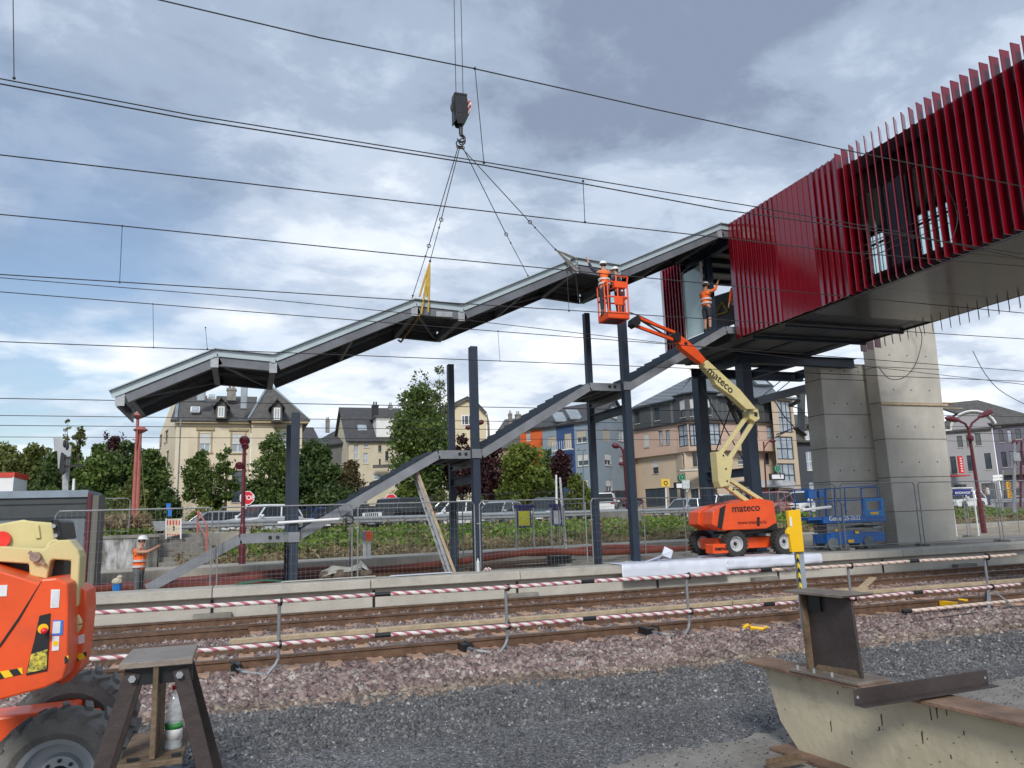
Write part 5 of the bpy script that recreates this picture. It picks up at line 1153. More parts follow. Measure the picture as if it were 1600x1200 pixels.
b = B(); b.box(xc-.135, xc-.014, Yt+.05, Yt+.065, zt_-.11, zt_-.03); b.box(xc+.014, xc+.155, Yt+.05, Yt+.065, zt_-.11, zt_-.03); b.build('gusset', m_black, tr)
for s in (-1, 1):
    for y in (Yt+.045, yb1-.06):
        p_ = Vector((xc+s*.10, y, zt_-.05)); q_ = Vector((xc+s*.46, y+(.0 if y < Yt+.1 else .25), -.12))
        b = B(); b.beam(p_, q_, .01, .062, (0, 1, 0)) if False else None
        ax_ = (q_-p_).normalized(); n_ = Vector((0, 1, 0)).cross(ax_)
        b.beam(p_, q_, .008, .07, n_); b.beam(p_+n_*.032+Vector((0, .03, 0)), q_+n_*.032+Vector((0, .03, 0)), .055, .008, n_)
        b.build('leg', m_mill, tr, bevel=.002)
    b = B(); c = Vector((xc+s*.10, Yt+.03, zt_-.075)); b.tube(c+Vector((0, .012, 0)), c-Vector((0, .012, 0)), .017, 6); b.build('bolt', m_galvb, tr)
q = atY(256, 1172, Yt+.2); bottle('clear water bottle with red cap and green label on the sawhorse flange', xc+.075, Yt+.17, zb_+.027, .285, m_pet, mat('red_cap', (.7, .02, .03), .4), m_white)
b = B(); b.ob((xc-.08, Yt+.02, zb_+.035), (.05, .02, .014), 0, 0, .2); b.ob((xc+.1, Yt+.02, zb_+.035), (.04, .02, .014)); b.build('nut', m_black, tr)

zB = .585
bm_ = thing('painted_girder', 'large greenish white steel girder with rusty flange and tapered end', 'girder', (5, 6, -.08))
e0 = atZ(1161, 1032, zB); e1 = atZ(1600, 1130, zB); ax_ = (e1-e0); ax_.z = 0; Lg = 5.2; ax_.normalize(); nm_ = Vector((-ax_.y, ax_.x, 0))
if nm_.y < 0: nm_ = -nm_
m_gird = mat('chipped_green_white_paint', (.50, .445, .32), .55, 0, .10, 1.3, bump=.15, bs=14, dirt=.35)
m_gflg = mat('rusty_flange', (.20, .125, .085), .75, .1, .3, 4, bump=.25, bs=30, dirt=.3)
def G(u, v, z): p = e0+ax_*u+nm_*v; return Vector((p.x, p.y, z))
wg = .15
b = B(); b.add([G(0, 0, zB), G(Lg, 0, zB), G(Lg, 2*wg, zB), G(-.06, 2*wg, zB), G(0, 0, zB-.025), G(Lg, 0, zB-.025), G(Lg, 2*wg, zB-.025), G(-.06, 2*wg, zB-.025)], [(0,1,2,3), (7,6,5,4), (0,4,5,1), (1,5,6,2), (2,6,7,3), (3,7,4,0)]); b.build('top_flange', m_gflg, bm_, bevel=.003)
u1 = .40
b = B(); wv = [(.09, zB-.026), (Lg, zB-.026), (Lg, -.055), (u1+.02, -.055), (.24, .13)]
b.prism(wv, lambda u, z, t: G(u, wg+t, z), -.012, .012); wb = b
b = B(); b.add([G(u1-.16, 0, -.055), G(Lg, 0, -.055), G(Lg, 2*wg, -.055), G(u1-.16, 2*wg, -.055), G(u1-.16, 0, -.082), G(Lg, 0, -.082), G(Lg, 2*wg, -.082), G(u1-.16, 2*wg, -.082)], [(0,1,2,3), (7,6,5,4), (0,4,5,1), (1,5,6,2), (2,6,7,3), (3,7,4,0)]); b.build('bottom_flange', m_gflg, bm_, bevel=.003)
b = wb; b.mi = 1; r_s = random.Random(5)
for k in range(95):
    u = r_s.uniform(.3, 3.6); z = r_s.uniform(.02, zB-.06); l = r_s.choice([.003, .004, .005, .006, .008, .008, .012, .03, .09]); 
    if u < .6 and z < .15: continue
    b.add([G(u, wg-.0135, z), G(u+r_s.uniform(.006, .016), wg-.0135, z+.004), G(u+r_s.uniform(.002, .012), wg-.0135, z+l), G(u-.003, wg-.0135, z+l*.8)], [(0, 1, 2, 3)])
b.build('web', [m_gird, mat('chip_brown', (.07, .045, .03), .8)], bm_)
# stub column on the girder
stt = thing('steel_stub', 'dark brown steel I section stub with top plate standing on the girder', 'steel stub', (G(.4, wg, zB)))
s0 = atZ(1246, 1047, zB+.03); s1 = atZ(1333, 1061, zB+.03)
u0_ = (s0-e0).dot(ax_); u1_ = (s1-e0).dot(ax_)
zs1 = atY(1300, 929, G((u0_+u1_)/2, wg, 0).y).z
b = B(); ua, ub = u0_-.02, u1_-.02
b.prism([(ua-.1, 0), (ub+.12, 0), (ub+.12, .022), (ua-.1, .022)], lambda u, z, t: G(u, wg+t, zB+.001+z), -.16, .17); b.build('base_plate', m_mtop, stt, bevel=.003)
b = B(); b.prism([(ua, .024), (ub+.02, .024), (ub-.01, (zs1-zB)*.93), (ub-.05, (zs1-zB)-.002), (ua-.01, (zs1-zB)-.002)], lambda u, z, t: G(u, wg+t, zB+z), -.012, .012); b.build('web', m_mill, stt, bevel=.003)
b = B(); b.prism([(ua-.10, 0), (ub+.03, 0), (ub+.06, .022), (ua-.10, .022)], lambda u, z, t: G(u, wg+t, zs1+z), -.15, .16); b.build('top_plate', m_mtop, stt, bevel=.003)
b = B(); b.prism([(ua-.002, .024), (ua+.018, .024), (ua+.01, (zs1-zB)-.004), (ua-.01, (zs1-zB)-.004)], lambda u, z, t: G(u, wg+t, zB+z), -.07, -.013); b.build('stiffener', m_rustf, stt)
b = B(); b.prism([(ua+.05, (zs1-zB)-.13), (ua+.17, (zs1-zB)-.13), (ua+.17, (zs1-zB)-.004), (ua+.05, (zs1-zB)-.004)], lambda u, z, t: G(u, wg+t, zB+z), -.04, -.014); b.build('gusset', m_black, stt)
b = B()
for u in (ua-.05, ua+.12, ua+.3): b.tube(G(u, wg-.12, zB+.022), G(u, wg-.12, zB+.05), .014, 6)
b.build('bolt', m_galvb, stt)
b = B(); b.prism([(ua+.02, .025), (ub-.0, .025), (ub-.03, .075), (ua+.06, .06)], lambda u, z, t: G(u, wg+t, zB+z), -.0135, -.0125); b.build('rust_streak', m_rustf, stt)
an_ = thing('angle_iron', 'loose brown steel angle lying across the girder flange', 'angle iron', G(1.5, wg, zB))
A1 = atZ(1352, 1106, zB+.02); A2 = atZ(1562, 1072, zB+.02)
dA = (A2-A1).normalized(); nA = Vector((-dA.y, dA.x, 0)); nA = nA if nA.y > 0 else -nA
b = B(); b.beam(A1+nA*.04+Vector((0, 0, -.0)), A2+nA*.04, .08, .008); b.beam(A1+nA*.084+Vector((0, 0, .046)), A2+nA*.084+Vector((0, 0, .046)), .008, .10); b.build('angle_bar', m_mill, an_, bevel=.002)
b = B()
for P_ in (A1.lerp(A2, .02), A1.lerp(A2, .975)): c = P_+nA*.08+Vector((0, 0, .045)); b.tube(c, c-nA*.004, .010, 10)
b.build('bolt_hole', m_galvb, an_)
a3 = atZ(1200, 1199, -.04); a4 = atZ(1256, 1188, -.04)
b = B(); b.beam(a3, a4, .09, .01); b.beam(a3+Vector((.02, .05, .02)), a4+Vector((.02, .05, .02)), .008, .045); tag(b.build('angle_iron', m_rustf, bevel=.002), 'short rusty angle on the ground at the bottom edge before the girder', 'angle iron')
# ================================================================ helpers for the far side of the line
def pd(px, py, D): return O0+ray(px, py)*(D/F)
def pg(px, D, z): p = pd(px, 810, D); return Vector((p.x, p.y, z))
def pb_(px, D, z): p = pd(px, 695, D); return Vector((p.x, p.y, z))
def onplane(px, py, p, q):
    """ray through a pixel meets the vertical plane p-q: returns (u along p->q in metres, z)"""
    d = ray(px, py); e = Vector((q.x-p.x, q.y-p.y, 0)); Lq = e.length; e.normalize(); n = Vector((-e.y, e.x, 0))
    t = (Vector((p.x, p.y, 0))-Vector((O0.x, O0.y, 0))).dot(n)/d.dot(n); P = O0+d*t
    return (P-Vector((p.x, p.y, 0))).dot(e), P.z
m_frame_w = mat('white_window_frame', (.70, .70, .68), .45, 0, .04, 3)
m_frame_d = mat('dark_window_frame', (.035, .038, .045), .45, 0, .1, 3)
m_shut = mat('beige_roller_shutter', (.40, .36, .29), .6, 0, .06, 4)
m_shutw = mat('white_roller_shutter', (.52, .53, .52), .6, 0, .06, 4)
def facade(parent, p, q, z0, z1, m, wins=(), gable=None, name='wall', inward=1, rdp=.16):
    """wall from p to q with real window openings; wins: (x0,y0,x1,y1, style) in photo pixels"""
    e = Vector((q.x-p.x, q.y-p.y, 0)); Lw = e.length; e.normalize(); n = Vector((e.y, -e.x, 0))
    if n.dot(Vector((O0.x-p.x, O0.y-p.y, 0))) < 0: n = -n
    R_ = []
    for wq in wins:
        x0, y0, x1, y1 = wq[:4]; cx, cy = (x0+x1)/2, (y0+y1)/2
        u0, _ = onplane(x0, cy, p, q); u1, _ = onplane(x1, cy, p, q); _, za = onplane(cx, y0, p, q); _, zb2 = onplane(cx, y1, p, q)
        u0, u1 = sorted((u0, u1)); zb2, za = sorted((zb2, za)); u0 = max(u0, .05); u1 = min(u1, Lw-.05); za = min(za, z1-.05); zb2 = max(zb2, z0+.02)
        if u1-u0 > .15 and za-zb2 > .15: R_.append((u0, u1, zb2, za, wq[4] if len(wq) > 4 else 'w'))
    us = sorted({0, Lw, *[r[0] for r in R_], *[r[1] for r in R_]}); zs = sorted({z0, z1, *[r[2] for r in R_], *[r[3] for r in R_]})
    at = lambda u, z, d=0: (p.x+e.x*u-n.x*d, p.y+e.y*u-n.y*d, z)
    b = B()
    for i in range(len(us)-1):
        for j in range(len(zs)-1):
            cu, cz = (us[i]+us[i+1])/2, (zs[j]+zs[j+1])/2
            if any(r[0] < cu < r[1] and r[2] < cz < r[3] for r in R_): continue
            b.add([at(us[i], zs[j]), at(us[i+1], zs[j]), at(us[i+1], zs[j+1]), at(us[i], zs[j+1])], [(0, 1, 2, 3)])
    for u0, u1, a, c, st_ in R_:
        for (ua, za_), (ub, zb3) in (((u0, a), (u1, a)), ((u1, a), (u1, c)), ((u1, c), (u0, c)), ((u0, c), (u0, a))):
            b.add([at(ua, za_), at(ub, zb3), at(ub, zb3, rdp), at(ua, za_, rdp)], [(0, 1, 2, 3)])
    if gable: b.add([at(u, z) for u, z in gable], [tuple(range(len(gable)))])
    b.build(name, m, parent)
    for u0, u1, a, c, st_ in R_:
        fm = m_frame_d if 'd' in st_ else m_frame_w; wd_, hh = u1-u0, c-a; f = min(.11 if 'd3' in st_ or 'dh' in st_ else .07, wd_*.09); g = rdp-.02
        b = B()
        def bx(ua, ub, za_, zb3, d0, d1): b.add([at(ua, za_, d0), at(ub, za_, d0), at(ub, zb3, d0), at(ua, zb3, d0), at(ua, za_, d1), at(ub, za_, d1), at(ub, zb3, d1), at(ua, zb3, d1)], [(0,1,2,3), (7,6,5,4), (0,4,5,1), (1,5,6,2), (2,6,7,3), (3,7,4,0)])
        bx(u0, u0+f, a, c, g-.05, g); bx(u1-f, u1, a, c, g-.05, g); bx(u0+f, u1-f, a, a+f, g-.05, g); bx(u0+f, u1-f, c-f, c, g-.05, g)
        nv = 0 if '1' in st_ else (2 if '3' in st_ else 1)
        for k in range(nv): uu = u0+wd_*(k+1)/(nv+1); bx(uu-f*.45, uu+f*.45, a+f, c-f, g-.045, g)
        if 'h' in st_: bx(u0+f, u1-f, a+hh*.45, a+hh*.45+f, g-.046, g-.001)
        if 's' in st_ or 'S' in st_: pass
        wo = b.build('window', fm, parent)
        b = B(); bx(u0+f*.5, u1-f*.5, a+f*.5, c-f*.5, g-.02, g-.012); b.build('pane', m_glassl if 'c' in st_ else m_glass, wo)
        if 's' in st_ or 'S' in st_:
            b = B(); bx(u0+.01, u1-.01, c-hh*(.55 if 's' in st_ else .96), c-.01, g-.10, g-.065); b.build('shutter', m_shut if 'b' in st_ else m_shutw, wo)
        if 'l' in st_:
            b = B(); bx(u0-.25, u1+.25, c+.25, c+.45, -.14, 0); bx(u0-.12, u0-.01, a, c+.25, -.05, 0); bx(u1+.01, u1+.12, a, c+.25, -.05, 0); bx(u0-.2, u1+.2, a-.14, a-.01, -.1, 0); b.build('stone_surround', m_lintel, wo)
        elif 'n' not in st_:
            b = B(); bx(u0-.06, u1+.06, a-.07, a-.003, -.07, 0); b.build('sill', m_conc, wo)
    return at, Lw
def slab(parent, pts, m, name='roof', th=.18):
    P_ = [Vector(p) for p in pts]; n = (P_[1]-P_[0]).cross(P_[2]-P_[0]).normalized(); n = n if n.z > 0 else -n; k = len(P_)
    b = B(); b.add(P_+[p-n*th for p in P_], [tuple(range(k)), tuple(range(2*k-1, k-1, -1))]+[(i, (i+1) % k, (i+1) % k+k, i+k) for i in range(k)]); return b.build(name, m, parent)
def chimney(parent, px, pyt, pyb, wpx, D, m, name='chimney'):
    t = pd(px, pyt, D); bt = pd(px, pyb, D); w_ = wpx*D/F; b = B(); b.box(t.x-w_/2, t.x+w_/2, t.y-w_/2, t.y+w_/2, bt.z-.6, t.z); b.box(t.x-w_*.58, t.x+w_*.58, t.y-w_*.58, t.y+w_*.58, t.z-.22, t.z-.08)
    for s in (-.2, .2): b.tube((t.x+s*w_, t.y, t.z), (t.x+s*w_, t.y, t.z+.35), w_*.13, 8)
    return b.build(name, m, parent)
m_lintel = mat('sandstone_surround', (.36, .29, .17), .8, 0, .1, 3)
m_yel = mat('yellow_render', (.62, .54, .40), .85, 0, .07, .5, bump=.1, bs=20, dirt=.12)
m_slate = mat('grey_slate', (.085, .082, .078), .75, 0, .25, 2.5, bump=.35, bs=9)
m_slated = mat('dark_slate', (.055, .055, .058), .75, 0, .25, 2.5, bump=.35, bs=9)
m_zinc = mat('zinc_sheet', (.30, .34, .37), .4, .4, .15, 1)
m_brick = mat('brown_brick', (.16, .07, .05), .85, 0, .2, 4)
G0 = 1.45
# ---- yellow villa
vl = thing('villa', 'yellow rendered villa with grey slate roof and two white framed dormers', 'villa', pg(360, 62, G0))
A1_ = pg(269, 60, G0); A2_ = pg(388, 61.8, G0); A3_ = pg(389, 61.3, G0); A4_ = pg(470, 62.6, G0)
zE = pd(269, 656, 60).z
fdir = (A2_-A1_).normalized(); bdir = Vector((-fdir.y, fdir.x, 0)); bdir = bdir if bdir.y > 0 else -bdir
A0_ = A1_+bdir*9.5; A0_.x = pg(244, (A1_+bdir*9.5-O0).dot(FWD), 0).x
facade(vl, A1_, A2_, G0, zE, m_yel, [(311, 677, 329, 706, 'hslc'), (362, 678, 382, 707, 'hslc'), (310, 735, 328, 762, 'hlc'), (362, 735, 380, 785, 'd1')])
facade(vl, A3_, A4_, G0, zE-.05, m_yel, [(432, 674, 450, 700, 'hslc'), (432, 735, 450, 762, 'hlc')])
zgab = pd(258, 618, 62).z
at_, Lw_ = facade(vl, A0_, A1_, G0, zE, m_yel, [(258, 655, 263, 690, 'd1h'), (249, 668, 253, 700, 'd1h'), (248, 715, 252, 745, 'd1h'), (259, 705, 263, 740, 'd1h')])
rid0 = A1_+bdir*4.9; zR = pd(335, 615, 66).z
b = B(); b.add([Vector((A0_.x, A0_.y, zE)), Vector((A1_.x, A1_.y, zE)), Vector((rid0.x*.4+A1_.x*.3+A0_.x*.3, (A0_.y+A1_.y)/2, zR-.2))], [(0, 1, 2)]); b.build('gable', m_yel, vl)
b = B(); b.beam(A1_+Vector((0, 0, zE-G0+.0))-bdir*.2, A2_+Vector((0, 0, zE-G0))-bdir*.2, .35, .22); b.beam(A3_+Vector((0, 0, zE-G0))-bdir*.2, A4_+Vector((.0, 0, zE-G0))-bdir*.2+fdir*.5, .35, .22); b.build('cornice', m_lintel, vl)
up = lambda P_, z: Vector((P_.x, P_.y, z))
ridL = up(A1_+bdir*4.8-fdir*.3, zR); ridR = up(A2_+bdir*4.8+fdir*.5, zR)
o_ = -bdir*.45
slab(vl, [up(A1_+o_-fdir*.4, zE+.1), up(A2_+o_+fdir*.2, zE+.1), ridR, ridL], m_slate)
slab(vl, [up(A1_+bdir*9.9-fdir*.4, zE+.1), up(A2_+bdir*9.9, zE+.1), ridR, ridL], m_slate)
apx = pd(421, 601, 65.5)
c1, c2, c3, c4 = up(A3_+o_-fdir*.3, zE+.1), up(A4_+o_+fdir*.6, zE+.1), up(A4_+bdir*8.2+fdir*.6, zE+.1), up(A3_+bdir*8.2-fdir*.3, zE+.1)
for a_, c_ in ((c1, c2), (c2, c3), (c3, c4), (c4, c1)): slab(vl, [a_, c_, apx], m_slate, 'roof', .12)
b = B(); b.path([c1+Vector((0, 0, .05)), apx+Vector((0, 0, .1))], .09, 5); b.path([c2+Vector((0, 0, .05)), apx+Vector((0, 0, .1))], .05, 5); b.path([ridL+Vector((0, 0, .05)), up(A1_+o_, zE+.2)], .12, 5); b.build('hip_flashing', m_zinc, vl)
def dormer(parent, x0, y0, x1, y1, D, mw=m_slate):
    a_ = pd(x0, y1, D); c_ = pd(x1, y0, D); d_ = b_ = None
    w_ = (c_-a_).x; x0_, x1_ = a_.x, c_.x; y = a_.y; b = B(); b.box(x0_-.15, x1_+.15, y+.05, y+2.2, a_.z-.1, c_.z+.05); o = b.build('dormer', mw, parent)
    b = B(); f = .1
    for q in ((x0_, x0_+f, a_.z, c_.z), (x1_-f, x1_, a_.z, c_.z), (x0_+f, x1_-f, a_.z, a_.z+f), (x0_+f, x1_-f, c_.z-f, c_.z), ((x0_+x1_)/2-.04, (x0_+x1_)/2+.04, a_.z+f, c_.z-f)): b.box(q[0], q[1], y-.02, y+.05, q[2], q[3])
    b.build('dormer_window', m_frame_w, o); b = B(); b.box(x0_+f*.5, x1_-f*.5, y+.01, y+.04, a_.z+f*.5, c_.z-f*.5); b.build('pane', m_glassl, o)
    slab(o, [(x0_-.4, y-.3, c_.z+.02), ((x0_+x1_)/2, y-.3, c_.z+.75), ((x0_+x1_)/2, y+2.4, c_.z+.75), (x0_-.4, y+2.4, c_.z+.02)], mw, 'dormer_roof', .08)
    slab(o, [(x1_+.4, y-.3, c_.z+.02), ((x0_+x1_)/2, y-.3, c_.z+.75), ((x0_+x1_)/2, y+2.4, c_.z+.75), (x1_+.4, y+2.4, c_.z+.02)], mw, 'dormer_roof', .08)
    b = B(); b.xz([(x0_-.15, c_.z+.05), (x1_+.15, c_.z+.05), ((x0_+x1_)/2, c_.z+.7)], y+.04, y+.4); b.build('dormer_gable', mw, o)
dormer(vl, 340, 634, 351, 652, 61.5); dormer(vl, 427.5, 636, 438.5, 656, 61.6)
chimney(vl, 362, 607, 616, 13, 66, m_concd)
for px, pt, pb, ww in ((315, 611, 628, 12), (382, 600, 641, 10)):
    b = B(); t_ = pd(px, pt-3, 63.0); q_ = pd(px, pb, 63.0); w2 = ww*63/F/2; b.box(t_.x-w2, t_.x+w2, t_.y-w2, t_.y+w2, q_.z, t_.z); b.build('metal_flue', m_zinc, vl, bevel=.08, seg=2)
for px, py in ((305, 640), (331, 620)):
    c = pd(px, py, 62.6 if py > 630 else 64.4); b = B(); b.ob(c, (.7, .12, .8), rad(-52)); o = b.build('skylight', m_frame_w, vl); b = B(); b.ob(c-Vector((0, .08, -.02)), (.5, .1, .6), rad(-52)); b.build('skylight_pane', m_glassl, o)
b = B(); q = pd(283, 650, 59.9); b.tube((q.x, q.y-.1, G0), (q.x, q.y-.1, zE), .06, 6); b.build('downpipe', m_galv, vl)
b = B(); q = pg(372, 59, G0)
for k in range(4): b.box(q.x-1.2, q.x+1.6, q.y-.4*(4-k)+.0, q.y+1, G0+.18*k, G0+.18*(k+1))
b.build('entrance_steps', m_conc, vl)
b = B()
q = pg(353, 57, G0); b.box(q.x-.45, q.x-.05, q.y-.2, q.y+.2, G0, G0+1.9); b.box(q.x-.55, q.x+.05, q.y-.3, q.y+.3, G0+1.9, G0+2.1); tag(b.build('gate_pillar', m_concd), 'stone gate pillar in front of the yellow villa steps', 'gate pillar')

# ---- generic gabled house: front p->q, depth, roof ridge parallel to the front
def house(name, lab, pts, D, z_e, m, roofm, wins, dep=8, ridge=None, side=True, grp=None, sidew=()):
    (x0, D0), (x1, D1) = pts; p = pb_(x0, D0, G0); q = pb_(x1, D1, G0); t = thing(name, lab, 'house', p, 0, grp)
    facade(t, p, q, G0, z_e, m, wins)
    e = (q-p).normalized(); n = Vector((-e.y, e.x, 0)); n = n if n.y > 0 else -n
    p2, q2 = p+n*dep, q+n*dep; facade(t, p2, p, G0, z_e, m, sidew); facade(t, q, q2, G0, z_e, m)
    zr = ridge
    a_, c_ = up(p+n*dep/2, zr), up(q+n*dep/2, zr)
    b = B(); b.add([up(p, z_e), up(p2, z_e), a_], [(0, 1, 2)]); b.add([up(q, z_e), up(q2, z_e), c_], [(0, 1, 2)]); b.build('gable', m, t)
    slab(t, [up(p-n*.4-e*.3, z_e-.05), up(q-n*.4+e*.3, z_e-.05), c_+e*.3+Vector((0, 0, .15)), a_-e*.3+Vector((0, 0, .15))], roofm)
    slab(t, [up(p2+n*.4-e*.3, z_e-.05), up(q2+n*.4+e*.3, z_e-.05), c_+e*.3+Vector((0, 0, .15)), a_-e*.3+Vector((0, 0, .15))], roofm)
    return t
m_beige = mat('beige_render', (.52, .46, .34), .85, 0, .08, .5, bump=.1, bs=20, dirt=.15)
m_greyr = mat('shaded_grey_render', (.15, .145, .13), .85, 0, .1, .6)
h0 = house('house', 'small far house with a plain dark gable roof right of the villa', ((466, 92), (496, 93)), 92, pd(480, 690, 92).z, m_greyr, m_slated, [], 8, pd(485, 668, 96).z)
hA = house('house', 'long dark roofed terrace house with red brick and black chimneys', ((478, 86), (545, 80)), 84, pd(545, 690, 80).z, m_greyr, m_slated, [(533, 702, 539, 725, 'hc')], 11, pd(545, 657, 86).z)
chimney(hA, 512, 656, 668, 6, 88, m_concd); chimney(hA, 536, 651, 662, 7, 86, m_concd); chimney(hA, 555, 645, 660, 7, 84, m_brick)
hB = house('house', 'beige house with dark roof, white framed windows and white roof extension', ((545, 76), (640, 78)), 77, pd(560, 688, 76).z, m_beige, m_slated,
           [(553, 695, 560, 717, 'hc'), (569, 679+11, 576, 694+5, 'hc'), (568, 708, 575, 724, 'hc'), (591, 696, 596, 706, 'd1'), (602, 705, 607, 720, 'd1'), (592, 717, 595, 726, 'd1'), (583, 740, 596, 750, 'hc'), (620, 735, 632, 752, 'hc')], 12, pd(600, 640, 84).z)
chimney(hB, 586, 633, 652, 9, 80, m_black); chimney(hB, 610, 634, 642, 6, 84, m_concd)
b = B(); a_ = pd(588, 678, 77.4); c_ = pd(634, 650, 77.4); b.box(a_.x, c_.x, a_.y, a_.y+5, a_.z-1.0, c_.z); b.build('roof_extension', m_frame_w, hB)
b = B(); b.box(a_.x-.2, c_.x+.2, a_.y-.2, a_.y+5.2, c_.z+.003, c_.z+.2); b.build('flat_roof', m_slate, hB)
b = B(); a_ = pd(583, 729, 75.5); c_ = pd(636, 727, 76.5); b.beam(a_, c_, .4, .3); b.build('string_course', m_slate, hB)
for px, py in ((549, 676), (566, 670)):
    c = pd(px, py, 78.5); b = B(); b.ob(c, (.9, .1, 1.3), rad(-48)); b.build('skylight', m_glassl, hB)
# cream house with a half-hipped gable facing the street
hc = thing('house', 'cream house with clipped gable end facing the street behind the tall tree', 'house', pb_(725, 78, G0))
pC, qC = pb_(695, 78, G0), pb_(762, 78, G0); zc = pd(762, 686, 78).z; e_ = (qC-pC).normalized(); n_ = Vector((-e_.y, e_.x, 0)); n_ = n_ if n_.y > 0 else -n_
gb = [onplane(x, y, pC, qC) for x, y in ((697, 688), (760, 688), (761, 648), (748, 634), (731, 623), (712, 632), (697, 648))]
facade(hc, pC, qC, G0, zc, mat('cream_render', (.60, .52, .36), .85, 0, .06, .5), [(704, 735, 716, 760, 'hc'), (735, 735, 750, 760, 'hc')], gable=gb)
W_ = lambda u, z, d=0: pC+e_*u+n_*d+Vector((0, 0, z-G0))
facade(hc, qC, qC+n_*10, G0, gb[2][1], m_beige)
w0 = onplane(721, 665, pC, qC); w1 = onplane(737, 648, pC, qC)
b = B(); P_ = [W_(w0[0], w0[1], -.03), W_(w1[0], w0[1], -.03), W_(w1[0], w1[1], -.03), W_(w0[0], w1[1], -.03)]; b.add(P_+[p-n_*.05 for p in P_], [(0,1,2,3), (7,6,5,4), (0,4,5,1), (1,5,6,2), (2,6,7,3), (3,7,4,0)]); o = b.build('window', m_frame_w, hc)
wm_ = (w0[0]+w1[0])/2
for ua, ub in ((w0[0]+.12, wm_-.25), (wm_+.25, w1[0]-.12), (wm_-.17, wm_+.17)):
    b = B(); P_ = [W_(ua, w0[1]+.12, -.09), W_(ub, w0[1]+.12, -.09), W_(ub, w1[1]-.12, -.09), W_(ua, w1[1]-.12, -.09)]; b.add(P_, [(0, 1, 2, 3)]); b.build('pane', m_glass, o)
for (a_, c_) in ((gb[4], gb[3]), (gb[3], gb[2]), (gb[4], gb[5]), (gb[5], gb[6])):
    slab(hc, [W_(a_[0], a_[1]+.2, -.5), W_(c_[0], c_[1]+.2, -.5), W_(c_[0], c_[1]+.2, 10), W_(a_[0], a_[1]+.2, 10)], m_slated, 'roof', .2)
b = B()
for (a_, c_) in ((gb[4], gb[3]), (gb[3], gb[2]), (gb[4], gb[5]), (gb[5], gb[6])): b.beam(W_(a_[0], a_[1]+.02, -.35), W_(c_[0], c_[1]+.02, -.35), .06, .22)
b.build('verge_board', m_frame_w, hc)
hd_ = house('house', 'low grey roofed house with twin chimneys behind the stair flight', ((762, 90), (825, 88)), 89, pd(790, 700, 89).z, m_beige, m_slate, [(800, 705, 806, 722, 'hc')], 12, pd(790, 655, 95).z)
chimney(hd_, 797, 646, 658, 5, 92, m_concd); chimney(hd_, 809, 647, 660, 7, 92, m_concd)
m_orr = mat('orange_render', (.60, .12, .03), .8, 0, .08, .6)
ho = house('house', 'narrow bright orange house squeezed beside the blue grey one', ((813, 84), (850, 82)), 83, pd(830, 668, 83).z, m_orr, m_slated, [(822, 670, 829, 689, 'hc'), (821, 706, 830, 724, 'hc')], 10, pd(840, 648, 88).z)
# blue-grey house: front with a dark blue bay strip, paler side wall
m_bg = mat('blue_grey_render', (.22, .285, .34), .8, 0, .05, .5, dirt=.05); m_bgd = mat('dark_blue_render', (.035, .075, .19), .75, 0, .06, .6); m_bgs = mat('pale_blue_grey_render', (.235, .29, .34), .8, 0, .05, .5, dirt=.05)
hb = thing('house', 'blue grey house with dark blue strip, white windows and dark roof', 'house', pb_(900, 76, G0))
zb0 = pd(850, 668, 80).z
b1, b2, b3, b4, b5 = pb_(848, 80, G0), pb_(870, 78.6, G0), pb_(898, 76.8, G0), pb_(930, 75, G0), pb_(985, 83, G0)
zbe = pd(930, 655, 75).z; zbe = (zb0+zbe)/2
facade(hb, b1, b2, G0, zbe, m_bg, [(855, 682, 869, 698, 'Sbn'), (855, 720, 868, 738, 'sh')])
facade(hb, b2, b3, G0, zbe+.02, m_bgd, [(882, 677, 893, 703, 'Sbn'), (882, 720, 893, 745, 'h')])
facade(hb, b3, b4, G0, zbe, m_bg, [(900.5, 673, 916, 692, 'sbh'), (902, 710, 919, 728, 'sh'), (904, 750, 919, 768, 'sh')])
facade(hb, b4, b5, G0, zbe, m_bgs, [(942, 671, 952.5, 690, 'Sbn'), (945, 709, 955, 727, 'sh'), (947, 750, 957, 768, 'sh'), (966, 672, 974, 689, 'hc'), (968, 712, 976, 728, 'hc')])
e_ = (b4-b1).normalized(); s_ = (b5-b4).normalized(); rl = up(b1+s_*5.5, pd(900, 628, 82).z); rr = up(b4+s_*5.5-e_*0, pd(960, 622, 80).z)
rz_ = max(rl.z, rr.z); rl.z = rr.z = rz_
slab(hb, [up(b1-s_*.4-e_*.3, zbe), up(b4-s_*.4+e_*.3, zbe), rr+e_*.3, rl-e_*.3], m_slated); slab(hb, [up(b1+s_*11-e_*.3, zbe), up(b5+e_*.3, zbe), rr+e_*.3, rl-e_*.3], m_slated)
b = B(); b.add([up(b4, zbe), up(b5, zbe), rr-Vector((0, 0, .15))], [(0, 1, 2)]); b.add([up(b1, zbe), up(b1+s_*11, zbe), rl-Vector((0, 0, .15))], [(0, 1, 2)]); b.build('gable', m_bgs, hb)
c = onplane(958, 645, b4, b5); q = b4+s_*c[0]-Vector((s_.y, -s_.x, 0))*-.05
b = B(); b.beam(up(q-s_*.7, c[1]), up(q+s_*.7, c[1]), .12, 1.2); b.build('window', m_frame_w, hb)
for px, py in ((874, 652), (897, 648)):
    c = pd(px, py, 79.2 if px < 880 else 78); b = B(); b.ob(c, (1.3, .14, 1.7), rad(-48)); b.build('skylight', m_zinc, hb)
b = B(); b.beam(up(b2-s_*.7, pd(885, 703, 77).z), up(b3-s_*.7, pd(885, 703, 77).z), .5, .1)
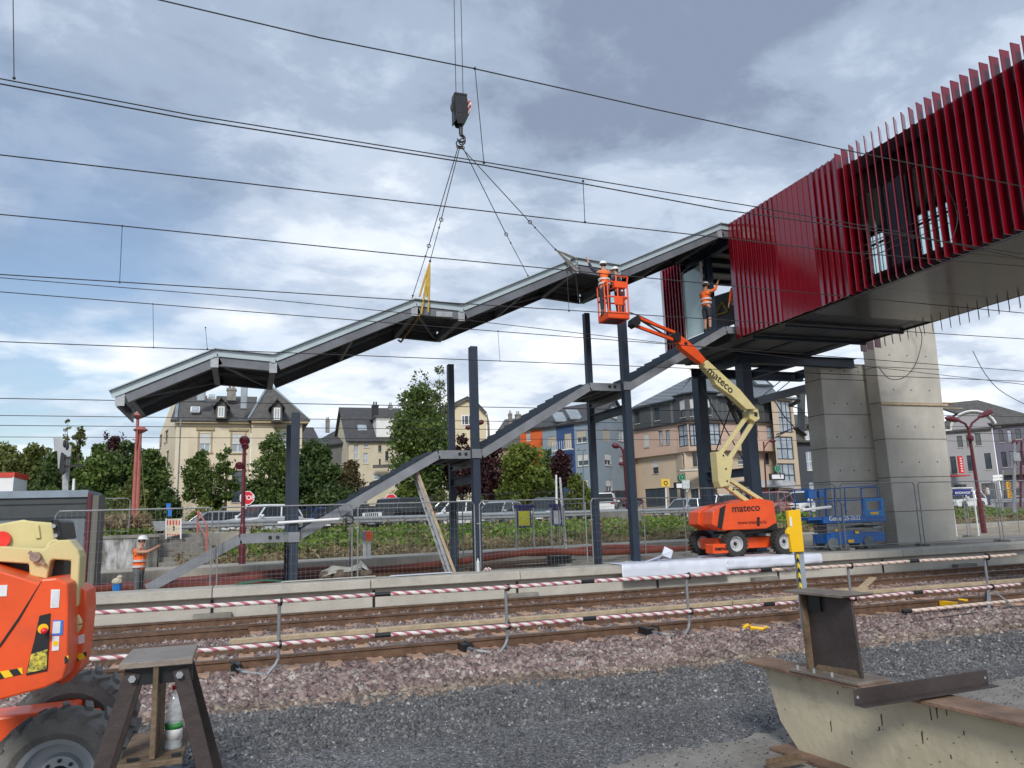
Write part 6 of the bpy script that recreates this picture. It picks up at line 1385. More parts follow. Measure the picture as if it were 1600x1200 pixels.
for k in range(9): pp = (b2-s_*.9).lerp(b3-s_*.9, k/8); zz0 = pd(885, 703, 77).z; b.tube(up(pp, zz0), up(pp, zz0+.9), .02, 5)
b.build('balcony', m_frame_w, hb)

# ---- beige and pink apartment building with grey standing-seam roof
m_pk = mat('salmon_render', (.52, .37, .29), .82, 0, .05, .4, dirt=.05); m_be2 = mat('sand_render', (.52, .42, .31), .82, 0, .05, .4, dirt=.05)
m_seam = stripemat('standing_seam_cladding', (.155, .16, .16), (.07, .075, .078), 0, 1.5, 0, .10, .55)
m_seam2 = stripemat('standing_seam_roof', (.25, .28, .30), (.10, .11, .12), 0, 1.35, 0, .12, .38)
ab = thing('apartment_building', 'salmon and sand coloured apartment block with grey standing seam roof and round corner bay', 'apartment building', pb_(1095, 76, G0))
zB0, zO, zM0, zM1 = 4.75, 7.95, 10.75, 13.1
fp = [(991, 82), (1058, 76.6), (1076, 74.8), (1100, 74.0), (1128, 75.2), (1218, 78.6)]
FP = [pb_(x, D, G0) for x, D in fp]
cen = sum((p for p in FP), Vector())/len(FP)
inn = [p+(Vector((0, 1, 0))*1.0+Vector((.3 if i < 2 else 0, 0, 0))) for i, p in enumerate(FP)]
# ground floor recessed
gfw = [[(1008, 763, 1040, 792, 'd3'), (1045, 762, 1060, 792, 'd1')], [(1062, 762, 1070, 792, 'd1')], [(1080, 764, 1092, 792, 'd1')], [(1106, 762, 1122, 792, 'd1')], [(1140, 764, 1160, 790, 'hd'), (1186, 766, 1200, 792, 'w'), (1204, 764, 1214, 792, 'd')]]
gfu = [[(1019.5, 718, 1028.5, 740, 'd1hs')], [(1066, 708, 1076, 731, 'd1')], [(1082, 707, 1089, 729, 'd1')], [(1104, 709, 1124, 728, 'dh')], [(1153, 712, 1163, 726, 'w1h'), (1195, 708, 1202, 726, 'd1')]]
up2 = [[(1006.6, 678, 1014, 699, 'd1Sc'), (1029, 673, 1036, 695, 'd1c'), (1039.5, 672, 1046.5, 694, 'd1c')], [(1059.2, 663, 1075.2, 698, 'dhcn')], [(1076.8, 662, 1099.3, 697, 'd3hcn')], [(1100.8, 660, 1126, 695, 'd3hcn')], [(1178.5, 665, 1184.5, 682, 'd1c'), (1198, 666, 1207.5, 684, 'd1c')]]
att = [[(992.5, 643, 999, 662, 'd1'), (1022.8, 637, 1030.4, 657, 'd1')], [(1062, 625, 1072.7, 652, 'd1hs')], [(1078, 623, 1088, 650, 'd1hs')], [(1098.7, 622, 1109.5, 648, 'd1hs')], []]
for i in range(5):
    p_, q_ = FP[i], FP[i+1]; pi, qi = inn[i], inn[i+1]
    facade(ab, up(pi, 0), up(qi, 0), G0, zB0, m_greyr if False else m_be2, gfw[i]); facade(ab, up(pi, 0), up(qi, 0), zB0, zO, m_be2, gfu[i])
    facade(ab, up(p_, 0), up(q_, 0), zO, zM0, m_pk, up2[i])
    slab(ab, [up(p_, zO+.01), up(q_, zO+.01), up(qi+Vector((0, .6, 0)), zO+.01), up(pi+Vector((0, .6, 0)), zO+.01)], m_pk, 'overhang', .15)
    on = ((p_+q_)/2-cen).normalized(); facade(ab, up(p_+Vector((0, .15, 0)), 0), up(q_+Vector((0, .15, 0)), 0), zM0+.02, zM1+(.35 if 0 < i < 4 else 0), m_seam, att[i], name='mansard_cladding')
    b = B(); b.beam(up(p_-Vector((0, .2, 0)), zM0+.02), up(q_-Vector((0, .2, 0)), zM0+.02), .5, .16); b.beam(up(p_-Vector((0, .15, 0)), zM1+(.35 if 0 < i < 4 else 0)), up(q_-Vector((0, .15, 0)), zM1+(.35 if 0 < i < 4 else 0)), .7, .14); b.build('cornice', m_frame_d, ab)
sA = FP[0]+Vector((-.3, 0, 0)); sB = pb_(976, 92, G0)
facade(ab, sB, FP[0], G0, zM0, m_pk); facade(ab, sB+Vector((0, .15, 0)), FP[0]+Vector((0, .15, 0)), zM0+.02, zM1, m_seam, name='mansard_cladding')
R1 = pd(1078, 591, 84); R2 = pd(1196, 593, 88); R1.z = R2.z = (R1.z+R2.z)/2; Rr = pd(1224, 612, 84)
slab(ab, [up(FP[0]-Vector((.5, .3, 0)), zM1), up(FP[1], zM1), R1], m_seam2); slab(ab, [up(sB, zM1), up(FP[0]-Vector((.5, .3, 0)), zM1), R1, up(sB+Vector((14, 8, 0)), R1.z-.4)], m_seam2)
slab(ab, [up(FP[4], zM1), up(FP[5]+Vector((.6, -.2, 0)), zM1), R2, R1], m_seam2)
slab(ab, [up(FP[5]+Vector((.6, -.2, 0)), zM1), up(FP[5]+Vector((4.2, 9, 0)), zM1), R2], m_seam2)
for i in (1, 2, 3): slab(ab, [up(FP[i]-Vector((0, .4, 0)), zM1+.36), up(FP[i+1]-Vector((0, .4, 0)), zM1+.36), R1-Vector((0, .3, .25))], m_seam2, 'turret_roof', .1)
c = pd(1189, 598.5, 84.2); b = B(); b.ob(c, (2.4, .14, 1.4), rad(-52)); o = b.build('skylight', m_frame_d, ab); b = B(); b.ob(c-Vector((0, .06, -.05)), (1.5, .1, .9), rad(-52)); b.build('skylight_pane', m_glassl, o)
chimney(ab, 1134, 586, 596, 6, 86, m_zinc)
b = B(); a_, c_ = pd(1156, 752, 76.3), pd(1231, 753, 77.6); b.beam(a_, c_, 2.2, .12); b.beam(a_+Vector((0, -1.1, -.35)), c_+Vector((0, -1.1, -.35)), .05, .55); b.build('awning', mat('grey_awning', (.42, .43, .45), .7), ab)
b = B(); a_, c_ = pd(1060, 736, 73.2), pd(1120, 733, 73.0); b.beam(a_, c_, 1.4, .16); b.build('bay_canopy', m_conc, ab)
# glass stair tower
T0, T1 = pb_(1211, 77.0, G0), pb_(1245, 78.6, G0); zT1 = pd(1225, 622, 78).z
facade(ab, T0, T1, G0, zT1, m_be2, [(1216.5, 626, 1237, 676, 'd3hcn'), (1213.5, 682, 1240, 718, 'd3hcn'), (1214, 724, 1243, 759, 'd3hcn'), (1217, 766, 1239, 790, 'dhn')], name='tower_wall')
facade(ab, T1, T1+Vector((1.5, 9, 0)), G0, zT1, m_be2, name='tower_wall')
slab(ab, [up(T0+Vector((-.6, -.5, 0)), zT1+.2), up(T1+Vector((.6, -.5, 0)), zT1+.2), up(T1+Vector((2, 9, 0)), zT1+.2), up(T0+Vector((0, 9, 0)), zT1+.2)], m_zinc, 'tower_roof')
m_sgn = mat('green_sign', (.01, .12, .06), .4)
def roundsign(lab, px, py, rpx, D, plate):
    t = thing('round_sign', lab, 'sign', pd(px, py, D)); c = pd(px, py, D); r = rpx*D/F; b = B(); b.tube(c-Vector((0, .1, 0)), c+Vector((0, .1, 0)), r, 24); b.build('sign_disc', m_sgn, t)
    b = B(); b.torus(c-Vector((0, .11, 0)), (0, 1, 0), r*.8, .025, 24, 4); b.ball(c-Vector((0, .12, -.2*r)), r*.2, 8, 5, (1, .2, .9)); b.box(c.x-r*.45, c.x+r*.45, c.y-.115, c.y-.105, c.z-r*.4, c.z-r*.3); b.build('sign_emblem', mat('pale_green_mark', (.25, .5, .38), .5), t)
    q = pd(*plate, D); b = B(); b.box(q.x-.85, q.x+.85, q.y-.12, q.y+.1, q.z-.32, q.z+.32); b.build('sign_box', m_black, t); b = B(); b.box(q.x-.68, q.x+.68, q.y-.135, q.y-.122, q.z-.2, q.z+.2); b.build('white_plate', m_white, t)
    b = B(); b.tube(c+Vector((r*.9, 0, r)), c+Vector((r*.9, 0, -r*2.2)), .05, 6); b.build('bracket', m_black, t)
roundsign('round dark green sign on the corner bay of the apartment block', 1065, 747, 6.5, 71.5, (1066, 759)); roundsign('round dark green sign beside the glass stair tower', 1214, 733, 5.8, 74.5, (1214, 745))
# ---- charcoal house behind the shaft, and house with old roof
hk_ = thing('house', 'charcoal rendered house with steep dark roof left of the rear pillar', 'house', pb_(1270, 80, G0))
k1, k2 = pb_(1246, 80, G0), pb_(1300, 82, G0); zk = pd(1262, 690, 80).z
facade(hk_, k1, k2, G0, zk, mat('charcoal_render', (.06, .065, .075), .8, 0, .06, .5), [(1260, 705, 1270, 735, 'hc'), (1265, 753, 1276, 771, 'w1c'), (1286, 705, 1294, 735, 'hc')])
slab(hk_, [up(k1-Vector((.3, .5, 0)), zk), up(k2-Vector((0, .5, 0)), zk), up(k2+Vector((0, 3.5, 0)), zk+3.4), up(k1+Vector((0, 3.5, 0)), zk+3.4)], m_slate); slab(hk_, [up(k1+Vector((0, 3.5, 0)), zk+3.4), up(k2+Vector((0, 3.5, 0)), zk+3.4), up(k2+Vector((0, 8.5, 0)), zk+4.4), up(k1+Vector((0, 8.5, 0)), zk+4.4)], m_slate)
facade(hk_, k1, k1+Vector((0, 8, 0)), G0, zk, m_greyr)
dormer(hk_, 1259, 673, 1267, 688, 80.2)
# ---- grey house with arched gable, purple shop house
m_lg = mat('pale_grey_render', (.33, .33, .34), .82, 0, .05, .4, dirt=.08); m_pu = mat('purple_grey_render', (.15, .138, .18), .8, 0, .06, .5, dirt=.06)
gh = thing('house', 'pale grey house with white edged arched gable right of the pillars', 'house', pb_(1515, 78, G0))
g1, g2 = pb_(1464, 79.5, G0), pb_(1553, 77, G0); zg = pd(1500, 672, 78).z; e_ = (g2-g1).normalized(); n_ = Vector((-e_.y, e_.x, 0)); n_ = n_ if n_.y > 0 else -n_
ca_ = onplane(1521, 670, g1, g2); rA = 2.0; arc = [(ca_[0]+rA*math.cos(t_), zg+.9*rA*math.sin(t_)) for t_ in np.linspace(0, math.pi, 13)]
facade(gh, g1, g2, G0, zg, m_lg, [(1495.7, 681, 1504, 699, 'd1'), (1510, 679, 1518, 698, 'd1'), (1524, 677, 1532.6, 696, 'd1'), (1485.5, 713, 1494.5, 740, 'd1'), (1511.6, 711.5, 1521, 736, 'd1'), (1539, 708, 1549, 733, 'd1'), (1535, 755, 1556, 786, 'd1n'), (1491, 757, 1510, 763, 'dn')], gable=arc)
b = B(); b.path([g1+e_*(u)+n_*-.15+Vector((0, 0, z-G0+.1)) for u, z in [(.0, zg-.4)]+[(ca_[0]-rA-.5, zg+.0)]+arc[::-1]+[(ca_[0]+rA+.4, zg)]], .12, 5); b.build('white_verge', m_frame_w, gh)
slab(gh, [up(g1-e_*.5-n_*.3, zg), up(g2-n_*.3, zg), up(g2+n_*5.5, pd(1541, 635, 84).z), up(g1+e_*3+n_*5.5, pd(1541, 635, 84).z)], m_slate); 
slab(gh, [up(g1-e_*.5-n_*.3, zg), up(g1+e_*3+n_*5.5, pd(1541, 635, 84).z), up(g1-e_*.5+n_*11, zg)], m_slate)
b = B(); [b.add([g1+e_*u+n_*-.05+Vector((0, 0, z-G0)) for u, z in arc]+[g1+e_*u+n_*5+Vector((0, 0, z-G0)) for u, z in arc], [(i, i+1, i+14, i+13) for i in range(12)])]; b.build('arched_roof', m_slate, gh)
chimney(gh, 1500, 637, 655, 11, 83, m_pu)
rs = pd(1490, 727, 77.6); b = B(); b.box(rs.x-.28, rs.x+.28, rs.y-.9, rs.y-.75, rs.z-.85, rs.z+.85); o = b.build('red_sign', mat('red_shop_sign', (.65, .03, .03), .5), gh)
b = B()
for k in range(6): b.box(rs.x-.13, rs.x+.13, rs.y-.915, rs.y-.901, rs.z-.7+k*.25, rs.z-.58+k*.25)
b.build('sign_letters', m_white, o)
b = B(); a_ = pd(1484, 744, 76.8); b.box(a_.x-.8, a_.x+1.6, a_.y-1.0, a_.y+.5, a_.z-.06, a_.z+.06); b.build('small_red_awning', mat('red_awning', (.5, .05, .05), .6), gh)
ph = thing('house', 'purple grey shop house with white door frame at the right edge', 'house', pb_(1580, 76, G0))
h1, h2 = pb_(1554, 77, G0), pb_(1640, 74.5, G0); zp = pd(1560, 664, 77).z
facade(ph, h1, h2, G0, zp, m_pu, [(1561, 672, 1568, 691, 'd1'), (1574, 671, 1581, 690, 'd1c'), (1587, 670, 1595, 686, 'd1'), (1565, 706, 1573, 730, 'd1'), (1578, 705, 1588, 729.5, 'd1hc'), (1593, 705, 1600, 728, 'd1'), (1585, 764, 1596, 785, 'w1hn'), (1610, 705, 1618, 728, 'd1'), (1610, 672, 1618, 688, 'd1')])
rtop = pd(1545, 632, 86); hz1 = rtop.z
slab(ph, [up(h1-Vector((.3, .4, 0)), zp), up(h2-Vector((0, .4, 0)), zp), up(h2+Vector((0, 7, 0)), hz1), up(h1+Vector((0, 7, 0)), hz1)], m_slate)
c = pd(1594, 652, 79); b = B(); b.ob(c, (1.6, .14, 1.1), rad(-52)); b.build('skylight', m_frame_w, ph)
b = B(); q = onplane(1582, 740, h1, h2); ee = (h2-h1).normalized(); b.beam(h1+Vector((0, -.5, q[1]-G0)), h2+Vector((0, -.5, q[1]-G0)), 1.0, .3); b.build('shop_canopy', m_greyr, ph)
s_y = thing('banner_sign', 'vertical yellow banner sign with black letters on the purple shop', 'sign', pd(1577, 770, 75))
a_, c_ = pd(1572.5, 753, 75), pd(1580, 778, 75); b = B(); b.box(a_.x, c_.x, a_.y, a_.y+.08, c_.z, a_.z); b.build('banner', mat('banner_yellow', (.80, .42, .03), .6), s_y)
text('WWA', 'lettering', m_black, s_y, ((a_.x+c_.x)/2, a_.y-.012, (a_.z+c_.z)/2), (0, 0, -1), (1, 0, 0), .55)
b = B(); q = pd(1588, 757, 74.9); b.tube(q, q+Vector((0, .1, 0)), .32, 20); tag(b.build('round_sign', mat('grey_pink_sign', (.35, .25, .26), .6)), 'small round pinkish sign above the white shop door', 'sign')
# station name sign
ns = thing('station_sign', 'blue station name sign on white posts right of the front pillar', 'station sign', pd(1502, 800, 31))
Dn = 31; a_, c_ = pd(1489, 765, Dn), pd(1516.5, 765, Dn); zt2, zb4 = pd(1502, 764.5, Dn).z, pd(1502, 773.5, Dn).z
b = B(); b.beam(up(a_, (zt2+zb4)/2), up(c_, (zt2+zb4)/2), .05, zt2-zb4); b.build('sign_board', mat('station_blue', (.008, .02, .20), .35), ns)
b = B(); b.tube(up(c_+Vector((.12, 0, 0)), zt2+.06), up(c_+Vector((.12, 0, 0)), .6), .03, 6); b.tube(up(a_-Vector((.12, 0, 0)), zt2+.06), up(a_-Vector((.12, 0, 0)), .6), .03, 6); b.tube(up(a_-Vector((.12, 0, 0)), zt2+.05), up(c_+Vector((.12, 0, 0)), zt2+.05), .025, 6); b.build('sign_frame', m_white, ns)
ex = (c_-a_); ex.z = 0; mid = (a_+c_)/2; text('RODANGE', 'lettering', m_white, ns, up(mid, (zt2+zb4)/2-.03)-Vector((-ex.y, ex.x, 0)).normalized()*.035, ex, (0, 0, 1), .125, bold=.002)
# ================================================================ vegetation
def leafmat(name, cols, sc=.45, tr=.35):
    m = bpy.data.materials.new(name); m.use_nodes = True; t = m.node_tree; n = t.nodes; l = t.links; b = n['Principled BSDF']; b.inputs['Roughness'].default_value = .55
    g = n.new('ShaderNodeNewGeometry'); tc = n.new('ShaderNodeTexCoord'); nz = n.new('ShaderNodeTexNoise'); nz.inputs['Scale'].default_value = sc; nz.inputs['Detail'].default_value = 3
    l.new(tc.outputs['Object'], nz.inputs['Vector'])
    ad = n.new('ShaderNodeMath'); ad.operation = 'MULTIPLY_ADD'; l.new(g.outputs['Random Per Island'], ad.inputs[0]); ad.inputs[1].default_value = .5
    mr = n.new('ShaderNodeMapRange'); mr.inputs[1].default_value = .3; mr.inputs[2].default_value = .7; mr.inputs[4].default_value = .5; l.new(nz.outputs[0], mr.inputs[0]); l.new(mr.outputs[0], ad.inputs[2])
    r = n.new('ShaderNodeValToRGB'); e = r.color_ramp.elements
    while len(e) < len(cols): e.new(.5)
    for k, c in enumerate(cols): e[k].position = k/(len(cols)-1); e[k].color = (*c, 1)
    l.new(ad.outputs[0], r.inputs[0]); l.new(r.outputs[0], b.inputs['Base Color'])
    tl = n.new('ShaderNodeBsdfTranslucent'); l.new(r.outputs[0], tl.inputs[0]); mx_ = n.new('ShaderNodeMixShader'); mx_.inputs[0].default_value = tr
    l.new(b.outputs[0], mx_.inputs[1]); l.new(tl.outputs[0], mx_.inputs[2]); l.new(mx_.outputs[0], n['Material Output'].inputs[0]); return m
lf = dict(mid=leafmat('mid_green_leaves', [(0.045, 0.074, 0.018), (0.102, 0.160, 0.033), (0.192, 0.256, 0.058)]),
          dark=leafmat('dark_green_leaves', [(0.028, 0.051, 0.014), (0.064, 0.109, 0.026), (0.128, 0.186, 0.045)]),
          olive=leafmat('olive_leaves', [(0.058, 0.074, 0.018), (0.128, 0.154, 0.033), (0.218, 0.243, 0.064)]),
          lime=leafmat('yellow_green_leaves', [(0.064, 0.096, 0.015), (0.141, 0.192, 0.028), (0.256, 0.282, 0.051)]),
          plum=leafmat('plum_leaves', [(0.023, 0.010, 0.013), (0.058, 0.018, 0.023), (0.109, 0.038, 0.038)]),
          brown=leafmat('reddish_green_leaves', [(0.051, 0.045, 0.018), (0.102, 0.077, 0.032), (0.166, 0.128, 0.058)]),
          birch=leafmat('silvery_leaves', [(0.077, 0.102, 0.038), (0.154, 0.179, 0.077), (0.256, 0.282, 0.141)]),
          ivy=leafmat('embankment_leaves', [(0.064, 0.115, 0.018), (0.154, 0.243, 0.033), (0.269, 0.371, 0.064)], .8),
          dry=leafmat('dry_grass_blades', [(0.154, 0.122, 0.064), (0.282, 0.218, 0.115), (0.410, 0.333, 0.192)], .8))
def leafquads(C, s, aspect=.62, flat=.0):
    n = len(C); d = rng.normal(size=(n, 3)); d[:, 2] -= .25; d /= np.linalg.norm(d, axis=1, keepdims=True); e = rng.normal(size=(n, 3)); e -= d*np.sum(e*d, 1, keepdims=True); e /= np.linalg.norm(e, axis=1, keepdims=True)
    S_ = (s*rng.uniform(.45, 1.6, n))[:, None]; f = np.cross(d, e)*.18
    V = np.stack([C-d*S_*.5, C+e*S_*aspect*.5+f*S_, C+d*S_*.5, C-e*S_*aspect*.5+f*S_], 1).reshape(-1, 3)
    F_ = np.arange(4*n).reshape(n, 4); return V, F_
def tree(lab, px, D, ytop, rpx, kind='mid', z0=1.5, cb=.25, n=5200, ls=.24, nb=16, name='tree', squash=1., trunk=True, cat=None, sparse=0., group=None):
    base = pg(px, D, z0); H = pd(px, ytop, D).z-z0; R = rpx*D/F; zc0 = H*cb; h = H-zc0
    t = thing(name, lab, cat or name.split('_')[-1], base, rng.uniform(0, 6), group)
    cs = []
    for i in range(nb):
        f = rng.uniform(0, 1); zz1 = zc0+h*(.12+.76*f); env = math.sqrt(max(.05, 1-((f-.42)/.68)**2)); a = rng.uniform(0, 2*math.pi); rr = R*env*math.sqrt(rng.uniform(.05, 1))*.74
        br = R*rng.uniform(.30, .52)*(.7 if f > .8 else 1); cs.append((rr*math.cos(a), rr*math.sin(a), min(zz1, H-br*.7), br))
    cs.append((0, 0, H-R*.30, R*.30)); cs = np.array(cs)
    w_ = cs[:, 3]**2; idx = rng.choice(len(cs), n, p=w_/w_.sum()); c = cs[idx]; d = rng.normal(size=(n, 3)); d /= np.linalg.norm(d, axis=1, keepdims=True)
    rad_ = c[:, 3:4]*(rng.uniform(.25, 1.0, (n, 1))**.6+np.abs(rng.normal(0, .16, (n, 1)))*(rng.random((n, 1)) < .5)); P = c[:, :3]+d*rad_*np.array([1, 1, .85*squash])
    n2 = int(n*(.40 if nb > 9 else .12)); d2 = rng.normal(size=(n2, 3)); d2 /= np.linalg.norm(d2, axis=1, keepdims=True); q2 = d2*rng.uniform(.2, 1, (n2, 1))**.5
    lump = 1+.16*np.sin(d2[:, 0:1]*5+px)+.14*np.sin(d2[:, 1:2]*7+px*2)+.12*np.sin(d2[:, 2:3]*8+px*3)
    P2 = q2*lump*np.array([R*.86, R*.86, h*.47])+np.array([0, 0, zc0+h*.46]); P = np.concatenate([P, P2])
    keep = P[:, 2] > zc0*.55; P = P[keep]
    V, F_ = leafquads(P, ls); loc_mesh(V, F_, 'crown', lf[kind], t)
    if trunk:
        b = B(); tr_ = max(.10, R*.07); b.path([(0, 0, -.3), (.04*R, 0, zc0*.6), (0, .05*R, zc0+h*.25), (.03*R, 0, zc0+h*.7)], tr_, 8, [tr_*1.25, tr_, tr_*.7, tr_*.25]); b.build('trunk', m_bark, t, world=False, smooth=True)
        b = B()
        for k in range(0, len(cs), 2 if nb > 9 else 1):
            x, y, z, r = cs[k]; z1 = zc0*.75+rng.uniform(0, .35)*h; z1 = min(z1, z-.1); b.path([(0, 0, z1), (x*.5, y*.5, (z1+z)/2+.05*h), (x*.95, y*.95, z+r*.2)], .05, 5, [tr_*.45, tr_*.28, tr_*.1])
        b.build('branches', m_bark, t, world=False)
    return t
T_ = tree
# left mass
for a in (('wide olive green tree at the far left edge behind the site cabin', -14, 58, 684, 52, 'olive'), ('olive tree above the red and white cabin', 45, 54, 690, 45, 'olive'), ('dark green tree behind the railway signal', 98, 52, 686, 42, 'dark'),
          ('bushy green tree right of the railway signal', 150, 50, 688, 40, 'mid'), ('dark tree just left of the twin pink poles', 192, 54, 684, 38, 'dark'), ('rounded green tree right of the twin pink poles', 232, 52, 698, 32, 'mid'), ('low olive tree behind the twin pink poles', 205, 46, 748, 30, 'olive'),
          ('brownish tree top between signal and twin poles', 172, 60, 678, 26, 'plum')):
    T_(a[0], a[1], a[2], a[3], a[4], a[5], cb=.08, n=6500, ls=.26, nb=20, group='trees along the left side of the street')
for k, (px, yt, r, kd) in enumerate(((20, 762, 30, 'dark'), (70, 758, 34, 'mid'), (125, 755, 34, 'dark'), (180, 758, 34, 'mid'), (262, 762, 22, 'dark'))):
    T_(['dark bush at the left edge above the shelter roof', 'green bush above the shelter roof', 'dark bush behind the post of the signal', 'green bush behind the upper fence on the wall', 'dark bush behind the barrier board'][k], px, 46, yt, r, kd, cb=0, n=4200, ls=.22, nb=12, name='bush', trunk=False, squash=.7)
# spindly shoot above the signal
t = T_('thin young tree with sparse leaves sticking out above the signal', 96, 50, 652, 9, 'olive', n=130, nb=6, ls=.25, cb=.6)
T_('sparse tree branch with few leaves right of the signal top', 116, 50, 662, 14, 'olive', n=260, nb=7, ls=.22, cb=.75)
# in front of the villa
T_('small open tree with bare trunk left of the villa front', 312, 53, 700, 30, 'mid', cb=.30, n=3200, nb=11, ls=.2)
T_('slender open tree before the villa entrance', 352, 52, 697, 20, 'mid', cb=.30, n=1700, nb=9, ls=.2)
T_('small dark tree close to the villa wall', 336, 54, 735, 16, 'dark', cb=.1, n=1500, nb=8, ls=.2)
T_('dense bright green tree behind the leftmost steel post', 425, 50, 672, 40, 'mid', cb=.05, n=7500, nb=20, ls=.22)
T_('large dark green tree right of the leftmost steel post', 488, 51, 683, 44, 'dark', cb=.04, n=7500, nb=20, ls=.23)
T_('reddish brown shrubby tree above the lowest parked cars', 548, 52, 716, 32, 'brown', cb=.04, n=4200, nb=14, ls=.2)
T_('dark shrub under the second stair flight', 520, 49, 748, 30, 'dark', cb=0, n=3200, nb=12, ls=.2, name='bush', trunk=False)
T_('tall dense green tree behind the leaning ladder', 660, 56, 586, 52, 'mid', cb=.08, n=16000, nb=36, ls=.22)
T_('silvery birch rising behind the tall dense tree', 690, 64, 562, 26, 'birch', cb=.35, n=2600, nb=14, ls=.2)
T_('pale birch branch left of the tall dense tree', 634, 62, 604, 18, 'birch', cb=.55, n=900, nb=8, ls=.2)
T_('drooping birch foliage right of the tall dense tree', 706, 63, 640, 24, 'birch', cb=.2, n=1500, nb=9, ls=.2)
T_('plum leaved tree between the two tall steel posts', 724, 57, 676, 28, 'plum', cb=.22, n=4200, nb=13, ls=.2)
T_('large plum leaved tree right of the tall steel posts', 768, 56, 686, 38, 'plum', cb=.2, n=5600, nb=16, ls=.21)
T_('big yellow green tree beside the plum leaved trees', 822, 53, 687, 44, 'lime', cb=.04, n=8500, nb=20, ls=.22)
T_('dark green tree behind the small plum ball tree', 858, 57, 698, 26, 'dark', cb=.04, n=3600, nb=13, ls=.2)
T_('small round plum tree in front of the blue grey house', 879, 55, 700, 21, 'plum', cb=.45, n=3400, nb=11, ls=.18)
T_('yellow green round bush beside the second white post', 905, 54, 739, 26, 'lime', cb=0, n=4200, nb=12, ls=.18, name='bush', trunk=False)
T_('dark hedge bush left of the second white post', 866, 55, 748, 26, 'dark', cb=0, n=3400, nb=12, ls=.18, name='bush', trunk=False)
T_('light green bush behind the rear stop sign', 632, 55, 752, 30, 'lime', cb=0, n=3200, nb=11, ls=.18, name='bush', trunk=False)
T_('green bush behind the ladder top', 690, 55, 762, 22, 'olive', cb=0, n=2200, nb=9, ls=.18, name='bush', trunk=False)
T_('low green bush under the plum trees', 745, 54, 768, 22, 'olive', cb=0, n=2000, nb=9, ls=.18, name='bush', trunk=False)
T_('low bush below the small open tree before the villa', 318, 50, 772, 26, 'lime', cb=0, n=1800, nb=9, ls=.16, name='bush', trunk=False)
T_('low bush under the dense bright green tree', 405, 49, 765, 24, 'dark', cb=0, n=2400, nb=9, ls=.18, name='bush', trunk=False)
T_('leafy dark treetop behind the pale grey house', 1478, 98, 650, 14, 'dark', cb=.05, n=1500, nb=8, ls=.3)
# embankment cover
def emb(u, v): return 1.0
def emb_scatter(name, lab, n, ur, tr_, kind, s, hgt, blade=False, dens=None):
    u = rng.uniform(*ur, n); tt = rng.uniform(*tr_, n); nz_ = wave(u*1.0, tt*9, 1.1)+wave(u*.31, tt*4, 1.9)
    if dens is not None: k = nz_ > dens; u, tt, nz_ = u[k], tt[k], nz_[k]
    v = 2.55+tt*9.2; z = .60+tt*.80+.25*np.sin(tt*math.pi)+.07*wave(u, v)+rng.uniform(0, 1, len(u))**1.3*hgt*(.6+.4*np.clip(nz_+.5, 0, 1.4))
    P = np.stack([R0.x+RD.x*u+RN.x*v, R0.y+RD.y*u+RN.y*v, z], 1)
    V, F_ = leafquads(P, s, .3 if blade else .7); o = loc_mesh(V, F_, name, lf[kind]); tag(o, lab, None, None, 'stuff')
emb_scatter('ground_cover', 'green leafy ground cover on the embankment below the guard rail', 60000, (3.7, 62), (.10, .86), 'ivy', .17, .34, dens=-.55)
emb_scatter('ground_cover', 'dark leaves inside the embankment ground cover', 26000, (3.7, 62), (.06, .84), 'mid', .17, .26, dens=-.2)
emb_scatter('dry_grass', 'dry yellow grass along the foot of the embankment', 20000, (2.4, 62), (-.02, .30), 'dry', .24, .30, True)
emb_scatter('dry_grass', 'patches of dry grass on the embankment', 9000, (2.4, 62), (.2, 1.0), 'dry', .26, .55, True, dens=.35)
def bank(n, ur, vr, zf, kind, s, hgt, name, lab, blade=False):
    u = rng.uniform(*ur, n); v = rng.uniform(*vr, n); P = np.stack([R0.x+RD.x*u+RN.x*v, R0.y+RD.y*u+RN.y*v, zf(u, v)+rng.uniform(0, hgt, n)], 1)
    V, F_ = leafquads(P, s, .22 if blade else .6); o = loc_mesh(V, F_, name, lf[kind]); tag(o, lab, None, None, 'stuff')
bank(9000, (-9, 1.8), (3.1, 6.5), lambda u, v: 1.72+.02*v, 'dry', .3, .62, 'dry_weeds', 'dry brown weeds above the stained retaining wall', True)
bank(7000, (-9, 1.8), (3.0, 4.0), lambda u, v: 1.66+0*v, 'ivy', .12, .28, 'grass_strip', 'green strip of grass on top of the retaining wall')
bank(7000, (-9, 2), (7, 11), lambda u, v: 1.8+0*v, 'olive', .28, 1.0, 'weeds', 'tall olive weeds behind the upper fence', True)

# ================================================================ retaining wall, steps, far platform furniture
m_stain = bpy.data.materials.new('stained_wall'); m_stain.use_nodes = True
_t = m_stain.node_tree; _n = _t.nodes; _l = _t.links; _b = _n['Principled BSDF']; _b.inputs['Roughness'].default_value = .9
_tc = _n.new('ShaderNodeTexCoord'); _mp = _n.new('ShaderNodeMapping'); _mp.inputs[3].default_value = (2.6, 2.6, .7); _nz = _n.new('ShaderNodeTexNoise'); _nz.inputs['Scale'].default_value = 1.0; _nz.inputs['Detail'].default_value = 9; _nz.inputs['Roughness'].default_value = .65
_l.new(_tc.outputs['Object'], _mp.inputs[0]); _l.new(_mp.outputs[0], _nz.inputs['Vector']); _r = _n.new('ShaderNodeValToRGB'); _e = _r.color_ramp.elements; _e.new(.5); _e.new(.6)
for k, (p_, c_) in enumerate(((.38, (.07, .07, .065)), (.50, (.17, .165, .15)), (.56, (.33, .33, .32)), (.68, (.62, .63, .64)))): _e[k].position = p_; _e[k].color = (*c_, 1)
_l.new(_nz.outputs[0], _r.inputs[0]); _l.new(_r.outputs[0], _b.inputs['Base Color'])
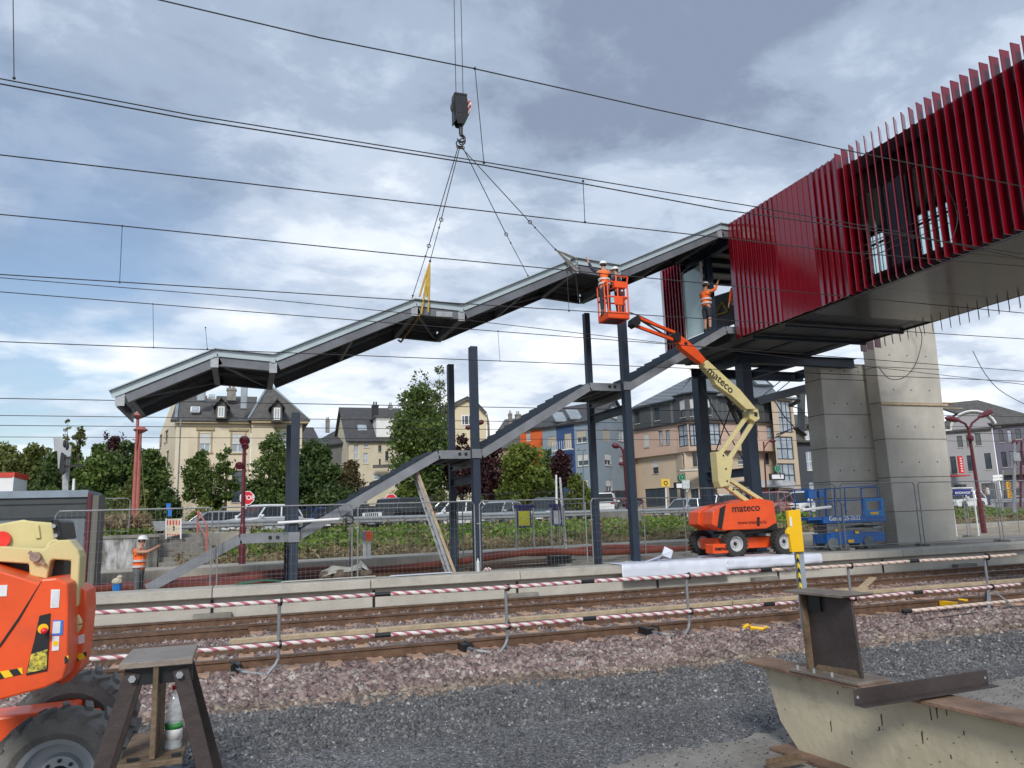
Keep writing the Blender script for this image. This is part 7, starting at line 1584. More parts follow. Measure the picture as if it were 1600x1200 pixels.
rw = thing('retaining_wall', 'dark retaining wall with white lime stains behind the left worker', 'retaining wall', RP(-3, 2.7, .6))
def rbox(b, u0, u1, v0, v1, z0, z1):
    P_ = [RP(u0, v0, z0), RP(u1, v0, z0), RP(u1, v1, z0), RP(u0, v1, z0), RP(u0, v0, z1), RP(u1, v0, z1), RP(u1, v1, z1), RP(u0, v1, z1)]
    return b.add(P_, [(3,2,1,0), (4,5,6,7), (0,1,5,4), (1,2,6,5), (2,3,7,6), (3,0,4,7)])
b = B(); rbox(b, -12, 1.92, 2.62, 2.9, .3, 1.62); b.build('wall_face', m_stain, rw); b = B(); rbox(b, -12, 1.95, 2.58, 2.98, 1.622, 1.74); b.build('wall_coping', m_concd, rw, bevel=.01)
b = B(); rbox(b, -12, 1.98, 2.9, 12, 1.0, 1.70); tag_s(b.build('bank_fill', g_grass))
ss = thing('concrete_steps', 'weathered concrete steps going up beside the stained retaining wall', 'steps', RP(1.6, 2.7, .6))
for k in range(7): b = B(); rbox(b, 1.97, 3.6, 2.62+k*.33, 5.2, .6+k*.16-.02, .6+(k+1)*.16); b.build('step', m_concd, ss, bevel=.01)
b = B(); rbox(b, 3.61, 3.8, 2.55, 4.9, .4, 1.0); rbox(b, 3.61, 3.8, 3.6, 5.2, 1.0, 1.5); b.build('side_curb', m_concd, ss)
b = B(); rbox(b, 1.97, 5.5, 5.2, 11.7, 1.2, 1.715); tag_s(b.build('landing_pavement', g_pave))
b = B(); b.tube(RP(3.5, 2.6, 1.0), RP(3.5, 2.6, 1.95), .045, 6); b.tube(RP(3.5, 4.9, 1.6), RP(3.5, 4.9, 2.55), .045, 6); b.tube(RP(3.5, 2.6, 1.95), RP(3.5, 4.9, 2.55), .035, 6); b.tube(RP(3.5, 2.6, 1.5), RP(3.5, 4.9, 2.1), .03, 6); tag(b.build('handrail', m_pink), 'pinkish weathered handrail beside the concrete steps', 'handrail')
bb = thing('barrier_board', 'red and white warning board with black figure at the top of the steps', 'barrier board', atY(271, 832, 31.2))
Yb2 = 31.2
b = B(); b.xz(polyY([(259, 811), (283, 810), (283, 835), (260, 839)], Yb2), Yb2, Yb2+.04); b.build('board', mat('board_cream', (.62, .55, .42), .6), bb)
m_bred = mat('board_red', (.55, .05, .03), .5)
b = B()
for k in range(5): b.xz(polyY([(260+k*4.8, 813), (262.4+k*4.8, 813), (262.4+k*4.8, 820), (260+k*4.8, 820)], Yb2-.01), Yb2-.012, Yb2-.004)
for k in range(6): b.xz(polyY([(261+k*3.8, 834.5), (263+k*3.8, 834), (263+k*3.8, 836), (261+k*3.8, 836.5)], Yb2-.01), Yb2-.012, Yb2-.004)
b.build('red_bars', m_bred, bb)
b = B(); b.xz(polyY([(270.5, 822), (272.5, 822), (273, 825), (270, 825)], Yb2-.01), Yb2-.012, Yb2-.004); b.xz(polyY([(270.5, 826), (272.8, 826), (272.5, 829), (270.5, 829)], Yb2-.01), Yb2-.012, Yb2-.004); b.build('figure_mark', m_black, bb)
for sd_ in (259.5, 282.5):
    b = B(); q = atY(sd_, 842, Yb2); b.beam(q, atY(sd_, 810, Yb2), .05, .05, (0, 1, 0)); b.build('leg', m_white, bb)
for k in range(3): 
    a_, c_ = RP(-5.6+k*2.25, 3.1, 0), RP(-3.45+k*2.25, 3.1, 0); fence((a_.x, a_.y), (c_.x, c_.y), ['upper fence panel on the retaining wall nearest the shelter', 'upper fence panel on the retaining wall by the twin pink poles', 'upper fence panel behind the top of the steps'][k], 1.74, 1.25 if k < 2 else 1.25)
b = B(); q = atY(269, 793, RP(-1, 3.0).y); b.box(q.x-.12, q.x+.0, q.y-.16, q.y-.14, q.z-.30, q.z-.08); b.box(q.x-.18, q.x-.04, q.y-.15, q.y-.13, q.z-.08, q.z+.14); tag(b.build('notice_sheet', m_bluep), 'small blue and white notice tied to the upper fence', 'notice')
# twin pink poles
def pole(name, lab, foot, top, r, m, cat, r2=None, extra=None):
    t = thing(name, lab, cat, foot); b = B(); b.tube(foot, top, r, 10, r2 or r*.7); b.build('pole', m, t); return t
Yp = 30.5
for (xt, yt, xb2, yb2, lab) in ((215.5, 650, 208, 812, 'taller of the twin pink leaning poles, touching the canopy end'), (219.5, 672, 214, 812, 'shorter of the twin pink leaning poles with a lamp collar')):
    f_, tp2 = atY(xb2, yb2, Yp), atY(xt, yt, Yp); f_.z = 1.7; f_.x = atY(xb2, 812, Yp).x; t = pole('leaning_pole', lab, f_, tp2, .075, m_pink, 'pole')
    b = B(); b.tube(tp2, tp2+Vector((0, 0, .12)), .26, 12, .12); b.tube(tp2-Vector((0, 0, .1)), tp2, .10, 10, .26); b.path([f_.lerp(tp2, .66), f_.lerp(tp2, .85)+Vector((.02, -.2, 0)), tp2], .02, 5); b.build('pole_head', m_pink, t)
b = B(); b.path([atY(220, 690, Yp), atY(224, 760, Yp-.3), atY(228, 800, Yp-.6)], .02, 5); tag(b.build('guy_wire', lf['olive']), 'thin green stay wire beside the twin pink poles', 'wire')
# railway signal
rs_ = thing('railway_signal', 'grey railway signal with angled plate and black lamps above the shelter', 'signal', atY(103, 768, 30))
Yq = 30
b = B(); b.xz(polyY([(98, 700), (108, 700), (106, 768), (97, 768)], Yq), Yq, Yq+.18); b.build('mast', m_galvb, rs_)
b = B(); b.xz(polyY([(89, 682), (98, 686), (112, 697), (110, 718), (104, 712), (97, 706), (95, 732), (91, 732), (90, 705), (85, 704), (84, 684)], Yq-.2), Yq-.25, Yq-.1); b.build('signal_plate', mat('signal_grey', (.38, .40, .42), .5), rs_)
b = B(); b.xz(polyY([(96, 708), (101, 710), (102, 736), (97, 742), (93, 736)], Yq-.4), Yq-.5, Yq-.25); b.beam(atY(100, 716, Yq-.4), atY(113, 715, Yq-.4), .12, .08); b.beam(atY(100, 729, Yq-.4), atY(130, 727, Yq-.4), .1, .08); b.build('lamp_hoods', m_black, rs_)
b = B()
for qx, qy in ((101, 693), (105, 697)): c = atY(qx, qy, Yq-.26); b.ball(c, .11, 8, 5, (.5, .2, 1.3))
b.build('plate_marks', m_black, rs_)
pole('marker_post', 'thin white post right of the railway signal', atY(114.5, 770, 29), atY(115.5, 748, 29), .05, m_white, 'post')
# shelter
sh_ = thing('platform_shelter', 'dark platform shelter with blue grey roof and maroon corner post at the left', 'shelter', (-4.6, 22.5, .4))
zf = lambda y, x=100: atY(x, y, 22.0).z
xr_ = atY(137, 780, 22.0).x
b = B(); b.box(-10, xr_, 22.0, 24.0, zf(777), zf(766)); b.build('roof_fascia', mat('shelter_blue_grey', (.22, .27, .33), .5, .1), sh_)
b = B(); b.box(-10, xr_-.02, 22.06, 23.95, zf(808), zf(777)-.003); b.build('dark_panel', mat('shelter_dark_panel', (.045, .055, .06), .5), sh_); b = B(); b.box(-10, xr_-.02, 22.04, 22.06, zf(787)-.01, zf(787)+.01); b.build('panel_seam', m_black, sh_)
b = B(); b.box(-10, xr_-.05, 22.12, 22.16, .3, zf(808)); b.build('wall_panel', mat('shelter_grey_wall', (.16, .19, .22), .35, 0, .1, 1), sh_)
b = B(); b.beam(Vector((xr_+.03, 22.0, .2)), Vector((xr_+.05, 22.0, zf(772))), .09, .09, (0, 1, 0)); b.build('corner_post', m_lamp, sh_)
b = B(); b.beam(Vector((xr_+.16, 22.5, .2)), Vector((xr_+.17, 22.5, zf(775))), .16, 1.0, (0, 1, 0)); b.build('side_wall', m_greyr, sh_)
# container
ct = thing('site_cabin', 'white site cabin with red roof edge at the far left', 'site cabin', pg(10, 45, 1.7)); a_, c_ = pd(-60, 766, 44), pd(40, 766, 46); zt3 = pd(20, 744, 44).z
b = B(); b.box(a_.x, pd(18, 760, 44).x, a_.y, a_.y+2.4, a_.z-2, zt3); b.build('cabin_wall', m_white, ct)
b = B(); b.box(a_.x, pd(18, 760, 44).x+.05, a_.y-.05, a_.y+2.45, zt3-.0, zt3+.28); b.build('red_roof_edge', m_bred, ct)
ct2 = thing('site_cabin', 'second site cabin end with red edge just right of the first', 'site cabin', pg(30, 46, 1.7)); q0, q1 = pd(19, 766, 44.2), pd(39, 766, 46.4)
b = B(); b.beam(up(q0, (zt3+q0.z)/2-1), up(q1, (zt3+q0.z)/2-1), .06, zt3-q0.z+2); b.build('cabin_wall', m_white, ct2); b = B(); b.beam(up(q0, zt3+.12), up(q1, zt3+.05), .12, .28); b.build('red_roof_edge', m_bred, ct2)
# guard rail
gr = thing('guard_rail', 'long steel guard rail along the road behind the embankment', 'guard rail', RP(2.6, 11.9, 1.5))
gz = 2.06
b = B(); pf = [(0, .17), (-.07, .12), (-.07, .05), (0, .0), (-.07, -.05), (-.07, -.12), (0, -.17), (.03, -.17), (.03, .17)]
b.prism(pf, lambda w, h_, t: RP(t, 11.9+w, gz+h_), 2.6, 84); b.build('rail_beam', m_galvb, gr)
for u in np.arange(4, 84, 4.0): b = B(); rbox(b, u-.05, u+.05, 11.94, 12.04, 1.3, gz+.1); b.build('rail_post', m_galvb, gr)
b = B(); rbox(b, 2.5, 3.5, 11.78, 11.86, gz-.22, gz+.22); b.build('end_box', m_galvb, gr)
# street lamps
def lamp(lab, foot, top, kind, r=.08, m=m_lamp):
    t = thing('street_lamp', lab, 'street lamp', foot, 0, 'maroon street lamps'); b = B(); b.path([foot, foot.lerp(top, .3), foot.lerp(top, .32), top], r, 10, [r*1.5, r*1.4, r, r*.8]); b.build('lamp_post', m, t); return t
def head(t, p, q, w=.16):
    b = B(); n = 6; b.path([p.lerp(q, i/n) for i in range(n+1)], w, 8, [w*f for f in (.3, .7, .95, 1, 1, .85, .3)]); b.build('lamp_head', m_lamp, t, smooth=True)
f_ = atZ(378, 881, .62); tp2 = atY(382, 690, f_.y); l1 = lamp('maroon lamp post with ring spotlight, right of the stop sign', f_, tp2, 0)
for px, py, s in ((382, 689, 1), (383, 698, .7), (374, 728, .8)):
    c = atY(px, py, f_.y); b = B(); b.torus(c-Vector((0, .1, 0)), (.2, 1, .5), .14*s, .05*s, 14, 6); b.tube(c, c-Vector((.0, .12, .05)), .11*s, 12); b.beam(c, atY(380, py+5, f_.y), .05, .05); b.build('spotlight', m_lamp, l1)
f_ = atZ(1538, 833, .62); tp2 = atY(1513, 668, f_.y); l2 = lamp('large maroon double arm lamp in front of the pale grey house', f_, tp2, 0, .078)
b = B(); b.path([atY(1514, 672, f_.y), atY(1508, 662, f_.y), atY(1497, 657, f_.y)], .05, 8); b.path([atY(1514, 672, f_.y), atY(1519, 661, f_.y), atY(1533, 650, f_.y)], .05, 8); b.build('lamp_arm', m_lamp, l2)
head(l2, atY(1500, 657, f_.y), atY(1477, 653, f_.y), .13); head(l2, atY(1529, 652, f_.y), atY(1552, 641, f_.y), .13)
b = B(); c = atY(1513, 685, f_.y); b.ball(c-Vector((0, .1, 0)), .15, 8, 5); b.build('spotlight', m_lamp, l2)
f_ = pg(982, 60, 1.5); tp2 = pd(974, 706, 60); l3 = lamp('maroon lamp with one drooping head before the blue grey house', f_, tp2, 0, .11)
b = B(); b.path([pd(974, 708, 60), pd(971, 700, 60), pd(966, 697, 60)], .07, 6); b.path([pd(974, 708, 60), pd(976, 700, 60), pd(982, 695, 60)], .07, 6); b.build('lamp_arm', m_lamp, l3); head(l3, pd(968, 698, 60), pd(956, 695, 60), .22)
b = B(); c = pd(971, 725, 60); b.ball(c, .2, 8, 5, (1.3, 1, .8)); b.build('spotlight', m_lamp, l3)
f_ = pg(1200, 64, 1.5); l4 = lamp('thin maroon lamp before the glass stair tower', f_, pd(1193, 690, 64), 0, .07)
b = B(); b.path([pd(1194, 700, 64), pd(1199, 692, 64), pd(1206, 687, 64)], .05, 6); b.build('lamp_arm', m_lamp, l4); head(l4, pd(1202, 689, 64), pd(1212, 689, 64), .15)
for px, py, lab in ((734, 668, 'pink lamp heads half hidden behind the tall steel post'), (1588, 691, 'pink lamp head in front of the purple house')):
    t = thing('street_lamp', lab, 'street lamp', pg(px+4, 60, 1.5), 0, 'maroon street lamps'); head(t, pd(px-7, py+1, 60), pd(px+2, py-1, 60), .2)
    if px < 1000: head(t, pd(px+12, py-6, 60), pd(px+22, py-10, 60), .2)
    b = B(); b.tube(pg(px+9, 60, 1.5), pd(px+8, py-2, 60), .08, 8); b.tube(pd(px-1, py, 60), pd(px+12, py-5, 60), .04, 6); b.build('lamp_post', m_lamp, t)
for px, yt, yb, D, lab, mm_, rr in ((912, 706, 800, 50, 'slim grey lamp post before the blue grey house', m_galv, .06), (955, 725, 790, 62, 'thin grey post beside the blue grey house side wall', m_galv, .05), (870, 742, 790, 46, 'white signpost behind the grey car', m_white, .08), (1568, 735, 800, 48, 'grey post with two white direction signs', m_galvb, .06), (1586, 692, 830, 38, 'pale grey lamp mast at the right edge', m_galvb, .09)):
    t = pole('signpost', lab, pg(px, D, 1.4), pd(px-1, yt, D), rr, mm_, 'post')
    if px == 912: b = B(); c = pd(911, 703, D); b.beam(c-Vector((.35, 0, 0)), c+Vector((.2, 0, 0)), .25, .1); b.build('lamp_head', m_galv, t)
    if px == 1568:
        b = B(); 
        for yy_ in (744, 749): a_, c_ = pd(1551, yy_+.5, D), pd(1566, yy_-.5, D); b.beam(a_, c_, .04, .16)
        b.build('direction_plate', m_white, t)
    if px == 1586: b = B(); c = pd(1585, 714, D); b.box(c.x-.22, c.x+.22, c.y-.15, c.y+.05, c.z-.2, c.z+.2); b.build('grey_box', m_galvb, t)
f_ = atZ(885, 869, .5); t = pole('signpost', 'white striped post standing beside the white information board', f_, atY(875, 746, f_.y), .055, m_white, 'post')
b = B()
for yy_ in (822, 848): c = atY(880.5 if yy_ < 840 else 883, yy_, f_.y); b.tube(c, c+Vector((0, 0, .03)), .062, 10)
b.build('band', m_black, t)
# information boards
m_bnavy = mat('navy_frame', (.015, .02, .14), .4)
for (x0, x1, y0, y1, colr, lab) in ((806, 829, 794, 822, mat('timetable_yellow', (.62, .60, .06), .5, 0, .15, 14), 'yellow timetable board in a blue frame on the far platform'), (861, 877, 793, 819, mat('timetable_white', (.50, .54, .58), .5, 0, .1, 14), 'white information board in a blue frame on the far platform')):
    f_ = atZ((x0+x1)/2, 859, .62); Yi = f_.y; t = thing('information_board', lab, 'information board', f_, 0)
    xa_, xb3 = atY(x0, 810, Yi).x, atY(x1+6, 810, Yi).x; z1_, z0_ = atY(x0, y0, Yi).z, atY(x0, y1, Yi).z
    b = B(); b.box(xa_+.06, xb3-.16, Yi-.04, Yi+.04, z0_-.06, z1_+.0); b.box(xa_-.05, xb3+.02, Yi-.1, Yi+.1, z1_+.003, z1_+.12); b.build('board_frame', m_bnavy, t)
    b = B(); b.box(xa_+.10, xb3-.22, Yi-.05, Yi-.041, z0_, z1_-.12); b.build('paper', colr, t)
    for xx in (xa_, xb3-.05): b = B(); b.tube((xx, Yi, .6), (xx, Yi, z1_+.1), .035, 8); b.build('board_post', m_white if False else m_galvb, t)
for px, lab, box in ((569, 'short white post left of the one with an orange box', 0), (576, 'short white post carrying a small orange box', 1)):
    f_ = atZ(px+1, 873, .62); t = pole('marker_post', lab, f_, atY(px, 829, f_.y), .07, m_white, 'post')
    c = atY(px, 837, f_.y); b = B(); b.box(c.x-.1, c.x+.1, c.y-.2, c.y-.05, c.z-.17, c.z+.17); b.build('box', m_orange if box else m_galv, t)
def stop(lab, px, py, D, full=True):
    c = pd(px, py, D); t = thing('stop_sign', lab, 'stop sign', up(c, 1.45)); e = (c-O0); e.z = 0; e.normalize(); s_ = Vector((e.y, -e.x, 0)); r = .42
    ring = lambda rr, d: [c+s_*(rr*math.cos(math.pi/8+i*math.pi/4))+Vector((0, 0, rr*math.sin(math.pi/8+i*math.pi/4)))+e*d for i in range(8)]
    b = B(); A_, C_ = ring(r, 0), ring(r, .03); b.add(A_+C_, [tuple(range(7, -1, -1)), tuple(range(8, 16))]+[(i, (i+1) % 8, (i+1) % 8+8, i+8) for i in range(8)]); b.build('white_border', m_white, t)
    b = B(); A_, C_ = ring(r*.9, -.008), ring(r*.9, -.002); b.add(A_+C_, [tuple(range(7, -1, -1)), tuple(range(8, 16))]+[(i, (i+1) % 8, (i+1) % 8+8, i+8) for i in range(8)]); b.build('red_face', mat('stop_red', (.60, .01, .02), .4), t)
    text('STOP', 'lettering', m_white, t, c-e*.012, s_, (0, 0, 1), .34, bold=.006)
    b = B(); b.tube(up(c+e*.06, 1.4), c+e*.06+Vector((0, 0, .3)), .035, 8); b.build('post', m_white, t)
stop('stop sign half covered by the maroon lamp post before the villa', 386, 778, 44); stop('stop sign standing behind the black off road car', 611, 781, 50)
# yellow sign on post and white sign before the apartment block
t = pole('signpost', 'white post with small yellow sign before the apartment block', pg(1042, 56, 1.5), pd(1040, 760, 56), .07, m_white, 'post'); c = pd(1039, 755, 56); b = B(); b.box(c.x-.35, c.x+.35, c.y-.1, c.y, c.z-.25, c.z+.3); b.build('yellow_sign', mat('post_yellow', (.72, .48, .06), .5), t); b = B(); b.torus(c-Vector((0, .11, .0)), (0, 1, 0), .14, .03, 12, 5); b.build('horn_mark', m_black, t)
t = pole('signpost', 'white post with square white sign left of the thick steel post', pg(1074, 52, 1.5), pd(1073, 760, 52), .05, m_white, 'post'); c = pd(1071, 757, 52); b = B(); b.box(c.x-.28, c.x+.28, c.y-.1, c.y, c.z-.28, c.z+.28); b.build('white_sign', mat('sign_pale', (.5, .55, .55), .5, 0, .2, 6), t)
for k, (px, lab) in enumerate(((910, 'rough stone gate pillar beside the white car by the house'), (926, 'second rough stone gate pillar right of the first'))):
    c = pg(px, 58, 1.4); b = B(); b.box(c.x-.3, c.x+.3, c.y-.3, c.y+.3, 1.4, pd(px, 774, 58).z); tag(b.build('gate_pillar', m_concd, bevel=.03), lab, 'gate pillar')
def ironfence(lab, x0, x1, D0, D1, yt):
    a_, c_ = pg(x0, D0, 1.5), pg(x1, D1, 1.5); h_ = pd((x0+x1)/2, yt, (D0+D1)/2).z-1.5; t = thing('iron_fence', lab, 'fence', a_); b = B(); n = int((c_-a_).length/.16)
    for i in range(n+1): p_ = a_.lerp(c_, i/n); b.tube(p_, p_+Vector((0, 0, h_)), .014, 4, cap=False)
    for z in (.25, h_-.15): b.beam(a_+Vector((0, 0, z)), c_+Vector((0, 0, z)), .03, .04)
    b.build('railing', m_black, t)
ironfence('black iron railing behind the parked cars near the plum trees', 645, 905, 53, 51, 768)
# low railings before the apartment block and bridge side wall
ironfence('low grey railing before the apartment block', 1000, 1090, 66, 62, 780)
wl_ = B(); a_, c_ = pg(938, 46, 1.3), pg(1000, 44, 1.3); wl_.beam(up(a_, 1.75), up(c_, 1.75), .3, .7); tag(wl_.build('low_wall', m_concd), 'low stone wall behind the second pair of tall posts', 'wall')

# ================================================================ cars
m_tint = mat('car_glass', (.02, .026, .03), .08, 0, .15, 1, spec=.35)
def car(lab, px, D, heading, col, kind='hatch', z0=1.45, metal=.3, dy=0):
    Lc, Wc, Hc = {'hatch': (4.1, 1.75, 1.50), 'sedan': (4.6, 1.8, 1.43), 'suv': (4.6, 1.86, 1.68), 'jeep': (4.5, 1.9, 1.86), 'van': (4.7, 1.85, 1.85)}[kind]
    p = pg(px, D, z0); t = thing('parked_car', lab, 'car', p, rad(heading), 'cars parked along the street')
    nm = 'paint_%02x%02x%02x' % tuple(int(min(1, c)*255) for c in col); mp_ = mat('car_'+nm, col, .25, metal, .03, 2, coat=.6)
    h2 = Lc/2; bl = Hc*.58; sq = kind in ('jeep', 'van'); hd = {'jeep': .02, 'van': .12}.get(kind, .14)
    pr = [(h2, .32), (h2+.02, .55), (h2-.06, bl-hd), (h2-1.0, bl-.02), (-h2+.3, bl+.03), (-h2+.02, bl-.05), (-h2, .35), (-h2+.15, .24), (h2-.15, .22)]
    b = B(); y = Wc/2; n = len(pr)
    vs = [(x, -y*(.92 if abs(x) > h2-.4 else 1), z) for x, z in pr]+[(x, y*(.92 if abs(x) > h2-.4 else 1), z) for x, z in pr]
    b.add(vs, [tuple(range(n-1, -1, -1)), tuple(range(n, 2*n))]+[(i, (i+1) % n, (i+1) % n+n, i+n) for i in range(n)]); b.build('body', mp_, t, world=False, bevel=.06, seg=2)
    xf0, xf1 = h2-1.05, h2-(1.35 if sq else 1.75); xr1, xr0 = -h2+(.25 if sq else (.95 if kind == 'sedan' else .55)), -h2+(.1 if sq else (.35 if kind == 'sedan' else .15))
    ti = .04 if sq else .16; zt = Hc-.06
    def fr(xa, xb, xc, xd, ya, yb, za, zb): return [(xb, -ya, za), (xa, -ya, za), (xa, ya, za), (xb, ya, za), (xd, -yb, zb), (xc, -yb, zb), (xc, yb, zb), (xd, yb, zb)]
    FB = [(3,2,1,0), (4,5,6,7), (0,1,5,4), (1,2,6,5), (2,3,7,6), (3,0,4,7)]
    b = B(); b.add(fr(xf0, xr0, xf1, xr1, y*.93, y*.93-ti, bl-.03, zt), FB); b.build('windows', m_tint, t, world=False, bevel=.02)
    b = B(); b.add(fr(xf1+.06, xr1-.05, xf1-.15, xr1+.1, y*.93-ti+.03, y*.93-ti-.08, zt-.03, Hc), FB); 
    for s in (-1, 1):
        for (xa, xb) in ((xf0, xf1), (xr0, xr1), ((xf0+xr0)/2, (xf1+xr1)/2-.02)): b.beam((xa, s*(y*.93+.005), bl-.02), (xb, s*(y*.93-ti+.01), zt), .05, .09, (1, 0, 0))
    b.build('roof', mp_, t, world=False, bevel=.02)
    for x in (h2-.85, -h2+.85):
        for s in (-1, 1):
            b = B(); b.lathe([(.2, -.09), (.31, -.1), (.33, -.05), (.33, .05), (.31, .1), (.2, .09)], 18, (x, s*(y-.07), .33), (0, 1, 0)); wv_ = b.build('wheel', m_black, t, world=False); b = B(); b.lathe([(.01, s*.06), (.2, s*.085), (.21, 0)], 14, (x, s*(y-.06), .33), (0, 1, 0)); b.build('rim', m_galvb, wv_, world=False)
    for s in (-1, 1):
        b = B(); b.ob((h2-.05, s*(y-.33), bl-.22), (.18, .42 if not sq else .25, .15 if not sq else .24)); b.build('headlight', mat('headlamp_glass', (.6, .62, .65), .1, 0, .05), t, world=False, bevel=.03)
        b = B(); b.ob((-h2+.04, s*(y-.22), bl-.12), (.12, .28, .16)); b.build('tail_light', mat('tail_red', (.4, .01, .01), .3), t, world=False)
        b = B(); b.ob((xf0-.15, s*(y+.08), bl+.06), (.12, .2, .14)); b.build('wing_mirror', mp_ if kind != 'sedan' else m_black, t, world=False, bevel=.02)
    b = B()
    if kind == 'jeep':
        for k in range(7): b.ob((h2+.02, -.45+.15*k, bl-.24), (.04, .075, .30))
    else: b.ob((h2-.0, 0, .50), (.06, 1.0, .16)); b.ob((h2-.03, 0, bl-.27), (.06, .7, .08))
    b.build('grille', m_black, t, world=False)
    if kind == 'jeep': b = B(); b.ob((h2-.01, 0, bl-.24), (.05, 1.5, .36)); b.build('grille_surround', m_white, t, world=False); 
    b = B(); b.ob((h2+.03, 0, .42), (.02, .5, .11)); b.ob((-h2-.005, 0, .62), (.02, .5, .11)); b.build('number_plate', m_white if kind != 'jeep' else m_galvb, t, world=False)
    return t
SIL = (.42, .43, .44); WHT = (.72, .73, .74)
car('silver grey sedan seen from the side, leftmost of the parked cars', 334, 45.5, 196, (.24, .25, .26), 'sedan')
car('white hatchback behind the lamp post, left of the leftmost steel post', 413, 44, 222, WHT, 'suv', metal=0)
car('dark blue car half hidden by the lowest stair flight', 492, 47.5, 212, (.02, .04, .16), 'hatch')
car('black car partly hidden by the stair flight beside the fence posts', 551, 47.5, 218, (.03, .034, .04), 'hatch')
car('black off road car with white slotted grille', 624, 45.5, 216, (.018, .02, .024), 'jeep')
car('white car with long bonnet between ladder and tall posts', 708, 49, 192, WHT, 'suv', metal=0)
car('silver hatchback right of the tall steel post', 779, 47, 222, (.36, .39, .41), 'hatch')
car('dark grey car behind the information boards', 856, 48.5, 236, (.09, .12, .13), 'suv')
car('white car seen from the rear beside the stone gate pillars', 947, 62, 60, WHT, 'suv', 2.0, metal=0)
car('dark brown car above the stone wall beside the blue grey house', 973, 70, 20, (.08, .02, .02), 'hatch', 2.6)
car('pale silver car right of the third pair of steel posts', 1072, 56, 200, (.36, .39, .41), 'hatch')
car('white van behind the boom lift arm', 1126, 64, 190, WHT, 'van', metal=0)
car('dark green grey car behind the boom lift cover', 1150, 57, 205, (.10, .12, .12), 'suv')
car('grey and red car behind the right end of the boom lift', 1207, 52, 214, (.34, .09, .08), 'suv')
car('white car left of the blue scissor lift', 1262, 54, 200, WHT, 'suv', metal=0)
car('white estate car behind the blue station sign', 1508, 62, 190, WHT, 'hatch', metal=0)
person('pedestrian in white top walking before the pale grey house', tuple(pg(1549, 66, 1.7)), rad(100), vest=mat('white_top', (.62, .60, .58), .8), trou=mat('blue_jeans', (.05, .08, .14), .8), helmet=None, h=1.75)

# ================================================================ overhead wires
def wire(lab, Y, z0, z1, sag=0, x0=-40, x1=90, r=.009, grp=None):
    n = 24; b = B(); b.path([(x0+(x1-x0)*i/n, Y, z0+(z1-z0)*i/n-sag*math.sin(math.pi*i/n)) for i in range(n+1)], r, 5); tag(b.build('overhead_wire', m_wire), lab, 'overhead wire', 'overhead wires above the tracks')
def wirepts(lab, pts, Y, r=.009):
    P_ = [atY(x, y, Y) for x, y in pts]; a_, c_ = P_[0], P_[-1]; e0_ = (P_[0]-P_[1])*6; e1_ = (P_[-1]-P_[-2])*6; P_ = [P_[0]+e0_]+P_+[P_[-1]+e1_]
    b = B(); b.path(P_, r, 5); tag(b.build('overhead_wire', m_wire), lab, 'overhead wire', 'overhead wires above the tracks')
wirepts('highest overhead wire crossing from the top edge towards the red bridge', [(250, 0), (500, 59), (740, 107), (1020, 170), (1300, 230), (1600, 292)], 7.5, .0075)
wirepts('double overhead wire passing below the hook, lower strand', [(0, 131), (300, 187), (755, 258), (1130, 328), (1320, 354), (1600, 397)], 7.5, .0075)
wirepts('double overhead wire passing below the hook, upper strand', [(0, 123), (300, 180), (755, 253), (1020, 297), (1174, 322), (1400, 362), (1600, 404)], 8.8, .0075)
wirepts('overhead wire crossing the middle of the crane slings', [(0, 242), (500, 300), (915, 348), (1141, 373), (1320, 394), (1600, 416)], 8.8, .0075)
wirepts('overhead wire ending behind the raised middle of the canopy', [(0, 335), (190, 353), (640, 399), (1030, 436), (1137, 446)], 13, .010)
wire('overhead wire just above the canopy middle, carrying a dropper on the left', 13.0, 5.72, 5.74, 0)
wirepts('overhead wire close below that, sloping under the slings', [(0, 434), (400, 466), (640, 490), (900, 520)], 15.4, .008)
wirepts('overhead wire with a dropper left of the canopy tip', [(0, 456), (400, 488), (780, 518), (1180, 548), (1600, 580)], 17.2, .010)
wire('overhead wire touching the top of the canopy left end', 17.2, 5.62, 5.58, 0, r=.010)
wire('far overhead wire passing behind the canopy left tip', 25, 5.68, 5.66, 0, r=.013)
wire('far overhead wire crossing the villa roof eaves', 30, 5.86, 5.84, 0, r=.013)
wire('far overhead wire crossing the villa wall', 30.6, 5.60, 5.56, 0, r=.013)
wire('lowest far overhead wire crossing the villa windows', 36, 5.80, 5.72, 0, r=.013)
def dropper(lab, a_, c_, Y, Y2=None): b = B(); p_, q_ = atY(*a_, Y), atY(*c_, Y2 or Y); b.tube(p_, q_, .005, 5); b.ball(p_, .018, 6, 4); b.ball(q_, .018, 6, 4); tag(b.build('dropper', m_wire), lab, 'dropper wire', 'dropper wires between the overhead wires')
dropper('thin dropper at the top left corner', (20, -40), (22, 122), 8.8); dropper('long dropper right of the hook block', (742, 107), (756, 254), 7.5)
dropper('dropper right of the crane slings', (911, 283), (914, 347), 8.8); dropper('dropper at the left above the canopy', (191, 353), (187, 441), 13)
dropper('dropper left of the canopy end', (239, 475), (240, 543), 17.2); dropper('dropper between the tall posts and the third post', (778, 517), (781, 564), 17.2); dropper('faint short wire standing above the canopy left bend', (321, 512), (324, 545), 17.2); dropper('dropper hanging below the grey sling', (886, 425), (889, 486), 13)
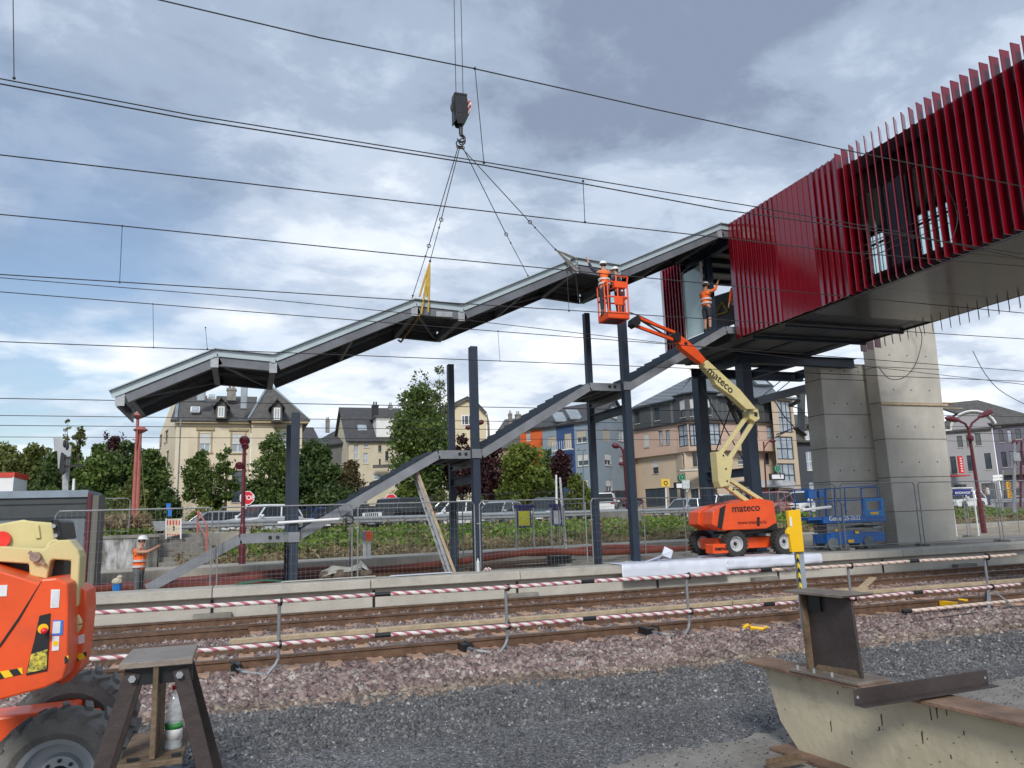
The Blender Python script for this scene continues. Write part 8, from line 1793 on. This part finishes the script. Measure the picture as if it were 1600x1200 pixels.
hose('loose black cable looping down across the front concrete pillar', [atY(1425, 490, 20.5), atY(1438, 515, 20.5), atY(1440, 535, 20.5), atY(1430, 570, 20.5), atY(1412, 590, 20.5), atY(1390, 592, 20.5), atY(1374, 575, 20.5)], .014, m_black, 5, 'loose_cable', 'cable')
hose('loose black cable hanging on the right against the sky', [atY(1520, 548, 22), atY(1540, 585, 22), atY(1570, 615, 22), atY(1640, 650, 22)], .014, m_black, 5, 'loose_cable', 'cable')
hose('loose grey cable hanging in front of the red fins', [atY(1460, 262, 9.2), atY(1478, 290, 9.2), atY(1492, 320, 9.2), atY(1496, 345, 9.2), atY(1488, 372, 9.2), atY(1476, 380, 9.2)], .006, m_black, 5, 'loose_cable', 'cable')
# catenary cantilever left of the rear pillar
cg = thing('catenary_beam', 'grey catenary beam with hanging post and insulators left of the rear pillar', 'catenary support', atY(1250, 640, 24))
Yc = 25.5
b = B(); b.beam(atY(1186, 626, Yc), atY(1285, 600, 23.6), .25, .28); b.beam(atY(1228, 612, Yc-.3), atY(1264, 604, Yc-.6), .5, .1); b.build('beam', m_galv, cg)
b = B(); b.xz(polyY([(1242, 612), (1262, 606), (1256, 618), (1255, 676), (1249, 676), (1248, 620)], Yc-.4), Yc-.5, Yc-.3); b.build('hanging_post', m_galv, cg)
b = B()
for a_, c_ in (((1236, 633), (1247, 627)), ((1245, 670), (1256, 679))):
    for k in range(5): q = atY(*a_, Yc-.6).lerp(atY(*c_, Yc-.6), k/4); b.ball(q, .13, 8, 5, (1, 1, .6))
b.build('insulator', mat('brown_insulator', (.06, .05, .035), .3), cg)
b = B()
for pts in (((1210, 626), (1225, 650), (1245, 672), (1254, 680)), ((1213, 679), (1240, 669)), ((1211, 684), (1232, 672)), ((1254, 640), (1235, 634))): b.path([atY(*p_, Yc-.6) for p_ in pts], .025, 5)
b.build('registration_arm', m_galv, cg)
b = B(); b.tube(atY(1190, 620, Yc), atY(1232, 585, 24.8), .02, 5); b.tube(atY(1207, 618, Yc), atY(1245, 587, 24.8), .02, 5); b.build('stay_rod', m_galv, cg)
